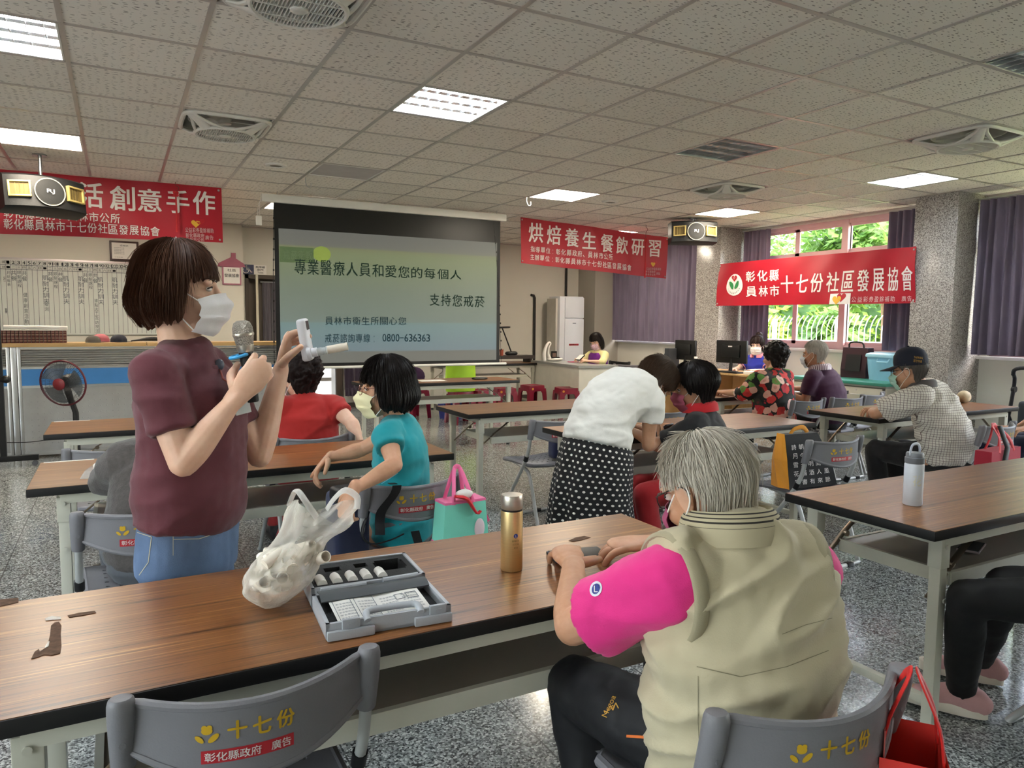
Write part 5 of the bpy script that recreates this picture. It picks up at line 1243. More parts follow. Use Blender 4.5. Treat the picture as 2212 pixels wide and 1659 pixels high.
class Ref: pass
def nrm(v): return V(v).normalized()
def frame(center, fwd, up=(0, 0, 1), s=1.0):
    f = nrm(fwd); u = V(up)-f*V(up).dot(f); u.normalize(); r = f.cross(u)
    m = Matrix(((r.x*s, f.x*s, u.x*s, center[0]), (r.y*s, f.y*s, u.y*s, center[1]), (r.z*s, f.z*s, u.z*s, center[2]), (0, 0, 0, 1))); return m
def bodyloft(mb, pts, a, b, sides, k=5, roundends=True):
    "elliptical trunk through pts; a = half width along the side vectors, b = half depth"
    pts = [V(p) for p in pts]; sides = [nrm(s) for s in sides] if isinstance(sides, list) else [nrm(sides)]*len(pts)
    P, A, B = spline(pts, list(a), list(b), k); n = len(P); S = []
    for i in range(n):
        t = i/k; j = min(int(t), len(pts)-2); S.append(nrm(sides[j].lerp(sides[j+1], t-j)))
    if roundends:
        d0 = (P[0]-P[1]).normalized(); d1 = (P[-1]-P[-2]).normalized(); e0 = min(A[0], B[0]); e1 = min(A[-1], B[-1])
        P = [P[0]+d0*e0*.45, P[0]+d0*e0*.3]+P+[P[-1]+d1*e1*.3, P[-1]+d1*e1*.45]; A = [A[0]*.45, A[0]*.8]+A+[A[-1]*.8, A[-1]*.45]; B = [B[0]*.45, B[0]*.8]+B+[B[-1]*.8, B[-1]*.45]; S = [S[0]]*2+S+[S[-1]]*2
    mb.tube(P, A, 26, side=S, flat=[y/x for x, y in zip(A, B)])
def limb(mb, pts, r, flat=1.0, round_=True, seg=14, k=5):
    mb.tube(pts, r, seg, smooth=k, flat=flat, round_=round_)
def hand(mb, mf, wr, d, n, left, curl=(25, 30, 20), spread=.12, s=1.0, thumb=((.55, .8, .15), (.8, .5, .3)), each=None, thumb_len=1.0):
    "palm, four unequal bent fingers and a thumb leaving the side of the palm; d = wrist to fingers, n = palm normal"
    d = nrm(d); n = V(n)-d*V(n).dot(d); n.normalize(); t = n.cross(d) if left else d.cross(n); wr = V(wr)
    K = []
    mb.tube([wr-d*.02*s, wr+d*.02*s, wr+d*.055*s, wr+d*.088*s], [.026*s, .031*s, .040*s, .039*s], 14, side=t, flat=[.75, .58, .42, .34], round_=True)
    for i, (L, r) in enumerate(((.070, .0092), (.078, .0094), (.072, .0088), (.056, .0078))):
        c = each[i] if each else curl
        k = wr+d*(.088+(-.004, .003, 0, -.008)[i])*s+t*(.029-.0195*i)*s+n*.002
        fd = nrm(d+t*spread*(1.5-i)); pts = [k-fd*.02*s, k]; ang = 0
        for seg_, a_ in zip((.46, .30, .24), c):
            ang += R_(a_); dir_ = fd*math.cos(ang)+n*math.sin(ang); pts.append(pts[-1]+dir_*L*seg_*1.04*s)
        mf.tube(pts, [r*.95*s, r*1.10*s, r*1.04*s, r*.94*s, r*.8*s], 12, smooth=4, round_=True)
    b = wr+d*.018*s+t*.022*s+n*.006*s; pts = [b]
    for (cd, ct, cn), L in zip(tuple(thumb)+(thumb[-1],), (.042*thumb_len, .032, .024)):
        pts.append(pts[-1]+nrm(d*cd+t*ct+n*cn)*L*s)
    mf.tube(pts, [.0145*s, .0128*s, .0108*s, .0088*s], 12, smooth=4, round_=True)
    return t
def head(mb, m, ears=True):
    mb.ell(m @ V((0, -.018, .035)), (1, 1, 1), mtx=m.to_3x3().to_4x4() @ Matrix.Diagonal((.075, .095, .088, 1)), seg=24, rings=16)
    mb.ell(m @ V((0, .022, -.03)), (1, 1, 1), mtx=m.to_3x3().to_4x4() @ Matrix.Diagonal((.064, .066, .088, 1)), seg=24, rings=16)
    mb.ell(m @ V((0, .045, -.092)), (1, 1, 1), mtx=m.to_3x3().to_4x4() @ Matrix.Diagonal((.042, .040, .032, 1)), seg=20, rings=12)
    for s in (-1, 1):
        mb.ell(m @ V((s*.038, .052, -.038)), (1, 1, 1), mtx=m.to_3x3().to_4x4() @ Matrix.Diagonal((.027, .03, .03, 1)), seg=14, rings=10)
        mb.ell(m @ V((s*.033, .076, .020)), (1, 1, 1), mtx=m.to_3x3().to_4x4() @ Matrix.Diagonal((.026, .012, .009, 1)), seg=12, rings=8)
        if ears:
            em = m @ Matrix.Translation((s*.078, -.012, -.012)) @ Matrix.Rotation(s*-.35, 4, 'Z') @ Matrix.Rotation(-.15, 4, 'X')
            ring = [em @ V((0, .017*math.cos(a)*(1 if math.sin(a) > 0 else .8), .031*math.sin(a))) for a in [2*PI*k/18 for k in range(18)]]
            mb.tube(ring, .0052, 8, closed=True); mb.ell(em @ V((-.0*s, 0, 0)), (1, 1, 1), mtx=em.to_3x3().to_4x4() @ Matrix.Diagonal((.0045, .015, .027, 1)), seg=12, rings=8)
            mb.ell(em @ V((0, .003, -.03)), (1, 1, 1), mtx=em.to_3x3().to_4x4() @ Matrix.Diagonal((.006, .008, .009, 1)), seg=10, rings=8)
    mb.tube([m @ V((0, .083, .016)), m @ V((0, .098, -.012)), m @ V((0, .113, -.033)), m @ V((0, .098, -.046))], [.009*m.median_scale, .0105*m.median_scale, .0145*m.median_scale, .010*m.median_scale], 10, smooth=3, round_=True)
    mb.tube([m @ V((-.022, .078, -.07)), m @ V((0, .089, -.068)), m @ V((.022, .078, -.07))], .008, 8, round_=True)
def face(root, m, B, skin, brow='#3a2a22', open_=1.0):
    for s in (-1, 1):
        em = m @ Matrix.Translation((s*.032, .0785, .001))
        e = MB(); e.ell((0, .001, 0), (.0150, .0078, .0080*open_), mtx=Matrix.Translation(-V(B)) @ em); eo = e.build('eye', M('eye_white', '#e8e2dc', .25), root)
        i = MB(); i.ell((0, .0048, 0), (.0076, .0044, .0074*open_), mtx=Matrix.Translation(-V(B)) @ em, seg=12, rings=8); i.build('iris', M('dark_iris', '#1c1310', .15), eo)
        l = MB(); l.tube([(-.017, -.001, .0), (-.008, .0062, .0066*open_), (.004, .0075, .0076*open_), (.016, .0005, .001)], .0022, 8, smooth=3, round_=True); l.v = [tuple(em @ V(p)-V(B)) for p in l.v]; l.build('eyelid', M('dark_lashes', '#2a1b16', .7), eo)
        b = MB(); b.tube([(-.02*s, .006, .022), (0, .0105, .027), (.022*s, .004, .023)], [.0016, .0026, .0012], 8, smooth=3, flat=.6, round_=True); b.v = [tuple(em @ V(p)-V(B)) for p in b.v]; b.build('eyebrow', M('eyebrow_'+brow[1:], brow, .7), root)
def mask(root, m, B, mat, pleats=3, kn=True, drop=0.0):
    def fn(u, v):
        az = (u*2-1)*R_(64); z = -.128+.122*v+.034*abs(u*2-1)**1.5*(.35-v)-drop
        yc = (.086, .106, .121, .133, .130, .112); q = v*5; i = min(int(q), 4); y0 = yc[i]+(yc[i+1]-yc[i])*(q-i)
        nose = math.exp(-((u-.5)/.13)**2)
        y = (y0-.024*(1-nose)*(.35 if v < .5 else .75))*max(.0, math.cos(az))**.75+.006-.006*(1-v)
        x = .081*math.sin(az)*(1-.10*abs(v-.55))
        y += .0034*math.sin(v*2*PI*pleats)*math.cos(az)+.002*mnoise.noise(V((u*9, v*4, 3)))
        return m @ V((x, y, z))-V(B)
    mb = MB(); mb.sheet(fn, 28, 22, -.0016); mb.uv = None; o = mb.build('face_mask', mat, root, angle=60)
    lp = MB()
    for s in (-1, 1):
        a, c = fn((1+s)/2, .95), fn((1+s)/2, .06); e1, e2 = m @ V((s*.083, -.02, .018))-V(B), m @ V((s*.083, -.026, -.03))-V(B)
        lp.tube([a, a.lerp(e1, .55)+(m.to_3x3() @ V((s*.006, 0, 0))), e1, (e1+e2)/2+(m.to_3x3() @ V((s*.001, -.01, 0))), e2, c.lerp(e2, .5)+(m.to_3x3() @ V((s*.006, 0, 0))), c], .0018, 6, smooth=4)
    lp.build('ear_loop', M('white_elastic', '#ece9e4', .6), o); return o
def glasses(root, m, B, mat):
    g = MB()
    for s in (-1, 1):
        g.tube([m @ V((s*.033+.024*math.cos(a), .108-.012*abs(math.cos(a))*(1 if s*math.cos(a) > 0 else 0), -.003+.018*math.sin(a)))-V(B) for a in [2*PI*k/20 for k in range(20)]], .0014, 6, closed=True)
        g.tube([m @ V((s*.057, .098, .006))-V(B), m @ V((s*.079, .05, .008))-V(B), m @ V((s*.084, -.012, .012))-V(B), m @ V((s*.082, -.035, -.008))-V(B)], .0016, 6, smooth=3)
    g.tube([m @ V((-.01, .109, .0))-V(B), m @ V((0, .112, .004))-V(B), m @ V((.01, .109, .0))-V(B)], .0014, 6); g.build('glasses', mat, root)
def sstep(a, b, x): t = min(1, max(0, (x-a)/(b-a))); return t*t*(3-2*t)
def hair(root, m, B, mat, style, seed=1, strands=0, strand_mat=None, vol=1.0, curl=0.0, tousle=.16):
    """hair shell in head coordinates: rings from the crown to the hem; hairline(phi) is its lower edge, phi = 0 at the face"""
    rnd = random.Random(seed); NP, NZ = 112, 44
    hemz = {'bob': -.098, 'short': -.085, 'crop': -.075, 'curly': -.095, 'bun': -.075, 'long': -.15}[style]
    def hairline(phi):
        a = abs(math.atan2(math.sin(phi), math.cos(phi)))
        if style in ('bob', 'long'):
            f = .030; sd = hemz+.012; t = sstep(.95, 1.32, a); return f*(1-t)+sd*t-(.012*sstep(1.6, 2.8, a))
        if style == 'curly': t = sstep(.7, 1.35, a); t2 = sstep(1.5, 2.1, a); return .052*(1-t)+(-.025*t)*(1-t2)+(hemz)*t2
        if style == 'short': t = sstep(.7, 1.25, a); t2 = sstep(1.55, 1.95, a); return .058*(1-t)+(-.018*t)*(1-t2)+hemz*t2
        if style == 'bun': t = sstep(.6, 1.2, a); t2 = sstep(1.6, 2.1, a); return .035*(1-t)+(-.02*t)*(1-t2)+hemz*t2
        t = sstep(.6, 1.25, a); t2 = sstep(1.85, 2.25, a); return .072*(1-t)+(.012*t)*(1-t2)+hemz*t2
    th = {'bob': .024, 'short': .02, 'crop': .008, 'curly': .028, 'bun': .012, 'long': .02}[style]*vol
    def surf(phi, z, jit=True):
        "point on the outer hair surface at azimuth phi and height z"
        a = abs(math.atan2(math.sin(phi), math.cos(phi)))
        top = .123+th
        q = max(0.0, min(1.0, (top-z)/(top-.02)))
        dome = math.sqrt(max(0, 1-(1-q)**2.2)) if z > .02 else 1.0
        rx, rf, rb = .077+th, .092+th*.7, (.098 if style == 'bob' else .104)+th
        if z < .02:
            d_ = (.02-z)
            if style in ('bob', 'long'):
                w_ = 1+.10*math.sin(min(1, d_/.11)*PI*.75) - (.55 if style == 'bob' else .1)*max(0, d_-.095)/.06*.5
                rx *= w_; rb *= w_*(1-.25*sstep(.05, .15, d_)); rf *= w_
            else: rx *= 1-(.20 if style == 'crop' else .10)*sstep(-.01, .06, d_); rb *= 1-.42*sstep(.0, .11, d_)
        c_, s_ = math.cos(phi), math.sin(phi)
        ry = rf if c_ > 0 else rb
        x, y = rx*dome*s_, ry*dome*c_-.012
        return V((x, y, z))
    mb = MB(); top = .123+th; o0 = 0; P = []
    for j in range(NZ+1):
        row_ = []
        for i in range(NP):
            phi = 2*PI*i/NP; hl = hairline(phi)+(.007*math.sin(phi*17+seed)+.005*math.sin(phi*41+seed*2))*(.5 if curl else 1)
            t = j/NZ; z = top-(top-(hl-.004))*t**1.25 if t > 0 else top-.0005
            p = surf(phi, z)
            k = 1+.012*mnoise.noise(V((phi*9+seed, z*6, seed)))+.010*mnoise.noise(V((phi*26, z*9, seed+4)))
            if curl:
                q_ = V((p.x*1, p.y*1, p.z))*curl; k += .13*(mnoise.noise(q_)+.6*mnoise.noise(q_*2.1))
            if t > .9: k *= 1-.10*sstep(.9, 1, t)
            row_.append(V((p.x*k, p.y*k, p.z+(k-1)*.05)))
        P.append(row_)
    # inner lining that closes the shell
    inner = [V((p.x*.80, p.y*.80, max(p.z, -.2)+.012)) for p in P[-1]]; P2 = P+[inner, [V((p.x*.45, p.y*.45, .02)) for p in inner]]
    rings = [[m @ p-V(B) for p in r_] for r_ in P2]; mb.loft(rings)
    mb.uv = {}
    for j in range(len(P2)):
        for i in range(NP): mb.uv[j*NP+i] = (abs(1-2*i/NP), j/len(P2))
    h = mb.build('hair', mat, root, angle=80)
    if strands and not curl:
        sm = MB(); sm.uv = {}
        for q in range(strands):
            phi = rnd.uniform(0, 2*PI); hl = hairline(phi); u0 = rnd.random()**1.4*.8; u1 = min(1.04, u0+rnd.uniform(.25, .6)); dphi = rnd.uniform(-1, 1)*tousle; lift = (rnd.uniform(.0, .005)+(.004 if rnd.random() < .06 else 0))*(1+tousle*4)
            pts = []
            for k in range(6):
                u = u0+(u1-u0)*k/5; z = top-.002-(top-.002-hl)*u**1.25; p = surf(phi+dphi*u, z)
                kk = 1+.012*mnoise.noise(V((phi*9+seed, z*6, seed)))+.010*mnoise.noise(V((phi*26, z*9, seed+4)))
                nn = V((p.x, p.y, max(0, p.z)*.6)).normalized(); pts.append(m @ (p*kk+nn*(lift*(.3+k/5)))-V(B))
            a = len(sm.v); sm.tube(pts, [.0006, .0009, .0009, .0008, .0006, .0002], 3, cap=False); uvx = rnd.random()
            for i in range(a, len(sm.v)): sm.uv[i] = (uvx, (i-a)/(18*3))
        so = sm.build('hair_strands', strand_mat or mat, h, fix=False); so['kind'] = 'stuff'
    return h
def wrinkle(amp, sc, seed=0.0, ridge=0.0):
    def f(co, no):
        out = np.empty(len(co))
        for i, (x, y, z) in enumerate(co):
            q = V((x*sc[0]+seed, y*sc[1], z*sc[2])); out[i] = amp*(mnoise.noise(q)+.5*abs(mnoise.noise(q*2.1)))
            if ridge: out[i] += ridge*(max(0, .35-abs(mnoise.noise(V((x*5+seed, y*5+z*3, z*11-x*4)))))-.12)
        return out
    return f
def fuse(mb, name, mat, root, B, voxel, smooth, disp=None, factor=.5, rooted=None):
    me = remesh(mb, voxel, smooth, factor)
    if rooted is not None:          # finger chains rooted inside the palm of the same mesh
        n = len(me.vertices); vs = [tuple(v.co) for v in me.vertices]+rooted.v; fs = [tuple(p.vertices) for p in me.polygons]+[tuple(i+n for i in f) for f in rooted.f]
        m2 = bpy.data.meshes.new('tmp'); m2.from_pydata(vs, [], fs); bm = bmesh.new(); bm.from_mesh(m2); bm.verts.index_update()
        bmesh.ops.recalc_face_normals(bm, faces=[f for f in bm.faces if f.verts[0].index >= n]); bm.to_mesh(m2); bm.free(); bpy.data.meshes.remove(me); me = m2
    me.transform(Matrix.Translation(-V(B))); return finish(me, name, mat, root, disp)
def person(label, J, skin, top, bottom, voxel=.006, cv=.010, sleeve=.62, sl_r=.064, arm=1.0, tor=None, group=None, hands=None, neck_r=.052, shirt_name='shirt', bottom_name='trousers', leg=1.0, wr_amp=.006, hem=0.0, headscale=1.0, shoes=None, shirt_infl=.012, no_bottom=False, wr_seed=1.0, cuffs=None, top_from=None, sl_in=None, sl_flare=.98, ridge=.02, sl_infl=None):
    """one continuous skin surface from joints J, with clothing fused over it as children.  tor = rows (centre, half width, half depth, side vector) from pelvis to neck"""
    B = V((J['pel'].x, J['pel'].y, 0)); lat = J['lat']
    mb = MB(); mf = MB(); C_ = [V(r_[0]) for r_ in tor]; A_ = [r_[1] for r_ in tor]; D_ = [r_[2] for r_ in tor]; S_ = [r_[3] if len(r_) > 3 else lat for r_ in tor]
    bodyloft(mb, C_, [a*.92 for a in A_], [b*.92 for b in D_], S_)
    hm = frame(J['head'], J['fwd'], J.get('up', (0, 0, 1)), headscale)
    limb(mb, [C_[-1]-(V(J['head'])-C_[-1])*.25, C_[-1].lerp(hm @ V((0, -.03, -.06)), .45), hm @ V((0, -.028, -.04))], [neck_r*1.35, neck_r, neck_r*.98], k=4)
    head(mb, hm)
    for i, s in enumerate('LR'):
        sh, el, wr = V(J['sh'+s]), V(J['el'+s]), V(J['wr'+s]); r = arm
        limb(mb, [sh, sh.lerp(el, .35), sh.lerp(el, .75), el], [.050*r, .047*r, .040*r, .036*r]); limb(mb, [el, el.lerp(wr, .25), el.lerp(wr, .65), wr], [.037*r, .040*r, .032*r, .0245*r], flat=[1, 1, .95, .82])
        hd = (hands or {}).get(s)
        if hd: hand(mb, mf, wr, hd['d'], hd['n'], s == 'L', **{k: v for k, v in hd.items() if k not in 'dn'})
        else: hand(mb, mf, wr, wr-el, (0, 0, -1), s == 'L')
    for s in 'LR': limb(mb, [C_[-1]+V((0, 0, -.03)), C_[-1].lerp(V(J['sh'+s]), .55)+V((0, 0, -.02)), V(J['sh'+s])+V((0, 0, -.01))], [.036, .034, .040], k=3)
    for s in 'LR':
        if 'kn'+s in J:
            hp, kn, an = V(J['hip'+s]), V(J['kn'+s]), V(J['an'+s]); r = leg
            limb(mb, [hp, hp.lerp(kn, .4), kn], [.074*r, .068*r, .05*r]); limb(mb, [kn, kn.lerp(an, .3), an], [.05*r, .05*r, .034*r])
            if 'toe'+s in J: limb(mb, [an+V((0, 0, -.02)), an.lerp(V(J['toe'+s]), .5)+V((0, 0, -.02)), V(J['toe'+s])], [.036, .034, .026], flat=.7)
    root = fuse(mb, 'person', skin, None, B, voxel, 3, None, .5, mf); root.location = B
    tag(root, label, 'person', group)
    # upper garment
    if top is not None:
        sb = MB(); e = shirt_infl
        C0, A0, D0, S0 = (C_, A_, D_, S_) if top_from is None else ([V(top_from)]+C_[1:], A_, D_, S_)
        bodyloft(sb, C0, [a+e for a in A0], [b+e for b in D0], S0)
        for s in 'LR':
            sh, el, wr = V(J['sh'+s]), V(J['el'+s]), V(J['wr'+s]); inn = sh.lerp(C_[-2], .35)
            limb(sb, [C_[-1]+V((0, 0, -.018)), C_[-1].lerp(sh, .5)+V((0, 0, -.004)), sh+V((0, 0, -.004))], [.046, .052, sl_r*.96], k=3)
            if sleeve <= 1: sb.tube([inn, sh, sh.lerp(el, sleeve*.5), sh.lerp(el, sleeve)], [sl_in or sl_r*1.05, sl_r*1.02, sl_r, sl_r*sl_flare], 18, smooth=4)
            else:
                lim_ = el.lerp(wr, sleeve-1); limb(sb, [inn, sh, sh.lerp(el, .5), el], [sl_r*1.05, sl_r, sl_r*.92, sl_r*.85], k=4); limb(sb, [el, el.lerp(lim_, .5), lim_], [sl_r*.85, sl_r*.75, sl_r*.62], round_=False)
        if hem: 
            d = (C0[0]-C0[1]).normalized(); sb.tube([C0[0]+(C0[1]-C0[0])*.4, C0[0]+d*hem], A_[0]+e, 26, side=S_[0], flat=(D_[0]+e)/(A_[0]+e))
        sh_o = fuse(sb, shirt_name, top, root, B, cv, 3, wrinkle(wr_amp, (9, 9, 16), wr_seed, ridge))
    else: sh_o = None
    if bottom is not None and not no_bottom:
        pb = MB(); e = .012
        bodyloft(pb, [C_[0]-(C_[1]-C_[0]).normalized()*.04, C_[0], C_[0].lerp(C_[1], .55)], [A_[0]+.004]*3, [D_[0]+.004]*3, [S_[0]]*3, k=3)
        for s in 'LR':
            hp, kn, an = V(J['hip'+s]), V(J['kn'+s]), V(J['an'+s]); r = leg; c_ = (cuffs or .06)
            limb(pb, [hp.lerp(C_[0], .3), hp.lerp(kn, .45), kn], [.092*r, .083*r, .066*r]); limb(pb, [kn, kn.lerp(an, .5), kn.lerp(an, .96)], [.066*r, .062*r, c_*r], round_=False)
        fuse(pb, bottom_name, bottom, root, B, cv, 3, wrinkle(wr_amp*.8, (14, 14, 9), wr_seed+5))
    if shoes:
        for s in 'LR':
            if 'toe'+s not in J: continue
            an, to = V(J['an'+s]), V(J['toe'+s]); d = V((to.x-an.x, to.y-an.y, 0)).normalized(); z0 = an.z-.075; sd = d.cross(V((0, 0, 1)))
            q = lambda k, z: V((an.x, an.y, 0))+d*k+V((0, 0, z0+z)); sm = MB()
            sm.tube([q(-.07, .045), q(-.04, .055), q(.03, .052), q(.10, .036), q(.165, .028), q(.185, .026)], [.032, .04, .041, .045, .036, .018], 16, side=sd, flat=[1.2, 1.3, 1.15, .78, .66, .7], smooth=3, round_=True); limb(sm, [q(0, .05), q(-.005, .125)], [.044, .046], round_=False)
            so = fuse(sm, 'shoe', shoes[0], root, B, .007, 2)
            sl_ = MB(); pts = [(.058+.145*math.copysign(abs(math.cos(a))**.8, math.cos(a)), (.040+.006*math.cos(a))*math.copysign(abs(math.sin(a))**.75, math.sin(a))) for a in [2*PI*k/36 for k in range(36)]]
            sl_.loft([[q(k, z)+sd*w_*f_-B for k, w_ in pts] for z, f_ in ((0, .92), (.012, 1.02), (.028, 1.05), (.038, .98))]); sl_.build('shoe_sole', shoes[1], so)
    r = Ref(); r.o = root; r.B = B; r.hm = hm; r.shirt = sh_o; r.J = J; return r
# ================================================================ the people in the room
from mathutils.bvhtree import BVHTree
def surf_hit(o, px, py, off=.002):
    "point on the surface of object o seen at a pixel of the photograph, and its normal"
    me = o.data; b = BVHTree.FromPolygons([o.matrix_world @ v.co if False else v.co+V(ofs(o)) for v in me.vertices], [tuple(p.vertices) for p in me.polygons])
    d = (CR*((px-1106)/F_PX)+CU*((829.5-py)/F_PX)+CF).normalized(); h = b.ray_cast(V((0, 0, HC)), d)
    if h[0] is None: return None, None
    n = h[1] if h[1].dot(d) < 0 else -h[1]
    return h[0]+n*off, n
def ofs(o):
    v = V((0, 0, 0))
    while o is not None: v += V(o.location); o = o.parent
    return v
def decal(name, shapes, o, mat, off=.002, text=False):
    "flat print that follows the garment; shapes are (verts in pixels, faces)"
    me = o.data; base = ofs(o); b = BVHTree.FromPolygons([v.co+base for v in me.vertices], [tuple(p.vertices) for p in me.polygons]); mb = MB()
    for vs, fs in shapes:
        P = []; ok = True
        for (px, py) in vs:
            d = (CR*((px-1106)/F_PX)+CU*((829.5-py)/F_PX)+CF).normalized(); h = b.ray_cast(V((0, 0, HC)), d)
            if h[0] is None: ok = False; break
            P.append(h[0]-d*off-base)
        if ok: mb.add(P, fs)
    return mb.build(name, mat, o, smooth=False, fix=False)
def px_text(body, x0, y0, x1, y1, rot=0.0):
    vs, fs = text_fit(body, x0, x1, -y1, -y0); cx, cy = (x0+x1)/2, (y0+y1)/2; c, s = math.cos(rot), math.sin(rot)
    return [(cx+(x-cx)*c-(-y-cy)*s, cy+(x-cx)*s+(-y-cy)*c) for x, y, _ in vs], fs
def px_ell(cx, cy, rx, ry, n=20, rot=0): return [(cx+rx*math.cos(a)*math.cos(rot)-ry*math.sin(a)*math.sin(rot), cy+rx*math.cos(a)*math.sin(rot)+ry*math.sin(a)*math.cos(rot)) for a in [2*PI*k/n for k in range(n)]], [tuple(range(n))]
def collar(root, B, c, lat, rx, ry, z0, z1, mat, flare=.012, name='collar', gap=True, tilt=(0, 0)):
    "a folded collar band around the neck; open at the throat when gap"
    l = nrm(lat); f = l.cross(V((0, 0, 1))); f = -f if False else f
    mb = MB()
    def fn(u, v):
        a = (-PI+.35)+(2*PI-.7)*u if gap else 2*PI*u
        w_ = [(0, 0), (.004, .6), (flare*.5, 1.0), (flare+.008, .75), (flare+.014, .15)]; q = v*4; i = min(int(q), 3); t = q-i
        o_ = w_[i][0]+(w_[i+1][0]-w_[i][0])*t; h = w_[i][1]+(w_[i+1][1]-w_[i][1])*t
        back = -math.cos(a); d = f*(back*-1*0)
        p = V(c)+l*(-math.sin(a)*(rx+o_))+f*(-math.cos(a)*(ry+o_)); p.z = z0+(z1-z0)*h+tilt[0]*math.cos(a)+tilt[1]*math.sin(a); return p-V(B)
    mb.sheet(fn, 40, 10, .002); o = mb.build(name, mat, root, angle=80); return o
WHITE_MASK = M('white_mask_fabric', '#eceaec', .8, var=.02, bump=.1, bscale=300)
JEAN = M('blue_denim', '#586d8c', .85, var=.5, vscale=4.5, bump=.3, bscale=380)
U = V((0, 0, 1))

# ---- the presenter -----------------------------------------------------------
Y0 = 2.2; lat = nrm((.5, .87, 0)); c0 = at(398, 798, Y0)
J = dict(pel=at(406, 1190, Y0), lat=lat, head=at(390, 624, 2.2), fwd=(1, -.28, -.03), up=(.05, 0, 1))
J['shR'] = c0-lat*.155; J['shL'] = c0+lat*.155
J['elR'] = at(396, 1000, 1.99); J['wrR'] = at(511, 858, 2.0); J['elL'] = at(560, 985, 2.27); J['wrL'] = at(607, 797, 2.32)
pe = J['pel']
for s, k in (('L', 1), ('R', -1)): J['hip'+s] = pe+lat*.085*k+V((0, 0, -.03)); J['kn'+s] = pe+lat*.09*k+V((.02, 0, -.37)); J['an'+s] = V((pe.x+lat.x*.09*k, pe.y+lat.y*.09*k, .09)); J['toe'+s] = J['an'+s]+V((.13, -.06, -.05))
tor = [(pe, .172, .118), (at(414, 1075, Y0), .176, .132), (at(418, 965, Y0), .166, .122), (at(412, 865, Y0), .172, .120), (at(402, 806, Y0), .150, .088), (at(398, 752, Y0), .062, .058)]
mic_b, mic_t = at(547, 868, 2.055), at(521, 692, 2.055); md = (mic_t-mic_b).normalized()
hR = dict(d=(.65, .03, .76), n=(.12, .98, .0), each=[(20, 76, 50), (24, 78, 50), (28, 78, 50), (34, 74, 48)], spread=.07, thumb=((.5, .55, .75), (.75, .1, .8)), s=.98)
hL = dict(d=(.22, -.05, .97), n=(.86, -.42, -.22), each=[(22, 34, 24), (38, 40, 24), (58, 50, 30), (64, 56, 34)], spread=.10, thumb=((.62, .62, .45), (.72, .30, .62)), s=.98)
P1 = person('person standing in a maroon t-shirt and jeans, speaking into a microphone', J, SK_FAIR, cloth('maroon_jersey', '#5b2932', .06), JEAN, voxel=.0036, cv=.008, sleeve=.66, sl_r=.060, ridge=.016, arm=1.0, tor=tor, hands=dict(R=hR, L=hL), neck_r=.052, shirt_name='t_shirt', bottom_name='jeans', hem=.012, top_from=at(408, 1118, Y0), headscale=1.0, shoes=(M('white_canvas', '#d8d6d0', .7), M_WHITE), wr_amp=.007, wr_seed=3)
hm = P1.hm; HB = hair_mat('brown_hair', '#22140e', '#60402f', 60, .5)
face(P1.o, hm, P1.B, SK_FAIR, open_=.78); mask(P1.o, hm, P1.B, WHITE_MASK); hair(P1.o, hm, P1.B, HB, 'bob', 3, 2600, HB, vol=.62)
# neckband, pocket stitching
M_MAR = cloth('maroon_rib', '#4f232c')
nb = MB(); ctr = at(402, 752, Y0); nb.tube([ctr+lat*(.088*math.sin(a))+lat.cross(U)*(.078*math.cos(a)+.01)+U*(-.012-.040*max(0, math.cos(a))-.012*abs(math.sin(a)))-P1.B for a in [2*PI*k/36 for k in range(36)]], .0075, 8, closed=True, flat=1.3); nb.build('neckband', M_MAR, P1.shirt)
jn = [c for c in P1.o.children if c.name.startswith('jeans')][0]; M_STI = M('pale_stitching', '#b9b39a', .8)
def px_line(pts, w_): 
    out = []
    for (x0, y0), (x1, y1) in zip(pts[:-1], pts[1:]):
        d = V((x1-x0, y1-y0)); d.normalize(); n_ = V((-d.y, d.x))*w_/2; k = max(2, int(math.hypot(x1-x0, y1-y0)/6))
        for i in range(k): a, b_ = i/k, (i+1)/k; q0 = (x0+(x1-x0)*a, y0+(y1-y0)*a); q1 = (x0+(x1-x0)*b_, y0+(y1-y0)*b_); out.append(([(q0[0]+n_.x, q0[1]+n_.y), (q1[0]+n_.x, q1[1]+n_.y), (q1[0]-n_.x, q1[1]-n_.y), (q0[0]-n_.x, q0[1]-n_.y)], [(0, 1, 2, 3)]))
    return out
decal('pocket_stitching', px_line([(374, 1140), (374, 1165), (430, 1164), (464, 1153), (472, 1142)], 1.6)+px_line([(296, 1150), (327, 1160), (320, 1215), (300, 1243)], 1.6)+px_line([(374, 1165), (374, 1200)], 1.4), jn, M_STI)
decal('rivet', [px_ell(379, 1149, 3.2, 3.2)], jn, M('brass_rivet', '#c9b48a', .35, metal=.7))
# microphone
mm = Matrix.Translation(mic_b) @ md.to_track_quat('Z', 'Y').to_matrix().to_4x4(); L_ = (mic_t-mic_b).length
t = thing('microphone', 'black wireless microphone with a silver mesh head held by the presenter', 'microphone', mic_b)
def tp(b, mtx, base): b.v = [tuple(mtx @ V(p)-V(base)) for p in b.v]; return b
def mat_mesh():
    n = N('silver_wire_mesh'); v = n.coord('Object', (1, 1, 1)); br = n.n('TexVoronoi'); br.inputs['Scale'].default_value = 420; n.l(v, br.inputs['Vector']); n.base(n.ramp(br.outputs['Distance'], [(.1, '#2d2a27'), (.5, '#a39c92')])); n.set(Roughness=.35, Metallic=.75); n.bump(br.outputs['Distance'], .8, .003); return n.m
tp(MB().lathe([(.001, 0), (.014, 0), (.0155, .004), (.0165, .09), (.019, L_-.085)], seg=24), mm, mic_b).build('handle_body', M('mic_black', '#17181a', .45), t)
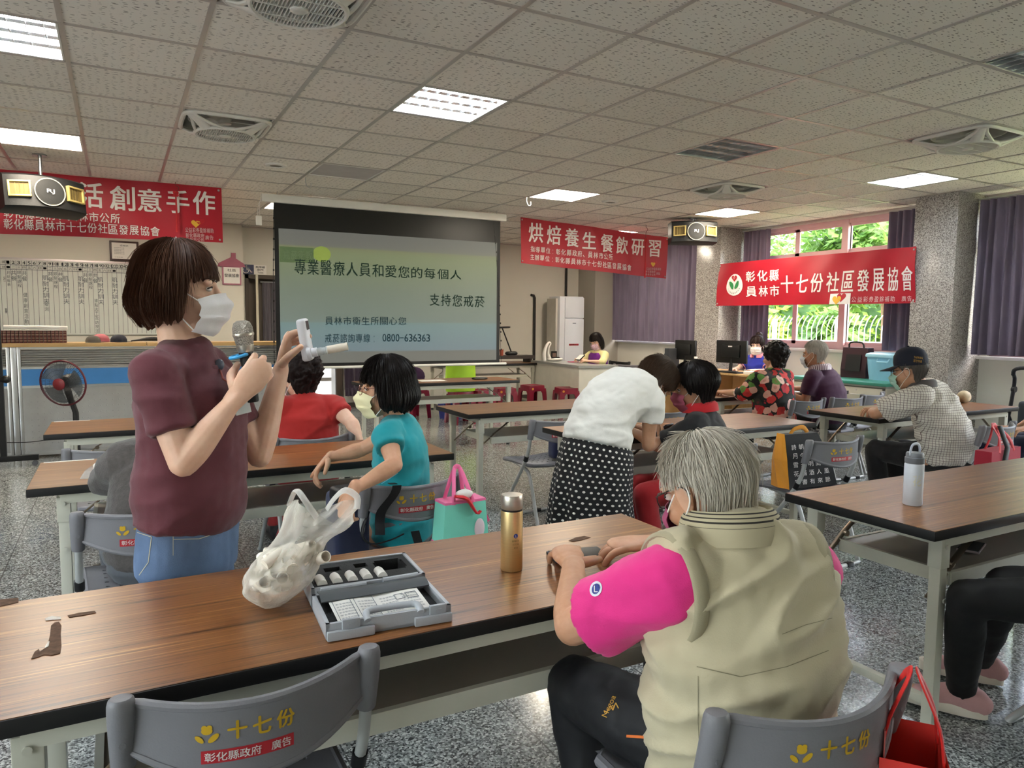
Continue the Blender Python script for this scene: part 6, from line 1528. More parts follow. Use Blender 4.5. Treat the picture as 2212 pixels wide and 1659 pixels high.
tp(MB().lathe([(.019, L_-.085), (.022, L_-.078), (.023, L_-.066)], seg=24), mm, mic_b).build('collar_ring', M('champagne_metal', '#b9b2a4', .3, metal=.8), t)
tp(MB().lathe([(.022, L_-.066), (.0265, L_-.04), (.0265, L_-.034), (.0262, L_-.02), (.021, L_-.006), (.012, L_-.0005), (.001, L_)], seg=28), mm, mic_b).build('grille_head', mat_mesh(), t)
tp(MB().lathe([(.0268, L_-.042), (.028, L_-.038), (.0268, L_-.034)], seg=28, cap=False), mm, mic_b).build('grille_band', M('champagne_metal', '#b9b2a4', .3, metal=.8), t)
tp(MB().tube([(.024*math.cos(2*PI*k/24), .024*math.sin(2*PI*k/24), L_-.092) for k in range(24)], .0045, 8, closed=True), mm @ Matrix.Rotation(R_(8), 4, 'X'), mic_b).build('ring', M('sky_blue_rubber', '#3fa0dd', .45), t)
# the white breath meter
da, db = at(650, 694, 2.27), at(666, 772, 2.27); dd = (da-db).normalized(); t = thing('breath_meter', 'white hand-held breath meter with a mouthpiece held up by the presenter', 'meter', db)
tm_ = Matrix.Translation(db) @ frame((0, 0, 0), (.8, -.45, .12), dd); M_METER = M('meter_white', '#e6e8ee', .35, var=.01)
tp(MB().box((0, 0, .055), (.05, .028, .13), bev=.011, seg=4), tm_, db).build('meter_case', M_METER, t)
tp(MB().bx((-.014, .0135, .085), (.014, .0148, .112)), tm_, db).build('display', M('meter_display', '#3f4448', .25), t)
pa, pb_ = at(664, 764, 2.245), at(751, 748, 2.20); ax = (pb_-pa).normalized(); tm2 = Matrix.Translation(pa) @ ax.to_track_quat('Z', 'Y').to_matrix().to_4x4(); Lp = (pb_-pa).length
tp(MB().lathe([(.001, 0), (.019, .0), (.020, .006), (.019, .012), (.014, .014), (.014, .03), (.013, .031)], seg=24), tm2, db).build('inlet_collar', M_METER, t)
tp(MB().lathe([(.012, .03), (.012, .044), (.0105, .046), (.0105, .056), (.0125, .058), (.0125, .062), (.011, .064)], seg=24), tm2, db).build('clear_adapter', M('frosted_plastic', '#dfe7e8', .25, alpha=.75), t)
tp(MB().lathe([(.0115, .058), (.0125, .060), (.0122, Lp), (.0108, Lp), (.0105, .07)], seg=24, cap=False), tm2, db).build('mouthpiece', M('cream_card', '#efe6d6', .7), t)
# badge on a reel
p, n_ = surf_hit(P1.shirt, 470, 790, .006); t = thing('name_badge', 'clear name badge hanging from a reel clipped at the presenter collar', 'badge', p)
pc, n2 = surf_hit(P1.shirt, 494, 850, .012); q2, _ = surf_hit(P1.shirt, 477, 822, .008)
MB().ell((0, 0, 0), (.013, .007, .016)).build('reel', M('smoke_plastic', '#555a68', .3), t); MB().tube([V((0, 0, -.012)), q2-p, pc-p+V((0, 0, .02))], .003, 6).build('strap', M('brick_strap', '#7a3b34', .7), t)
fm = frame(pc-p+V((.012, -.02, -.005)), n2); cd = MB(); cd.box((0, .004, 0), (.085, .002, .105)); cd.v = [tuple(fm @ V(q)) for q in cd.v]; o = cd.build('card_sleeve', M('clear_vinyl', '#c9ced0', .15, alpha=.55), t)
cd = MB(); cd.box((.004, .003, -.012), (.06, .0015, .07)); cd.v = [tuple(fm @ V(q)) for q in cd.v]; cd.build('card', M('badge_card', '#8fa9b8', .5), o)

# ---- the man in the khaki vest -------------------------------------------------
lat = nrm((-.985, .16, 0)); fw = V((.16, .985, 0))
J = dict(pel=V((1.10, 1.02, .55)), lat=lat, head=V((1.095, 1.15, 1.045)), fwd=(-.06, .90, -.36), up=(0, .3, 1))
J.update(shL=V((.945, 1.075, .895)), shR=V((1.248, 1.02, .888)), elL=V((.852, 1.285, .738)), wrL=V((1.005, 1.52, .782)), elR=V((1.44, 1.27, .80)), wrR=V((1.30, 1.565, .787)))
J.update(hipL=V((1.01, 1.07, .53)), hipR=V((1.19, 1.07, .53)), knL=V((.955, 1.43, .515)), knR=V((1.27, 1.45, .51)), anL=V((1.0, 1.36, .09)), anR=V((1.26, 1.40, .09)), toeL=V((.97, 1.5, .05)), toeR=V((1.28, 1.54, .05)))
tor = [(J['pel'], .178, .130), (V((1.107, 1.035, .68)), .184, .142), (V((1.112, 1.05, .80)), .180, .130), (V((1.108, 1.055, .87)), .172, .112), (V((1.105, 1.06, .925)), .135, .082), (V((1.100, 1.075, .968)), .072, .066)]
hL = dict(d=(.36, .93, .05), n=(.12, .05, -1), each=[(12, 26, 20), (14, 30, 22), (16, 30, 22), (18, 30, 22)], spread=.15, thumb=((.5, .8, .15), (.75, .45, .3)), s=1.06)
hR = dict(d=(-.93, .32, -.01), n=(.0, .1, -1), each=[(12, 26, 18), (16, 28, 18), (20, 30, 20), (24, 30, 20)], spread=.14, thumb=((.62, .72, .12), (.85, .35, .15)), s=1.06)
PINK = cloth('hot_pink_jersey', '#e22f85', .05); KHAKI = cloth('khaki_cotton', '#bcb294', .07, bscale=300); TRACK = M('black_track_cloth', '#17171a', .6, var=.1, bump=.2, bscale=40)
P2 = person('person seated at the front table in a khaki vest over a pink polo', J, SK_OLD, PINK, TRACK, voxel=.0036, cv=.008, sleeve=.74, sl_r=.076, sl_in=.055, sl_flare=1.12, arm=1.12, tor=tor, hands=dict(L=hL, R=hR), neck_r=.060, shirt_name='polo_shirt', ridge=.02, shirt_infl=-.008, headscale=.97, leg=1.08, shoes=(M('black_trainer', '#222224', .6), M_WHITE), wr_amp=.008, wr_seed=11)
hm = P2.hm; HG = hair_mat('grey_hair', '#5f574c', '#a89f90', 70, .55, '#c79f88'); HG2 = hair_mat('silver_strands', '#857c6e', '#e8e1d2', 30, .5)
face(P2.o, hm, P2.B, SK_OLD, '#8b857b'); mask(P2.o, hm, P2.B, M('plum_mask_cloth', '#9c4a6c', .8)); glasses(P2.o, hm, P2.B, M('dark_spectacle_metal', '#3b3836', .3, metal=.7)); hair(P2.o, hm, P2.B, HG, 'crop', 8, 6500, HG2, vol=.75, tousle=.42)
vb = MB(); e = .026
bodyloft(vb, [V((1.098, 1.015, .47))]+[V(r_[0]) for r_ in tor[:-1]]+[V((1.101, 1.07, .983))], [.196]+[r_[1]+e for r_ in tor[:-1]]+[.092], [.152]+[r_[2]+e for r_ in tor[:-1]]+[.086], lat)
AH = {}
for s, k in (('L', 1), ('R', -1)):
    A_h = V((1.105, 1.06, .875))+lat*k*.07; E_h = J['sh'+s]+lat*k*.006+V((0, .004, -.022)); AH[s] = (A_h, E_h)
    vb.tube([A_h, A_h.lerp(E_h, .5), E_h], [.104, .112, .113], 24, side=V((0, 0, 1)), flat=.88)
def vest_fold(co, no):
    w1 = wrinkle(.014, (6, 6, 11), 31, .05)(co, no); z = co[:, 2]; return w1+.006*np.sin((z*46+co[:, 0]*9))*np.exp(-((z-.62)/.09)**2)
vest = fuse(vb, 'vest', KHAKI, P2.o, P2.B, .0075, 3, vest_fold)
for s, k in (('L', 1), ('R', -1)):
    A_h, E_h = AH[s]; ax = (E_h-A_h).normalized(); up_ = (U-ax*U.dot(ax)).normalized(); sd = ax.cross(up_); bm_ = MB()
    ring = lambda r, o_: [E_h+ax*o_+up_*(r*math.cos(a))+sd*(r*.88*math.sin(a))-P2.B for a in [2*PI*q/40 for q in range(40)]]
    bm_.loft([ring(.113, -.024), ring(.118, -.012), ring(.117, .005), ring(.109, .009), ring(.103, .002)], cap=False); bm_.build('armhole_binding', cloth('khaki_binding', '#a59c80'), vest, angle=60)
def mat_stripe():
    n = N('striped_knit'); tc = n.n('TexCoord'); sx = n.n('SeparateXYZ'); n.l(tc.outputs['UV'], sx.inputs[0]); v = sx.outputs[1]
    w_ = n.math('SINE', n.math('MULTIPLY', v, 72)); m_ = n.math('GREATER_THAN', w_, .55); lim = n.math('MULTIPLY', n.math('GREATER_THAN', v, .50), n.math('LESS_THAN', v, .80)); m_ = n.math('MULTIPLY', m_, lim)
    n.base(n.mix(m_, lin('#b5ab8e'), lin('#2c2723'))); n.set(Roughness=.85); return n.m
collar(P2.o, P2.B, V((1.098, 1.08, .98)), lat, .076, .076, .945, 1.02, mat_stripe(), .014, 'knit_collar', True, (.014, 0))
decal('back_seam', px_line([(1480, 1335), (1560, 1330), (1640, 1345)], 1.4)*0+px_line([(1505, 1440), (1600, 1462), (1700, 1440), (1790, 1405)], 1.6)+px_line([(1508, 1460), (1508, 1560), (1512, 1640)], 1.4)+px_line([(1690, 1370), (1740, 1350), (1798, 1335)], 1.4), vest, M('khaki_seam', '#7d775f', .9))
tr = [c for c in P2.o.children if c.name.startswith('trousers')][0]; M_OR = M('orange_piping', '#e0732c', .6)
decal('orange_piping', px_line([(1353, 1590), (1386, 1592), (1418, 1596)], 6), tr, M_OR)
decal('trouser_print', [px_text('Mcgoa', 1292, 1518, 1342, 1534, -1.15)]+px_line([(1309, 1542), (1318, 1525), (1324, 1534), (1330, 1518), (1336, 1530)], 2.2), tr, M('gold_thread', '#c8963c', .5))
bd_ = decal('sleeve_badge', [px_ell(1287, 1272, 13, 17, 24, .3)], P2.shirt, M('badge_white', '#dcdfe8', .5)); decal('badge_centre', [px_ell(1287, 1272, 8.5, 12, 20, .3)], P2.shirt, M('badge_navy', '#2b3a86', .5), .0032).parent = bd_
decal('lettering', [px_text('L', 1283, 1265, 1291, 1279)], P2.shirt, M_BW, .0045).parent = bd_
p_ = V((1.12, 1.672, .74)); t = thing('wallet_phone', 'dark navy wallet phone under the hands of the man in the khaki vest', 'phone', p_, R_(-12)); MB().box((0, 0, .006), (.16, .085, .011), bev=.004).build('phone_cover', M('navy_leather', '#1f2638', .45), t); MB().box((0, -.001, .0125), (.15, .075, .003), bev=.001).build('phone_body', M_BLACK, t)

# ---- the woman in teal ----------------------------------------------------------
f_ = nrm((-.8, .55, 0)); lat = V((-f_.y, f_.x, 0))
J = dict(pel=V((1.07, 2.97, .50)), lat=lat, head=V((.985, 2.95, 1.118)), fwd=(-.92, .30, -.06))
J['shL'] = V((1.035, 2.95, .93))+lat*.15; J['shR'] = V((1.035, 2.95, .93))-lat*.15
J['elL'] = at(853, 1004, 2.70); J['wrL'] = at(764, 1058, 2.66); J['elR'] = at(783, 970, 3.20); J['wrR'] = at(708, 990, 3.22)
J.update(hipL=V((.98, 2.97, .49)), hipR=V((1.16, 3.0, .49)), knL=V((.86, 3.36, .47)), knR=V((1.06, 3.42, .47)), anL=V((.87, 3.35, .09)), anR=V((1.07, 3.4, .09)), toeL=V((.84, 3.48, .05)), toeR=V((1.05, 3.54, .05)))
tor = [(J['pel'], .165, .125), (V((1.062, 2.965, .63)), .150, .112), (V((1.058, 2.955, .75)), .142, .102), (V((1.052, 2.95, .85)), .150, .104), (V((1.042, 2.95, .925)), .140, .076), (V((1.03, 2.95, .975)), .06, .055)]
P3 = person('person seated in a teal t-shirt with a black bob, looking away to the left', J, SK_MID, cloth('teal_jersey', '#0f8f98', .06), cloth('grey_marl', '#67686b', .12), voxel=.004, cv=.008, sleeve=.45, sl_r=.062, arm=.88, tor=tor, hands=dict(L=dict(d=(-.38, -.02, -.92), n=(.75, .55, -.3), each=[(30, 40, 25), (36, 44, 28), (38, 44, 28), (34, 40, 26)], spread=.08, s=.96, thumb=((.6, .7, .35), (.85, .3, .35))), R=dict(d=(-.72, -.35, -.60), n=(.30, -.45, -.84), each=[(18, 30, 20), (28, 36, 24), (34, 40, 24), (36, 40, 24)], spread=.10, s=.96, thumb=((.6, .7, .3), (.85, .3, .3)))), neck_r=.047, shirt_name='t_shirt', ridge=.02, headscale=.98, hem=.03, wr_seed=21, shoes=(M('black_trainer', '#222224', .6), M_BLACK))
hm = P3.hm; HK = hair_mat('black_hair', '#0b0a0a', '#2b2523', 60, .35)
face(P3.o, hm, P3.B, SK_MID); mask(P3.o, hm, P3.B, M('cream_mask_fabric', '#e6dfb4', .8)); glasses(P3.o, hm, P3.B, M('rose_metal', '#9a6a5c', .3, metal=.7)); hair(P3.o, hm, P3.B, HK, 'bob', 5, 1800, HK, vol=1.0)
decal('print', px_line([(832, 1035), (838, 1020), (846, 1030), (852, 1026)], 1.4)+px_line([(824, 1045), (860, 1022)], 1.0), P3.shirt, M('pale_blue_print', '#8fd0da', .6))

# ---- the woman in red -----------------------------------------------------------
lat = nrm((-1, -.15, 0))
J = dict(pel=V((.965, 4.30, .5)), lat=lat, head=V((.925, 4.33, 1.08)), fwd=(-.55, .83, -.05)); J.update(shL=V((.80, 4.28, .895)), shR=V((1.11, 4.29, .895)), elL=V((.70, 4.48, .72)), wrL=V((.80, 4.70, .77)), elR=at(758, 912, 4.13), wrR=at(773, 935, 4.07))
J.update(hipL=V((.87, 4.32, .49)), hipR=V((1.05, 4.32, .49)), knL=V((.85, 4.72, .47)), knR=V((1.07, 4.72, .47)), anL=V((.84, 4.66, .09)), anR=V((.80, 4.22, .12)), toeL=V((.83, 4.8, .05)), toeR=V((.73, 4.16, .06)))
tor = [(J['pel'], .182, .135), (V((.962, 4.30, .63)), .175, .132), (V((.96, 4.30, .75)), .170, .124), (V((.957, 4.30, .84)), .172, .116), (V((.95, 4.30, .905)), .152, .085), (V((.942, 4.31, .955)), .066, .06)]
P4 = person('person seated with back turned in a red t-shirt, with curly black hair', J, SK_FAIR, cloth('red_jersey', '#a8201d', .05), cloth('dark_red_trousers', '#8d2424'), cv=.010, sleeve=.55, sl_r=.068, arm=1.05, tor=tor, shirt_name='t_shirt', wr_seed=33, hands=dict(R=dict(d=(.25, -.35, -.9), n=(-.8, .1, -.3), curl=(25, 35, 25), s=.95), L=dict(d=(.4, .9, 0), n=(0, 0, -1), curl=(20, 30, 20))), shoes=(M('black_trainer', '#222224', .6), M_BLACK))
HC1 = hair_mat('curly_black_hair', '#0a0808', '#2a1c1a', 40, .5); face(P4.o, P4.hm, P4.B, SK_FAIR); mask(P4.o, P4.hm, P4.B, WHITE_MASK); hair(P4.o, P4.hm, P4.B, HC1, 'curly', 9, vol=1.25, curl=46)

# ---- the person in dark grey behind the presenter, and the one in navy and white ---------
lat = nrm((-1, .05, 0))
J = dict(pel=V((.10, 3.0, .5)), lat=lat, head=V((.22, 3.13, 1.03)), fwd=(.1, 1, -.2)); J.update(shL=V((.0, 3.07, .86)), shR=V((.33, 3.07, .86)), elL=V((-.06, 3.24, .765)), wrL=V((.03, 3.46, .775)), elR=V((.36, 3.27, .78)), wrR=V((.2, 3.5, .775)))
J.update(hipL=V((.03, 3.03, .50)), hipR=V((.18, 3.03, .50)), knL=V((-.03, 3.40, .47)), knR=V((.2, 3.42, .47)), anL=V((-.02, 3.36, .09)), anR=V((.2, 3.38, .09)))
tor = [(J['pel'], .165, .14), (V((.11, 3.01, .62)), .172, .145), (V((.13, 3.03, .73)), .175, .138), (V((.15, 3.06, .82)), .172, .122), (V((.165, 3.08, .885)), .15, .09), (V((.18, 3.09, .93)), .07, .062)]
GREYK = M('charcoal_knit', '#4b4643', .9, var=.18, vscale=60, bump=.5, bscale=160, sheen=.2)
P5 = person('person in a charcoal knit jumper, mostly hidden behind the presenter', J, SK_MID, GREYK, cloth('grey_jeans', '#565a5f', .2), cv=.009, sleeve=1.75, sl_r=.078, tor=tor, shirt_name='jumper', wr_seed=41, leg=1.1, hands=dict(L=dict(d=(.4, .9, 0), n=(0, 0, -1)), R=dict(d=(-.4, .9, 0), n=(0, 0, -1))))
face(P5.o, P5.hm, P5.B, SK_MID); hair(P5.o, P5.hm, P5.B, HK, 'short', 12)
J = dict(pel=V((0.420, 4.42, .5)), lat=V((-1, 0, 0)), head=V((0.460, 4.5, 1.08)), fwd=(.2, 1, -.1)); J.update(shL=V((0.260, 4.45, .895)), shR=V((0.580, 4.45, .895)), elL=V((0.220, 4.65, .73)), wrL=V((0.320, 4.9, .775)), elR=V((0.620, 4.66, .73)), wrR=V((0.540, 4.92, .775)))
J.update(hipL=V((0.330, 4.44, .49)), hipR=V((0.510, 4.44, .49)), knL=V((0.320, 4.8, .47)), knR=V((0.520, 4.8, .47)), anL=V((0.320, 4.76, .09)), anR=V((0.520, 4.76, .09)))
tor = [(J['pel'], .17, .13), (V((0.420, 4.42, .63)), .172, .132), (V((0.420, 4.43, .75)), .17, .125), (V((0.420, 4.44, .84)), .17, .115), (V((0.425, 4.45, .905)), .15, .085), (V((0.430, 4.46, .955)), .066, .06)]
P6 = person('person in navy with a white shoulder cloth behind the charcoal jumper', J, SK_MID, cloth('navy_jersey', '#2f3a4d'), cloth('black_cloth', '#1d1c1f'), cv=.012, sleeve=.7, sl_r=.07, tor=tor, wr_seed=51, hands=dict(L=dict(d=(.2, .95, 0), n=(0, 0, -1)), R=dict(d=(-.2, .95, 0), n=(0, 0, -1))))
face(P6.o, P6.hm, P6.B, SK_MID); hair(P6.o, P6.hm, P6.B, HK, 'short', 14)
sb = MB(); bodyloft(sb, [V((0.420, 4.435, .86)), V((0.425, 4.45, .91)), V((0.430, 4.46, .965))], [.193, .175, .088], [.14, .112, .082], V((-1, 0, 0)))
for s in 'LR': sb.tube([J['sh'+s].lerp(V((0.425, 4.45, .92)), .4), J['sh'+s], J['sh'+s].lerp(J['el'+s], .25)], [.08, .082, .083], 16)
fuse(sb, 'shoulder_cloth', cloth('white_cotton', '#e6e3dc'), P6.o, P6.B, .01, 3)
t = thing('plastic_packet', 'clear packet of white cloth lying on the table beside the charcoal jumper', 'packet', (-.02, 3.5, .7405)); mb = MB(); mb.ell((.0, 0, .03), (.09, .07, .035)); o_ = fuse(mb, 'cloth_wad', cloth('white_cotton', '#e6e3dc'), t, V((0, 0, 0)), .006, 2, wrinkle(.016, (30, 30, 30), 2)); 
mb = MB(); mb.loft([[(-.14, -.08, .002), (.12, -.09, .002), (.13, .08, .002), (-.13, .09, .002)], [(-.11, -.06, .03), (.1, -.07, .05), (.11, .06, .05), (-.1, .07, .03)], [(-.06, -.03, .05), (.06, -.03, .075), (.06, .03, .075), (-.06, .03, .05)]]); mb.build('plastic_film', M('clear_film', '#dfe4e4', .12, alpha=.28), t)

# ---- the woman bending over in white with the polka dot skirt ----------------------------
lat = nrm((-.12, .99, 0)); B7 = V((2.13, 3.02, 0))
J = dict(pel=V((2.125, 3.02, .79)), lat=lat, head=V((2.565, 3.10, 1.075)), fwd=(.50, .10, -.86), up=(.88, .12, .46))
J.update(shR=V((2.42, 2.95, 1.01)), shL=V((2.45, 3.24, 1.01)), elR=at(1400, 962, 2.96), wrR=at(1425, 950, 3.16), elL=V((2.52, 3.36, .83)), wrL=V((2.66, 3.42, .79)))
J.update(hipL=V((2.12, 3.11, .77)), hipR=V((2.12, 2.93, .77)), knL=V((2.13, 3.11, .42)), knR=V((2.13, 2.93, .42)), anL=V((2.1, 3.11, .09)), anR=V((2.1, 2.93, .09)), toeL=V((2.23, 3.12, .05)), toeR=V((2.23, 2.92, .05)))
tor = [(J['pel'], .165, .135), (V((2.155, 3.03, .90)), .15, .118), (V((2.235, 3.045, .99)), .152, .118), (V((2.33, 3.06, 1.035)), .155, .112), (V((2.41, 3.075, 1.05)), .135, .085), (V((2.465, 3.085, 1.055)), .065, .06)]
WB = cloth('white_blouse', '#e4e2da', .03, bscale=200)
P7 = person('person bending over the table in a white blouse and black polka dot skirt', J, SK_MID, WB, None, cv=.009, sleeve=.52, sl_r=.068, arm=.92, tor=tor, hands=dict(R=dict(d=(.75, .55, .25), n=(-.5, .75, .0), curl=(20, 25, 20), s=.92), L=dict(d=(.8, .2, -.1), n=(0, 0, -1), curl=(20, 30, 20), s=.92)), neck_r=.047, shirt_name='blouse', hem=.03, wr_seed=61, shirt_infl=.026, top_from=V((2.13, 3.022, .815)), shoes=(M('black_trainer', '#222224', .6), M_BLACK), wr_amp=.010)
hm = P7.hm; HBR = hair_mat('dull_brown_hair', '#2a1c15', '#5f4a3a', 60); face(P7.o, hm, P7.B, SK_MID); mask(P7.o, hm, P7.B, WHITE_MASK); hair(P7.o, hm, P7.B, HBR, 'short', 17, 1800, HBR, vol=1.3)
def mat_dots():
    n = N('polka_dot_cloth'); tc = n.n('TexCoord'); mp = n.n('Mapping'); mp.inputs['Scale'].default_value = (36, 22, 1); n.l(tc.outputs['UV'], mp.inputs[0]); sx = n.n('SeparateXYZ'); n.l(mp.outputs[0], sx.inputs[0])
    u, v = sx.outputs[0], sx.outputs[1]; row_ = n.math('FLOOR', v); sh = n.math('MULTIPLY', n.math('MODULO', row_, 2.0), .5)
    fu = n.math('SUBTRACT', n.math('FRACT', n.math('ADD', u, sh)), .5); fv = n.math('SUBTRACT', n.math('FRACT', v), .5)
    r2 = n.math('ADD', n.math('MULTIPLY', fu, fu), n.math('MULTIPLY', fv, fv)); m_ = n.math('LESS_THAN', r2, .042)
    n.base(n.mix(m_, lin('#131214'), lin('#e8e4da'))); n.set(Roughness=.85); return n.m
def skirt_fn(u, v):
    a = 2*PI*u; z = .87-.54*v; t_ = sstep(0, .25, v); ra = .150+.035*t_+.05*v; rb = .120+.045*t_+.055*v; k = 1+(.012+.05*v)*math.sin(a*7+1.3*math.sin(a*2))+.02*v*math.sin(a*13)
    c = V((2.155, 3.03, 0)).lerp(V((2.10, 3.02, 0)), min(1, v*1.6)); return c+V(lat)*(math.sin(a)*ra*k)+V((.99, .12, 0))*(math.cos(a)*rb*k)+V((0, 0, z-.05*math.cos(a)*(1-v)))-P7.B
sk = MB(); sk.sheet(skirt_fn, 120, 40, .003); sk.build('skirt', mat_dots(), P7.o, angle=80)
p_ = V((2.63, 3.22, .80)); t = thing('smartphone', 'smartphone held in the hand of the woman bending in white', 'phone', at(1428, 932, 3.30), .3); pm = Matrix.Rotation(R_(-50), 4, 'X'); t.rotation_euler = (R_(-40), 0, .35)
MB().box((0, 0, 0), (.085, .15, .009), bev=.004).build('phone_body', M('dark_phone', '#23262c', .3), t); MB().box((0, 0, .005), (.076, .138, .001)).build('screen', M('blue_grey_screen', '#6f7a8c', .15, emit='#7d8aa0', estr=.15), t)

# ---- the woman in black with the red collar ---------------------------------------------
f_ = nrm((-.55, .83, 0)); lat = V((-f_.y, f_.x, 0))
J = dict(pel=V((2.86, 3.02, .5)), lat=lat, head=V((2.805, 3.06, 1.045)), fwd=(-.72, .66, -.22)); u_ = V((2.845, 3.03, .838)); J.update(shL=u_+lat*.155, shR=u_-lat*.155, elL=V((2.62, 3.12, .72)), wrL=V((2.58, 3.33, .785)), elR=V((2.98, 3.28, .75)), wrR=V((2.80, 3.44, .785)))
J.update(hipL=V((2.76, 2.97, .49)), hipR=V((2.86, 3.10, .49)), knL=V((2.42, 2.99, .50)), knR=V((2.55, 3.2, .49)), anL=V((2.50, 2.96, .09)), anR=V((2.62, 3.22, .09)), toeL=V((2.38, 3.0, .05)), toeR=V((2.5, 3.25, .05)))
tor = [(J['pel'], .175, .13), (V((2.858, 3.02, .62)), .172, .13), (V((2.855, 3.02, .73)), .168, .122), (V((2.852, 3.025, .81)), .165, .112), (V((2.845, 3.03, .875)), .145, .082), (V((2.835, 3.035, .925)), .068, .06)]
P8 = person('person seated in a black polo with a red collar and red trousers', J, SK_MID, cloth('black_jersey', '#1a1a1c'), cloth('crimson_trousers', '#a3181f', .06), cv=.010, sleeve=.8, sl_r=.07, tor=tor, shirt_name='polo_shirt', wr_seed=71, hands=dict(L=dict(d=(.1, .95, 0), n=(0, 0, -1)), R=dict(d=(-.6, .8, 0), n=(0, 0, -1))), leg=.95, shoes=(M('black_trainer', '#222224', .6), M_BLACK))
hm = P8.hm; face(P8.o, hm, P8.B, SK_MID); mask(P8.o, hm, P8.B, M('rose_mask_fabric', '#a8566c', .8)); hair(P8.o, hm, P8.B, HK, 'short', 19, 1500, HK, vol=1.5); collar(P8.o, P8.B, V((2.836, 3.035, .93)), lat, .072, .068, .905, .965, cloth('red_collar_knit', '#b81a22'), .016, 'collar', True, (.01, 0))

# ---- the woman in the floral blouse -------------------------------------------------------
def mat_floral():
    n = N('floral_print'); v = n.coord('Object'); nz = n.n('TexNoise'); nz.inputs['Scale'].default_value = 14; n.l(v, nz.inputs['Vector']); va = n.n('VectorMath', operation='MULTIPLY_ADD'); n.l(nz.outputs['Color'], va.inputs[0]); va.inputs[1].default_value = (.05, .05, .05); n.l(v, va.inputs[2])
    vo = n.n('TexVoronoi'); vo.inputs['Scale'].default_value = 15; n.l(va.outputs[0], vo.inputs['Vector']); sp_ = n.n('SeparateColor'); n.l(vo.outputs['Color'], sp_.inputs[0])
    c = n.ramp(sp_.outputs[0], [(0, '#c8302c'), (.24, '#d9a08c'), (.42, '#e6c0b0'), (.52, '#17160f'), (.66, '#5f8a3c'), (.82, '#b02430'), (.92, '#2d2a1c')], 'CONSTANT')
    edge = n.ramp(vo.outputs['Distance'], [(.028, (0, 0, 0, 1)), (.036, (1, 1, 1, 1))]); core = n.math('LESS_THAN', vo.outputs['Distance'], .22)
    c = n.mix(n.math('GREATER_THAN', vo.outputs['Distance'], .62), c, lin('#15140f')); c = n.mix(n.math('MULTIPLY', core, .35), c, lin('#8d1d22')); n.base(c); n.set(Roughness=.8); return n.m
lat = nrm((-1, -.1, 0))
J = dict(pel=V((5.07, 4.50, .5)), lat=lat, head=V((5.10, 4.55, 1.115)), fwd=(-.05, 1, -.12)); J.update(shL=V((4.88, 4.51, .915)), shR=V((5.23, 4.54, .915)), elL=at(1610, 850, 4.62), wrL=V((4.84, 4.88, .775)), elR=V((5.35, 4.66, .76)), wrR=V((5.2, 4.9, .775)))
J.update(hipL=V((4.97, 4.52, .49)), hipR=V((5.16, 4.52, .49)), knL=V((4.96, 4.93, .47)), knR=V((5.18, 4.93, .47)), anL=V((4.96, 4.88, .09)), anR=V((5.18, 4.88, .09)))
tor = [(J['pel'], .195, .145), (V((5.068, 4.5, .63)), .195, .148), (V((5.062, 4.505, .75)), .19, .14), (V((5.06, 4.51, .85)), .185, .125), (V((5.06, 4.52, .93)), .16, .09), (V((5.065, 4.53, .985)), .07, .062)]
P9 = person('person seated with back turned in a red and green floral blouse', J, SK_MID, mat_floral(), cloth('black_cloth', '#1d1c1f'), cv=.012, sleeve=1.4, sl_r=.085, tor=tor, shirt_name='blouse', wr_seed=81, shirt_infl=.02, hands=dict(L=dict(d=(.3, .95, 0), n=(0, 0, -1)), R=dict(d=(-.4, .9, 0), n=(0, 0, -1))))
face(P9.o, P9.hm, P9.B, SK_MID); hair(P9.o, P9.hm, P9.B, HK, 'curly', 23, vol=.9, curl=30)
hc = MB()
for k, (x, z) in enumerate(((.03, .06), (-.035, .045))): hc.tube([P9.hm @ V((x-.012, -.128, z))-P9.B, P9.hm @ V((x+.012, -.128, z+.006))-P9.B], .004, 6)
hc.build('hair_clip', M('rose_metal', '#9a6a5c', .3, metal=.7), P9.o)

# ---- the man in the maroon polo ------------------------------------------------------------
lat = nrm((-1, -.2, 0))
J = dict(pel=V((5.84, 4.53, .5)), lat=lat, head=V((5.70, 4.62, 1.125)), fwd=(-.28, .95, -.10)); J.update(shL=V((5.60, 4.55, .915)), shR=V((5.94, 4.62, .915)), elL=at(1738, 866, 4.60), wrL=V((5.48, 4.93, .775)), elR=V((6.05, 4.75, .76)), wrR=V((5.8, 4.95, .775)))
J.update(hipL=V((5.74, 4.54, .49)), hipR=V((5.93, 4.56, .49)), knL=V((5.68, 4.94, .47)), knR=V((5.92, 4.96, .47)), anL=V((5.7, 4.88, .09)), anR=V((5.94, 4.9, .09)))
tor = [(J['pel'], .185, .14), (V((5.835, 4.535, .63)), .188, .145), (V((5.82, 4.545, .75)), .185, .135), (V((5.80, 4.56, .85)), .18, .12), (V((5.775, 4.58, .93)), .155, .088), (V((5.75, 4.59, .985)), .07, .064)]
P10 = person('person with white hair seated in a dark maroon polo beside the floral blouse', J, SK_OLD, cloth('plum_jersey', '#42203c'), cloth('dark_trousers', '#26262b'), cv=.012, sleeve=.7, sl_r=.07, tor=tor, shirt_name='polo_shirt', wr_seed=91, neck_r=.056, hands=dict(L=dict(d=(-.2, .95, 0), n=(0, 0, -1)), R=dict(d=(-.5, .85, 0), n=(0, 0, -1))))
HW = hair_mat('white_hair', '#8f8a82', '#dcd8d0', 50, .5); face(P10.o, P10.hm, P10.B, SK_OLD, '#b0aaa0'); mask(P10.o, P10.hm, P10.B, M('pale_blue_mask', '#c9d6e2', .8)); hair(P10.o, P10.hm, P10.B, HW, 'crop', 29, 700, HW)
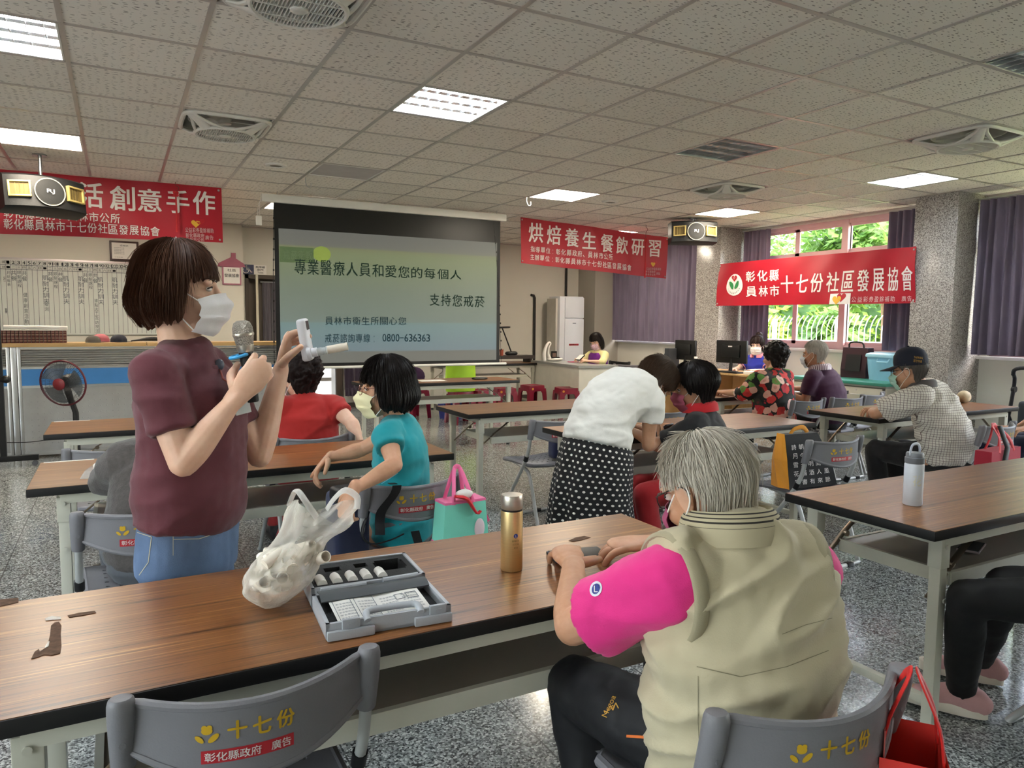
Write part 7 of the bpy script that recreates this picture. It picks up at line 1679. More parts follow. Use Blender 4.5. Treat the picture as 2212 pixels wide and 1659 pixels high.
def mat_st2():
    n = N('pink_white_stripes'); tc = n.n('TexCoord'); sx = n.n('SeparateXYZ'); n.l(tc.outputs['UV'], sx.inputs[0]); m_ = n.math('GREATER_THAN', n.math('SINE', n.math('MULTIPLY', sx.outputs[0], 190)), 0); n.base(n.mix(m_, lin('#d8cdd0'), lin('#6d4a60'))); return n.m
collar(P10.o, P10.B, V((5.75, 4.59, .99)), lat, .076, .072, .965, 1.03, mat_st2(), .016, 'collar', True, (.012, 0))

# ---- the man in the navy cap -------------------------------------------------------------
def mat_check():
    n = N('checked_cotton'); tc = n.n('TexCoord'); sx = n.n('SeparateXYZ'); n.l(tc.outputs['Object'], sx.inputs[0])
    xy = n.math('ADD', n.math('MULTIPLY', sx.outputs[0], .8), n.math('MULTIPLY', sx.outputs[1], -.6)); g = None
    for co, sc_ in ((xy, 62.0), (sx.outputs[2], 62.0)):
        m_ = n.math('LESS_THAN', n.math('FRACT', n.math('MULTIPLY', co, sc_)), .13); g = m_ if g is None else n.math('MAXIMUM', g, m_)
    n.base(n.mix(g, lin('#dcd6cb'), lin('#6c5c5a'))); n.set(Roughness=.85); return n.m
lat = nrm((-.98, -.2, 0))
J = dict(pel=V((4.985, 2.92, .5)), lat=lat, head=V((4.70, 3.04, 1.095)), fwd=(-.22, .95, -.16)); J.update(shL=V((4.655, 2.94, .925)), shR=V((4.98, 3.02, .925)), elL=V((4.60, 3.20, .785)), wrL=V((4.84, 3.40, .775)), elR=V((5.12, 3.27, .785)), wrR=V((4.86, 3.36, .79)))
J.update(hipL=V((4.88, 2.93, .49)), hipR=V((5.07, 2.95, .49)), knL=V((4.80, 3.33, .50)), knR=V((5.06, 3.35, .48)), anL=V((4.86, 3.30, .09)), anR=V((5.08, 3.3, .09)), toeL=V((4.84, 3.44, .05)), toeR=V((5.06, 3.44, .05)))
tor = [(J['pel'], .185, .145), (V((4.965, 2.925, .63)), .192, .150), (V((4.93, 2.945, .75)), .192, .142), (V((4.88, 2.96, .85)), .188, .13), (V((4.82, 2.985, .935)), .16, .092), (V((4.775, 3.0, .985)), .072, .066)]
P11 = person('person in a navy cap and checked shirt resting arms on the table', J, SK_OLD, mat_check(), cloth('black_cloth', '#1d1c1f'), cv=.010, sleeve=.78, sl_r=.082, tor=tor, shirt_name='checked_shirt', wr_seed=101, ridge=.04, neck_r=.056, wr_amp=.010, hands=dict(L=dict(d=(.8, .5, 0), n=(0, 0, -1)), R=dict(d=(-.9, .2, .05), n=(0, 0, -1))), shoes=(M('black_trainer', '#222224', .6), M_BLACK), leg=1.08)
hm = P11.hm; face(P11.o, hm, P11.B, SK_OLD); mask(P11.o, hm, P11.B, M('mint_mask', '#a9d3c4', .8)); glasses(P11.o, hm, P11.B, M('dark_spectacle_metal', '#3b3836', .3, metal=.7)); hair(P11.o, hm, P11.B, hair_mat('grey_black_hair', '#2e2b29', '#6d6862', 50), 'crop', 33, 300, vol=.6)
NAVY = M('cap_navy', '#161a2a', .8, bump=.15, bscale=300)
cb = MB(); cb.lathe([(.098, .035), (.100, .06), (.096, .10), (.078, .135), (.045, .156), (.002, .162)], seg=32, mtx=Matrix.Diagonal((.90, 1.08, 1, 1))); tp(cb, hm @ Matrix.Translation((0, -.012, 0)) @ Matrix.Rotation(R_(4), 4, 'X'), P11.B); cap_ = cb.build('cap', NAVY, P11.o)
br_ = MB(); br_.sheet(lambda u, v: V(((.086+.0*v)*math.sin((u-.5)*2.5)*(1+.08*v), .0+.092*math.cos((u-.5)*2.3)+v*.105*math.cos((u-.5)*2.1)-.01, .042-.022*v-.012*abs(2*u-1)**2*v)), 20, 6, .004); br_.uv = None; tp(br_, hm, P11.B); br_.build('brim', NAVY, cap_)
bt_ = MB(); bt_.ell((0, -.012, .164), (.008, .008, .005)); tp(bt_, hm, P11.B); bt_.build('cap_button', NAVY, cap_)
decal('cap_lettering', [px_text('TAIWAN', 1974, 770, 1993, 775, .12), px_text('巡守隊員', 1973, 777, 1992, 783, .12)], cap_, M('cap_gold_thread', '#b98f3f', .5), .003)
collar(P11.o, P11.B, V((4.772, 3.0, .985)), lat, .076, .072, .97, 1.03, cloth('grey_collar', '#56514f'), .014, 'collar', True, (.012, 0))

# ---- the two staff at the desks --------------------------------------------------------------
lat = V((.25, -.97, 0))
J = dict(pel=V((7.80, 7.22, .5)), lat=lat, head=V((7.735, 7.21, 1.115)), fwd=(-.86, -.45, -.16)); J.update(shL=V((7.80, 7.06, .90)), shR=V((7.74, 7.38, .90)), elL=V((7.68, 6.95, .76)), wrL=V((7.46, 6.98, .785)), elR=V((7.6, 7.42, .77)), wrR=V((7.42, 7.3, .785)))
tor = [(J['pel'], .165, .12), (V((7.79, 7.22, .63)), .16, .118), (V((7.785, 7.22, .75)), .155, .112), (V((7.78, 7.22, .84)), .158, .108), (V((7.77, 7.22, .91)), .14, .08), (V((7.76, 7.22, .96)), .062, .056)]
P12 = person('person in a blue polo with a pink collar behind the black monitor', J, SK_FAIR, cloth('royal_blue_jersey', '#25319a'), None, cv=.012, sleeve=.6, sl_r=.066, tor=tor, arm=.9, shirt_name='polo_shirt', wr_seed=111, hands=dict(L=dict(d=(-1, .1, 0), n=(0, 0, -1)), R=dict(d=(-1, -.2, 0), n=(0, 0, -1))), wr_amp=.004)
face(P12.o, P12.hm, P12.B, SK_FAIR); mask(P12.o, P12.hm, P12.B, M('cream_white_mask', '#e8dfd2', .8)); HD = hair_mat('dark_brown_hair', '#120d0c', '#3a2a26', 60); h_ = hair(P12.o, P12.hm, P12.B, HD, 'bun', 37, 300, HD, vol=1.3)
bn = MB(); bn.ell(P12.hm @ V((0, -.10, .125))-P12.B, (.045, .045, .04)); bn.build('hair_bun', HD, h_); collar(P12.o, P12.B, V((7.758, 7.22, .965)), lat, .068, .064, .94, .995, cloth('pink_collar', '#e08a92'), .016, 'collar', True, (.01, 0))
for s in 'LR':
    q = J['sh'+s].lerp(J['el'+s], .6)-P12.B; d_ = (J['el'+s]-J['sh'+s]).normalized(); sd = d_.orthogonal().normalized(); u2 = d_.cross(sd); MB().tube([q+sd*.066*math.cos(a)+u2*.066*math.sin(a) for a in [2*PI*k/24 for k in range(24)]], .007, 8, closed=True).build('sleeve_cuff', cloth('pink_collar', '#e08a92'), P12.shirt)
lat = V((.25, -.97, 0))
J = dict(pel=V((6.66, 9.45, .5)), lat=lat, head=V((6.60, 9.44, 1.11)), fwd=(-.84, -.30, -.40), up=(-.3, 0, 1)); J.update(shL=V((6.68, 9.30, .895)), shR=V((6.62, 9.60, .895)), elL=V((6.55, 9.18, .79)), wrL=V((6.36, 9.26, .81)), elR=V((6.5, 9.62, .80)), wrR=V((6.33, 9.48, .83)))
tor = [(J['pel'], .165, .12), (V((6.66, 9.45, .63)), .16, .118), (V((6.655, 9.45, .75)), .155, .112), (V((6.65, 9.45, .84)), .155, .106), (V((6.64, 9.45, .905)), .138, .08), (V((6.63, 9.45, .95)), .062, .056)]
P13 = person('person in a purple vest over pale yellow, reading at the far counter', J, SK_FAIR, cloth('pale_yellow_blouse', '#e0d79c'), None, cv=.012, sleeve=1.3, sl_r=.064, tor=tor, arm=.9, shirt_name='blouse', wr_seed=121, hands=dict(L=dict(d=(-.8, .4, .1), n=(0, .3, -1)), R=dict(d=(-.8, -.4, .1), n=(0, -.3, -1))), wr_amp=.004)
face(P13.o, P13.hm, P13.B, SK_FAIR); mask(P13.o, P13.hm, P13.B, M('floral_mask', '#d9b9c4', .8, var=.4, vscale=60)); hair(P13.o, P13.hm, P13.B, HK, 'long', 39, 300, HK, vol=.8)
vb = MB(); bodyloft(vb, [r_[0] for r_ in tor[:-1]], [r_[1]+.022 for r_ in tor[:-1]], [r_[2]+.022 for r_ in tor[:-1]], lat); fuse(vb, 'vest', cloth('violet_vest', '#7a2a93'), P13.o, P13.B, .012, 3)
t = thing('pocket_book', 'small black book held by the woman in the purple vest', 'book', (6.27, 9.38, .86), 0); t.rotation_euler = (0, R_(-35), .2); MB().box((0, 0, 0), (.13, .10, .018), bev=.003).build('cover', M_BLACK, t); MB().box((0, 0, .0105), (.12, .09, .003)).build('pages', M_PAPER, t)

# ---- seated people cut by the right edge --------------------------------------------------------
LEG = M('black_leggings', '#121214', .75, var=.1); lat = V((-1, .05, 0))
kL, kR = atz(2090, 1292, .51), atz(2172, 1262, .53)
J = dict(pel=V((2.86, .98, .54)), lat=lat, head=V((2.98, 1.02, 1.16)), fwd=(-.3, 1, 0)); J.update(shL=V((2.74, 1.0, .97)), shR=V((3.08, 1.0, .97)), elL=V((2.78, 1.1, .70)), wrL=V((2.92, 1.28, .65)), elR=V((3.22, 1.05, .72)), wrR=V((3.02, 1.2, .66)))
J.update(hipL=V((2.78, 1.02, .53)), hipR=V((2.96, 1.02, .53)), knL=kL, knR=kR, anL=V((2.63, 1.44, .085)), anR=V((2.94, 1.55, .085)), toeL=V((2.56, 1.58, .05)), toeR=V((2.86, 1.68, .05)))
tor = [(J['pel'], .165, .125), (V((2.87, .98, .66)), .16, .12), (V((2.885, .985, .78)), .155, .115), (V((2.9, .99, .9)), .16, .11), (V((2.91, 1.0, .98)), .145, .085), (V((2.92, 1.0, 1.03)), .064, .058)]
P14 = person('person at the right table, only black leggings and pink trainers in view', J, SK_MID, cloth('dark_jersey', '#242428'), LEG, cv=.010, sleeve=.7, tor=tor, wr_seed=131, shoes=(M('dusty_pink_knit', '#c99a98', .8, bump=.3, bscale=300), M('cream_sole', '#e6dccb', .6)), hands=dict(L=dict(d=(.5, .8, 0), n=(0, 0, -1)), R=dict(d=(-.4, .9, 0), n=(0, 0, -1))), leg=.95, bottom_name='leggings', cuffs=.05)
face(P14.o, P14.hm, P14.B, SK_MID); hair(P14.o, P14.hm, P14.B, HK, 'short', 43)
hp = at(2196, 934, 2.78); C16 = chair_back('grey folding chair of the person cut by the right edge, past the cap man', 6.02, 2.52, R_(0))
J = dict(pel=V((6.05, 2.74, .52)), lat=V((-1, 0, 0)), head=V((6.12, 2.84, 1.14)), fwd=(-.2, 1, 0)); J.update(shL=V((5.88, 2.78, .94)), shR=V((6.24, 2.78, .94)), elL=V((5.78, 2.70, .73)), wrL=hp+V((.1, 0, .02)), elR=V((6.35, 2.95, .76)), wrR=V((6.2, 3.1, .6)))
J.update(hipL=V((5.96, 2.78, .51)), hipR=V((6.14, 2.78, .51)), knL=V((5.62, 3.02, .52)), knR=V((6.1, 3.16, .5)), anL=V((5.66, 3.0, .09)), anR=V((6.1, 3.1, .09)))
tor = [(J['pel'], .17, .13), (V((6.06, 2.75, .65)), .17, .13), (V((6.07, 2.76, .77)), .165, .12), (V((6.08, 2.77, .87)), .165, .112), (V((6.09, 2.78, .95)), .145, .085), (V((6.1, 2.79, 1.0)), .066, .06)]
P15 = person('person cut by the right edge in navy trousers, past the cap man', J, SK_MID, cloth('dark_jersey', '#242428'), cloth('navy_trousers', '#252c47'), cv=.011, sleeve=.7, tor=tor, wr_seed=141, hands=dict(L=dict(d=(-.9, .25, -.1), n=(0, 0, -1), curl=(18, 25, 18)), R=dict(d=(-.4, .9, 0), n=(0, 0, -1))), leg=1.05)
face(P15.o, P15.hm, P15.B, SK_MID); hair(P15.o, P15.hm, P15.B, HK, 'short', 47)
# ================================================================ things on and around the tables
# ---- the open case ------------------------------------------------------------
t = thing('carry_case', 'open grey plastic case with black foam and white mouthpieces on the front table', 'case', (.505, 1.628, .741), R_(-4))
M_CASE = M('case_grey_plastic', '#a9adb2', .4, var=.02, bump=.1, bscale=250); M_FOAM = M('black_foam', '#2b2c2d', .95, bump=.4, bscale=220)
W2, D2, Hn = .136, .183, .034
n_ = MB()
def tray(mb, y0, y1, h, e=.008):
    mb.bx((-W2, y0, 0), (W2, y1, .006)).bx((-W2, y0, 0), (W2, y0+e, h)).bx((-W2, y1-e, 0), (W2, y1, h)).bx((-W2, y0, 0), (-W2+e, y1, h)).bx((W2-e, y0, 0), (W2, y1, h))
tray(n_, -D2, -.004, Hn); n_.bx((-W2+.0, -D2-.012, .0), (-W2+.10, -D2, .020), .004).bx((W2-.085, -D2-.012, 0), (W2, -D2, .020), .004); n_.build('base_shell', M_CASE, t)
f_ = MB(); tray(f_, .004, D2, .044); f_.build('lid_shell', M_CASE, t)
MB().tube([(-W2+.02, 0, .04), (-.01, 0, .04)], .006, 8).tube([(.03, 0, .044), (W2-.02, 0, .046)], .006, 8).build('hinge', M_CASE, t)
# foam insert: a top sheet with real openings
def foam(mb, y0, y1, z, cuts, depth=.03):
    xs = sorted({-W2+.009, W2-.009, *[c[0] for c in cuts], *[c[2] for c in cuts]}); ys = sorted({y0, y1, *[c[1] for c in cuts], *[c[3] for c in cuts]})
    for i in range(len(xs)-1):
        for j in range(len(ys)-1):
            cx, cy = (xs[i]+xs[i+1])/2, (ys[j]+ys[j+1])/2; hole = any(c[0] < cx < c[2] and c[1] < cy < c[3] for c in cuts); zz = z-depth if hole else z
            mb.add([(xs[i], ys[j], zz), (xs[i+1], ys[j], zz), (xs[i+1], ys[j+1], zz), (xs[i], ys[j+1], zz)], [(0, 1, 2, 3)])
    for c in cuts:
        a = [(c[0], c[1]), (c[2], c[1]), (c[2], c[3]), (c[0], c[3])]
        for k in range(4): p, q = a[k], a[(k+1) % 4]; mb.add([(*p, z), (*q, z), (*q, z-depth), (*p, z-depth)], [(0, 1, 2, 3)])
fm = MB(); cuts = [(-.085, .115, -.045, .145), (-.01, .118, .022, .148), (.044, .072, .108, .152), (.038, .084, .044, .140), (.108, .084, .114, .140)]
for k in range(5): cuts.append((-.118+.036*k, .030, -.094+.036*k, .085))
foam(fm, .012, D2-.008, .041, cuts); fo = fm.build('foam_insert', M_FOAM, t, smooth=False, fix=False)
MWH = M('mouthpiece_white', '#e9e7e0', .45)
for k in range(5):
    x = -.106+.036*k; lb = ('white mouthpiece seated in the case foam, leftmost beside the plastic bag', 'white mouthpiece in the case foam, second from the plastic bag', 'white mouthpiece in the case foam, third from the plastic bag', 'white mouthpiece in the case foam, fourth from the plastic bag', 'white mouthpiece in the case foam, rightmost next to the large recess')[k]
    mp_ = MB(); mp_.tube([(0, -.024, 0), (0, .016, 0), (0, .026, 0)], [.0125, .0125, .011], 14, round_=False); mp_.tube([(0, .02, 0), (0, .03, 0)], [.0118, .008], 14)
    o = mp_.build('mouthpiece', MWH); mw = Matrix.Translation((.505, 1.628, .741)) @ Matrix.Rotation(R_(-4), 4, 'Z'); o.location = mw @ V((x, .057, .039)); o.rotation_euler = (0, 0, R_(-4)); tag(o, lb, 'mouthpiece', 'white mouthpieces in the case foam')
# flap, papers, handle, latches
fl_ = MB(); fl_.sheet(lambda u, v: V((-W2+.01+(2*W2-.02)*u, -.012-.058*v+.012*u*v, .040-.004*v+.006*math.sin(PI*v))), 12, 6, .003); fl_.uv = None; fl_.build('foam_flap', M('grey_foam_sheet', '#43474a', .6), t)
MB().bx((-W2+.01, -D2+.01, .010), (W2-.01, -.01, .014)).build('tray_liner', M_FOAM, t)
o = MB(); o.sheet(lambda u, v: V((-.112+.205*u, -.166+.115*v, .024+.012*v+.002*math.sin(u*9))), 10, 6, .0012); o.uv = None; po = o.build('manual_sheet', M_PAPER); po.parent = None; po.location = (.505, 1.628, .741); po.rotation_euler = (0, 0, R_(-2)); tag(po, 'printed instruction sheet lying in the near half of the open case', 'papers')
fnp = lambda x, y: V((-.112+.205*x, -.166+.115*y, .0252+.012*y+.002*math.sin(x*9)))
L = []
for cx in (.04, .28, .52, .76):
    for k in range(6): L.append(('安全使用說明'[:5+k % 2], cx+.01, cx+.19, .68-.11*k, .74-.11*k, 0))
letter('lettering', L, M_INKG, po, fnp)
g_ = MB()
for (a, b_, c_, d_) in ((.03, .05, .22, .93), (.26, .05, .47, .93), (.70, .55, .80, .75), (.83, .52, .95, .75)):
    q = ((a, b_), (c_, b_), (c_, d_), (a, d_))
    for k in range(4): g_.tube([fnp(*q[k]), fnp(*q[(k+1) % 4])], .0006, 4)
g_.build('printed_boxes', M_INKG, po)
hd_ = MB(); hd_.tube([(-.050, -D2-.004, .030), (-.050, -D2+.008, .037), (-.036, -D2+.026, .039), (.052, -D2+.026, .039), (.066, -D2+.008, .037), (.066, -D2-.004, .030)], .0075, 10, smooth=4); hd_.build('handle', M_CASE, t)
for x in (-.085, .105): MB().bx((x-.019, -D2-.006, .012), (x+.019, -D2+.004, .040), .003).bx((x-.007, -D2-.008, .027), (x+.007, -D2-.005, .032)).build('latch', M('latch_grey', '#9da1a6', .35), t)
# ---- plastic bag of mouthpieces ---------------------------------------------------
def clear_mat(name, col, a, rough=.2):
    n = N(name); n.base(lin(col)); n.set(Roughness=rough); tr = n.n('BsdfTransparent'); lw = n.n('LayerWeight'); lw.inputs[0].default_value = .35; mx = n.n('MixShader')
    n.l(n.math('MINIMUM', n.math('MULTIPLY_ADD', lw.outputs['Facing'], .7, a), 1.0), mx.inputs[0]); n.l(tr.outputs[0], mx.inputs[1]); n.l(n.b.outputs[0], mx.inputs[2]); n.l(mx.outputs[0], n.o.inputs[0]); n.bump(n.noise(n.coord('Object'), 45, 5), .9, .010); return n.m
PB = V((.345, 1.70, .741)); t = thing('plastic_bag', 'crumpled translucent plastic bag holding cream cardboard mouthpieces', 'bag', PB)
def bagfn(u, v):
    a = 2*PI*u; cx, cz = .085*v**1.3+.0, .24*v; k = 1+(.03+.09*v)*math.sin(a*5+v*7)+.10*mnoise.noise(V((math.cos(a)*3, math.sin(a)*3, v*7)))
    r = (.080*math.sin(min(1, v*2.8+.2)*PI/2)*(1-.30*sstep(.35, .75, v))+.022*sstep(.7, 1, v))*k
    rim = .022*sstep(.7, 1, v)*math.sin(a*2+.9)
    return V((-.055+cx+.045*sstep(.4, 1, v)+r*1.0*math.cos(a), -.01+.015*v+r*.8*math.sin(a), .004+cz*.86+.3*r*math.cos(a)*sstep(.4, .9, v)*-.6+rim))
bg_ = MB(); bg_.sheet(bagfn, 60, 44); bg_.add([tuple(bagfn(k/40, 0)) for k in range(40)], [tuple(range(40))]); bg_.uv = None; bg_.build('bag_film', clear_mat('milky_film', '#ece7dc', .27), t)
M_CARD = M('cream_card', '#efe6d6', .7); pf = MB(); rnd = random.Random(5); first = None
for k in range(46):
    v = .10+.36*rnd.random(); a = rnd.uniform(0, 2*PI); rr_ = .040*rnd.random()**.5; c = PB+V((-.055+.085*v**1.3+rr_*math.cos(a), -.01+rr_*.7*math.sin(a), .03+.24*v*.86)); d = V((rnd.gauss(.2, 1), rnd.gauss(-.3, 1), rnd.gauss(.2, .6))).normalized()
    if first is None:
        first = MB().lathe([(.0125, -.028), (.0135, -.028), (.0135, .028), (.0125, .028), (.0118, .028), (.0118, -.02)], seg=18).build('card_mouthpiece', M_CARD); o = first
    else: o = first.copy(); COL.objects.link(o)
    o.rotation_mode = 'QUATERNION'; o.rotation_quaternion = d.to_track_quat('Z', 'Y'); o.location = c; tag(o, 'cream cardboard mouthpiece inside the translucent plastic bag', 'mouthpiece', 'cream mouthpieces in the plastic bag')
for (px, py, dx) in ((690, 1207, -.2), (667, 1190, .3), (655, 1184, .1)):
    o = first.copy(); COL.objects.link(o); o.location = at(px, py, 1.672 if px > 680 else 1.69); o.rotation_quaternion = V((.5+dx, -.75, .35)).to_track_quat('Z', 'Y')
# ---- gold flask ----------------------------------------------------------------------
t = thing('vacuum_flask', 'tall gold steel vacuum flask standing on the front table', 'bottle', (.905, 1.667, .741))
def brushed(name, c):
    n = N(name); v = n.coord('Object', (6, 6, 900)); n.base(n.ramp(n.noise(v, 1, 2), [(.3, c), (.7, tuple(min(1, q*1.15) for q in lin(c)[:3])+(1,))])); n.set(Metallic=.85, Roughness=.33); return n.m
MGS, MSS = brushed('gold_steel', '#dcc48e'), brushed('plain_steel', '#b5b1a6')
MB().lathe([(.001, 0), (.028, 0), (.0295, .003), (.0295, .158), (.029, .161)], seg=40).build('flask_body', MGS, t); MB().lathe([(.0285, .160), (.0285, .166)], seg=40, cap=False).build('seal_ring', M_BLACK, t)
MB().lathe([(.0285, .166), (.0295, .168), (.0298, .198), (.028, .203), (.001, .2045)], seg=40).build('lid', MSS, t)
fy = lambda x, y: V((.0298*math.sin(x/.0298-.08), -.0298*math.cos(x/.0298-.08), y)); e_ = MB(); e_.add([fy(.006*math.cos(a)-.001, .098+.006*math.sin(a)) for a in [2*PI*k/24 for k in range(24)]], [tuple(range(24))]); eo = e_.build('round_emblem', M('emblem_blue', '#28408f', .4), t, smooth=False, fix=False)
letter('lettering', [('L', -.003, .001, .0945, .1015, .01)], M_BW, eo, lambda x, y: V((.0302*math.sin(x/.0298-.08), -.0302*math.cos(x/.0298-.08), y)))
letter('engraved_lines', [('國際獅子會', -.011, .009, .082, .087, 0), ('三〇〇區', -.010, .008, .073, .078, 0), ('紀念', -.006, .005, .064, .069, 0)], M('engraving', '#7d6a40', .5), t, fy)
# ---- white bottle and phone at the right table ------------------------------------------
t = thing('water_bottle', 'pale blue-white water bottle with a grey lid and loop on the right table', 'bottle', (2.56, 1.615, .741), 0)
MB().lathe([(.001, 0), (.030, 0), (.033, .004), (.033, .150), (.031, .156)], seg=36).build('bottle_body', M('pearl_white_blue', '#d3d9e2', .3), t); MB().lathe([(.031, .154), (.033, .158), (.033, .176), (.030, .178), (.030, .190), (.028, .194), (.001, .195)], seg=36).build('lid', M('lid_grey', '#74777d', .4), t)
MB().tube([(-.026, 0, .186), (-.027, 0, .205), (-.015, 0, .224), (.015, 0, .224), (.027, 0, .205), (.026, 0, .17)], .0055, 10, smooth=4, flat=.6).build('carry_loop', M('loop_white_blue', '#c9d1e0', .4), t)
letter('printed_picture', [('花', -.02, .008, .075, .115, 0)], M('pale_cream_print', '#d9d6bd', .5), t, lambda x, y: V((.0334*math.sin(x/.0334-.45), -.0334*math.cos(x/.0334-.45), y)))
t = thing('smartphone', 'smartphone lying on the under-shelf of the right table', 'phone', (2.85, 1.555, .5515), R_(20)); MB().box((0, 0, .005), (.15, .075, .009), bev=.003).build('phone_body', M('rose_case', '#8d7a78', .35), t); MB().box((0, 0, .0098), (.142, .068, .0008)).build('screen', M('phone_glass', '#1b1a1c', .1), t)
# ---- wear on the front table and tape strips -----------------------------------------------
M_WORN = M('worn_chipboard', '#5d4433', .9, var=.4, vscale=60); M_TORN = M('torn_paper', '#d9cfc2', .9)
def patch(label, pts, mat, z=.7408, nm='worn_patch'):
    b_ = MB(); q = [atz(x, y, z) for x, y in pts]; c = sum(q, V((0, 0, 0)))/len(q); b_.loft([[p-c for p in q], [p-c+V((0, 0, .0006)) for p in q]]); o = b_.build(nm, mat, None, smooth=False); o.location = c; return tag(o, label, 'worn patch')
patch('dark patch of torn laminate at the left of the front table', [(67, 1424), (75, 1408), (84, 1402), (86, 1408), (98, 1400), (104, 1388), (108, 1372), (110, 1352), (118, 1345), (127, 1343), (133, 1352), (131, 1370), (133, 1395), (130, 1411), (112, 1416), (96, 1414), (82, 1420)], M_WORN)
patch('white torn paper scrap above the dark torn laminate', [(97, 1336), (112, 1331), (131, 1333), (132, 1338), (112, 1339), (99, 1341)], M_TORN, .7412, 'paper_scrap'); patch('white torn paper scrap inside the dark torn laminate', [(97, 1398), (104, 1386), (107, 1386), (105, 1396), (99, 1400)], M_TORN, .7420, 'paper_scrap')
patch('torn brown corner at the far left edge of the front table', [(0, 1295), (22, 1293), (40, 1292), (40, 1301), (20, 1306), (0, 1310)], M_WORN)
patch('dark scuff line on the front table right of the torn laminate', [(146, 1330), (170, 1324), (205, 1320), (208, 1324), (176, 1330), (150, 1334)], M_WORN); patch('small dark scratches on the front table before the wallet phone', [(1228, 1168), (1244, 1161), (1262, 1158), (1276, 1161), (1258, 1166), (1238, 1170)], M_WORN)
M_TAPE = M('white_tape', '#d9d6cf', .5)
for lb, x0, y0 in (('white tape strip at the back left edge of the table behind the presenter', -.32, 3.885), ('white tape strip at the back left edge of the table before the red shirt', -.38, 5.41)):
    o = MB().bx((0, 0, 0), (.2, .02, .0008)).build('tape_strip', M_TAPE); o.location = (x0, y0, .7405); tag(o, lb, 'tape')
# ---- bags on the chairs ---------------------------------------------------------------
def prism(mb, r0, r1, z0, z1): return mb.loft([[(x, y, z0) for x, y in r0], [(x, y, z1) for x, y in r1]])
def rect(hx, hy, cx=0, cy=0): return [(cx-hx, cy-hy), (cx+hx, cy-hy), (cx+hx, cy+hy), (cx-hx, cy+hy)]
t = thing('lunch_bag', 'mint green tote with pink trim and handles hung on the chair post', 'bag', (1.205, 2.66, .50), R_(4)); MINT = cloth('mint_canvas', '#7fdcc4', .03); PKT = cloth('candy_pink', '#e8709f', .03)
prism(MB(), rect(.105, .05), rect(.092, .045), .012, .175).build('bag_body', MINT, t, smooth=False); prism(MB(), rect(.107, .052), rect(.1065, .0515), 0, .014).build('base_trim', PKT, t, smooth=False); prism(MB(), rect(.093, .046), rect(.093, .046), .172, .182).build('top_trim', PKT, t, smooth=False)
for y in (-.045, .04): MB().tube([(-.055, y, .17), (-.045, y*.6, .23), (-.012, 0+.03, .30), (.012, .03, .30), (.02, y*.6, .23), (.035, y, .17)], .009, 8, smooth=4, flat=.35).build('handle', PKT, t)
MB().tube([(-.05, -.05, .205), (.0, -.055, .19), (.04, -.062, .13), (.06, -.06, .135)], [.012, .016, .011, .009], 8, smooth=3, flat=.5).build('red_ribbon', M('bright_red_cloth', '#c4202a', .7), t); MB().ell((.0, -.03, .205), (.04, .022, .02)).build('white_pouch', M('white_cotton', '#e6e3dc', .8), t); MB().tube([(.1, .02, .16), (.12, .02, .1), (.135, .02, .06)], [.004, .012, .018], 8, flat=.5).build('magenta_tassel', M('magenta_cloth', '#a8305c', .7), t)
MB().ell((.062, -.0495, .06), (.024, .003, .042)).build('printed_figure', M('pale_pink_print', '#e9d3d8', .6), t)
t = thing('backpack', 'navy and black bag hanging behind the left post of the teal woman chair', 'bag', (.79, 2.845, .28), R_(8)); NB = cloth('navy_nylon', '#1d2440', .1)
MB().box((0, 0, .23), (.15, .12, .42), bev=.03, seg=4).build('bag_body', NB, t); MB().box((-.01, -.03, .43), (.13, .10, .07), bev=.025, seg=4).build('bag_flap', M('black_nylon', '#17171a', .5), t); MB().tube([(.06, -.07, .36), (.02, -.09, .28), (.06, -.09, .23), (.14, -.1, .235), (.2, -.1, .25)], .008, 8, smooth=4, flat=.4).build('strap_loop', M('black_nylon', '#17171a', .5), t)
t = thing('shoulder_strap', 'wide black strap looped over the back of the teal woman chair', 'strap', (.93, 2.70, .76)); bs = MB()
cb = C3.location; Rm3 = Matrix.Rotation(C3.rotation_euler.z, 3, 'Z')
def cpt(u, z, off): return Rm3 @ back_pt(u, z, off)+V(cb)
bs.sheet(lambda u, v: (cpt(-.62+.16*u-.28*sstep(.0, .6, v)*1.0, .752-.20*v, .012+.006*math.sin(v*5)) if v < .82 else cpt(-.62+.16*u-.28, .752-.20*v, .012))-V((.93, 2.70, .76)), 4, 14, .002); bs.uv = None; bs.build('strap_band', M('black_nylon', '#17171a', .5), t)
b2_ = MB(); b2_.sheet(lambda u, v: cpt(-.28+.17*u+.16*v, .56-.14*v, .012+.02*v)-V((.93, 2.70, .76)), 4, 6, .002); b2_.uv = None; b2_.build('strap_tail', M('black_nylon', '#17171a', .5), t)
b3_ = MB(); b3_.sheet(lambda u, v: cpt(-.66+.13*u, .756, -.014+.026*v)-V((.93, 2.70, .76)), 3, 4, .002); b3_.uv = None; b3_.build('strap_bend', M('black_nylon', '#17171a', .5), t)
t = thing('gift_bag', 'red paper bag with a snowman print hung on the nearest right chair', 'bag', (1.262, .775, .40), R_(38)); RB = M('red_card', '#d8382f', .45, var=.03); RW = M('white_card_print', '#e6d6d4', .5)
mb = MB(); mb.loft([[(x, y, 0) for x, y in rect(.075, .05)], [(x, y, .235) for x, y in rect(.08, .055)]], cap=False); mb.add([(x, y, 0.001) for x, y in rect(.075, .05)], [(0, 1, 2, 3)]); mb.build('bag_body', RB, t, smooth=False)
MB().bx((.0805, -.05, .01), (.082, .05, .215)).build('side_panel', RW, t, smooth=False); sd_ = MB().bx((-.07, .046, .03), (.07, .048, .28)); sd_.build('back_panel', M('dusty_red_card', '#a8504a', .5), t, smooth=False)
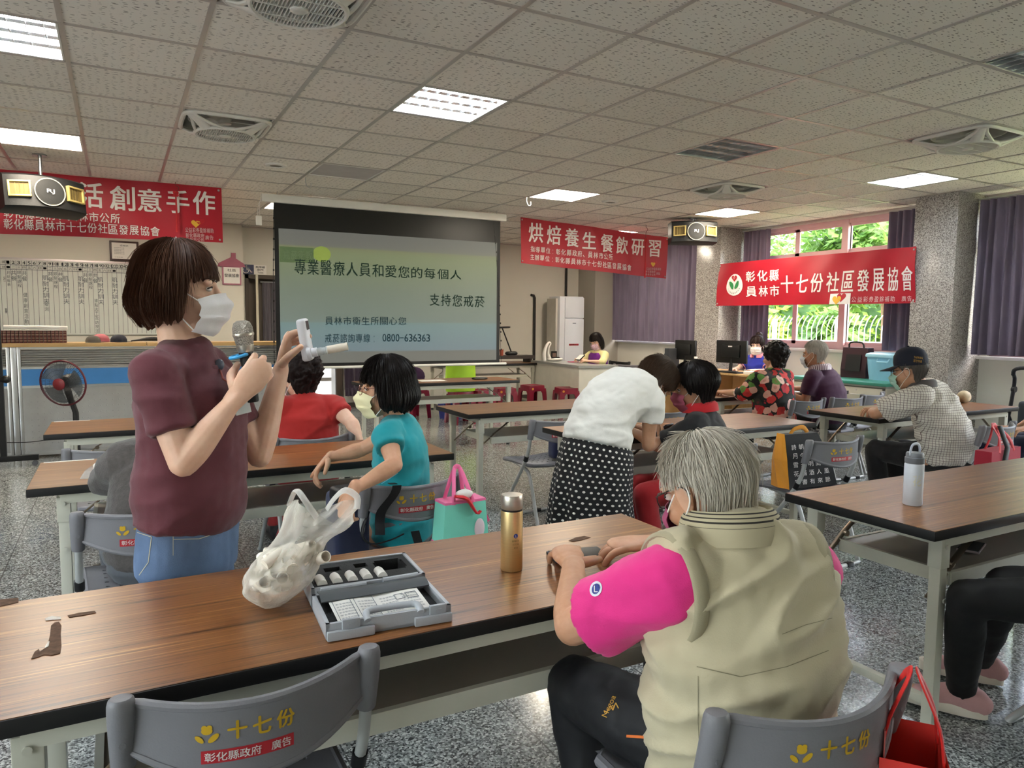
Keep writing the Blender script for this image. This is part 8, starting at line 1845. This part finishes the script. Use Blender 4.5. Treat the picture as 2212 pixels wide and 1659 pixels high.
letter('lettering', [('三', -.03, .02, .11, .15, .03), ('心', -.035, .025, .04, .09, .03)], M_INK, t, lambda x, y: V((.0835, x, y)))
for y, zt_ in ((-.05, .36), (.05, .36)): MB().tube([(-.045, y, .22), (-.042, y*.8, .29), (-.015, .0+y*.2, zt_), (.015, y*.2, zt_), (.042, y*.8, .29), (.045, y, .22)], .010, 8, smooth=4, flat=.3).build('handle', M('red_ribbon_handle', '#cf2a26', .5), t)
sn = MB(); sn.ell((-.02, .045, .245), (.012, .002, .012), seg=12, rings=6).ell((-.02, .045, .262), (.006, .002, .006), seg=10, rings=6); sn.build('hat_print', M_BW, t)
t = thing('tote_bag', 'orange sided black tote with white brush calligraphy on the chair seat', 'bag', (3.58, 2.93, .447), R_(-4)); BT = cloth('black_canvas', '#141416', .1); OR_ = cloth('orange_canvas', '#e0962c', .06)
mb = MB(); mb.loft([[(x, y, 0) for x, y in rect(.19, .07)], [(x, y+.03, .16) for x, y in rect(.17, .06)], [(x, y+.07, .30) for x, y in rect(.13, .03)]]); mb.build('bag_body', BT, t, smooth=False)
mb = MB(); mb.loft([[(-.192-.002*k, -.072+.035*k, 0) for k in (0, 1, 2, 3, 4)][:2]+[(-.21, .0, .0), (-.192, .072, 0)], [(-.174, -.03, .16), (-.2, -.01, .16), (-.2, .05, .16), (-.174, .092, .16)], [(-.133, .04, .305), (-.145, .05, .305), (-.145, .09, .305), (-.133, .1, .305)]]); mb.build('side_gusset', OR_, t, smooth=False)
L = []
tx = '風花雪月詩書酒茶今朝有酒明日愁來人間好時節'
for i in range(5):
    for j in range(5): L.append((tx[(i*5+j) % len(tx)], -.15+.062*i, -.11+.062*i, .02+.05*j, .05+.05*j, 0))
letter('lettering', L, M_BW, t, lambda x, y: V((x*(1-.35*y), -.0725+.19*y+(.08*max(0, y-.16)), y)))
MB().tube([(-.06, .07, .29), (-.04, .06, .325), (.03, .06, .335), (.08, .07, .30)], .014, 8, smooth=4, flat=.35).build('handle', OR_, t)
t = thing('tote_bag', 'red non-woven tote hung from the chair of the man in the navy cap', 'bag', (4.655, 2.42, .48), R_(6)); RT = M('red_nonwoven', '#a81e33', .7, var=.04)
prism(MB(), rect(.2, .05), rect(.195, .045), 0, .185).build('bag_body', RT, t, smooth=False)
for y in (-.045, .04): MB().tube([(-.09, y, .17), (-.06, y*.6, .25), (-.02, .03, .315), (.02, .03, .315), (.06, y*.6, .25), (.1, y, .17)], .014, 8, smooth=4, flat=.25).build('handle', M('bright_red_handle', '#cf2d33', .6), t)
letter('lettering', [('◎彰化農會', -.02, .14, .085, .11, 0)], M_BW, t, lambda x, y: V((x, -.0535+.0265*(y-.085)*.0, y)))
MB().tube([(.0, -.0, .32), (-.03, -.06, .2), (-.1, -.065, .0)], .018, 8, flat=.2).build('black_strap', M('black_nylon', '#17171a', .5), t)
# ---- small things ---------------------------------------------------------------------
o = MB().tube([(2.50, 3.345, .748), (2.60, 3.37, .748)], .005, 8).build('pen', M('white_pen', '#e0dfdb', .4)); tag(o, 'white pen on the table edge under the bending woman', 'pen')
t = thing('blue_bag', 'dark blue bag standing behind the chair with the perforated seat', 'bag', (2.72, 4.30, .447)); MB().box((0, 0, .12), (.16, .1, .24), bev=.03, seg=3).build('bag_body', cloth('deep_blue_nylon', '#242b4e', .1), t)
# loop handles of the plastic bag
hb_ = MB()
for a0 in (.6, 3.6):
    pts = [PB*0+bagfn(((a0+da_)/(2*PI)) % 1, .97)+V((0, 0, dz)) for da_, dz in ((-.7, 0), (-.45, .02), (0, .032), (.45, .02), (.7, 0))]; hb_.tube(pts, .008, 8, smooth=4, flat=.4)
hb_.build('loop_handle', clear_mat('milky_film_handle', '#efede8', .35), [o for o in bpy.data.objects if o.name.startswith('plastic_bag')][0])
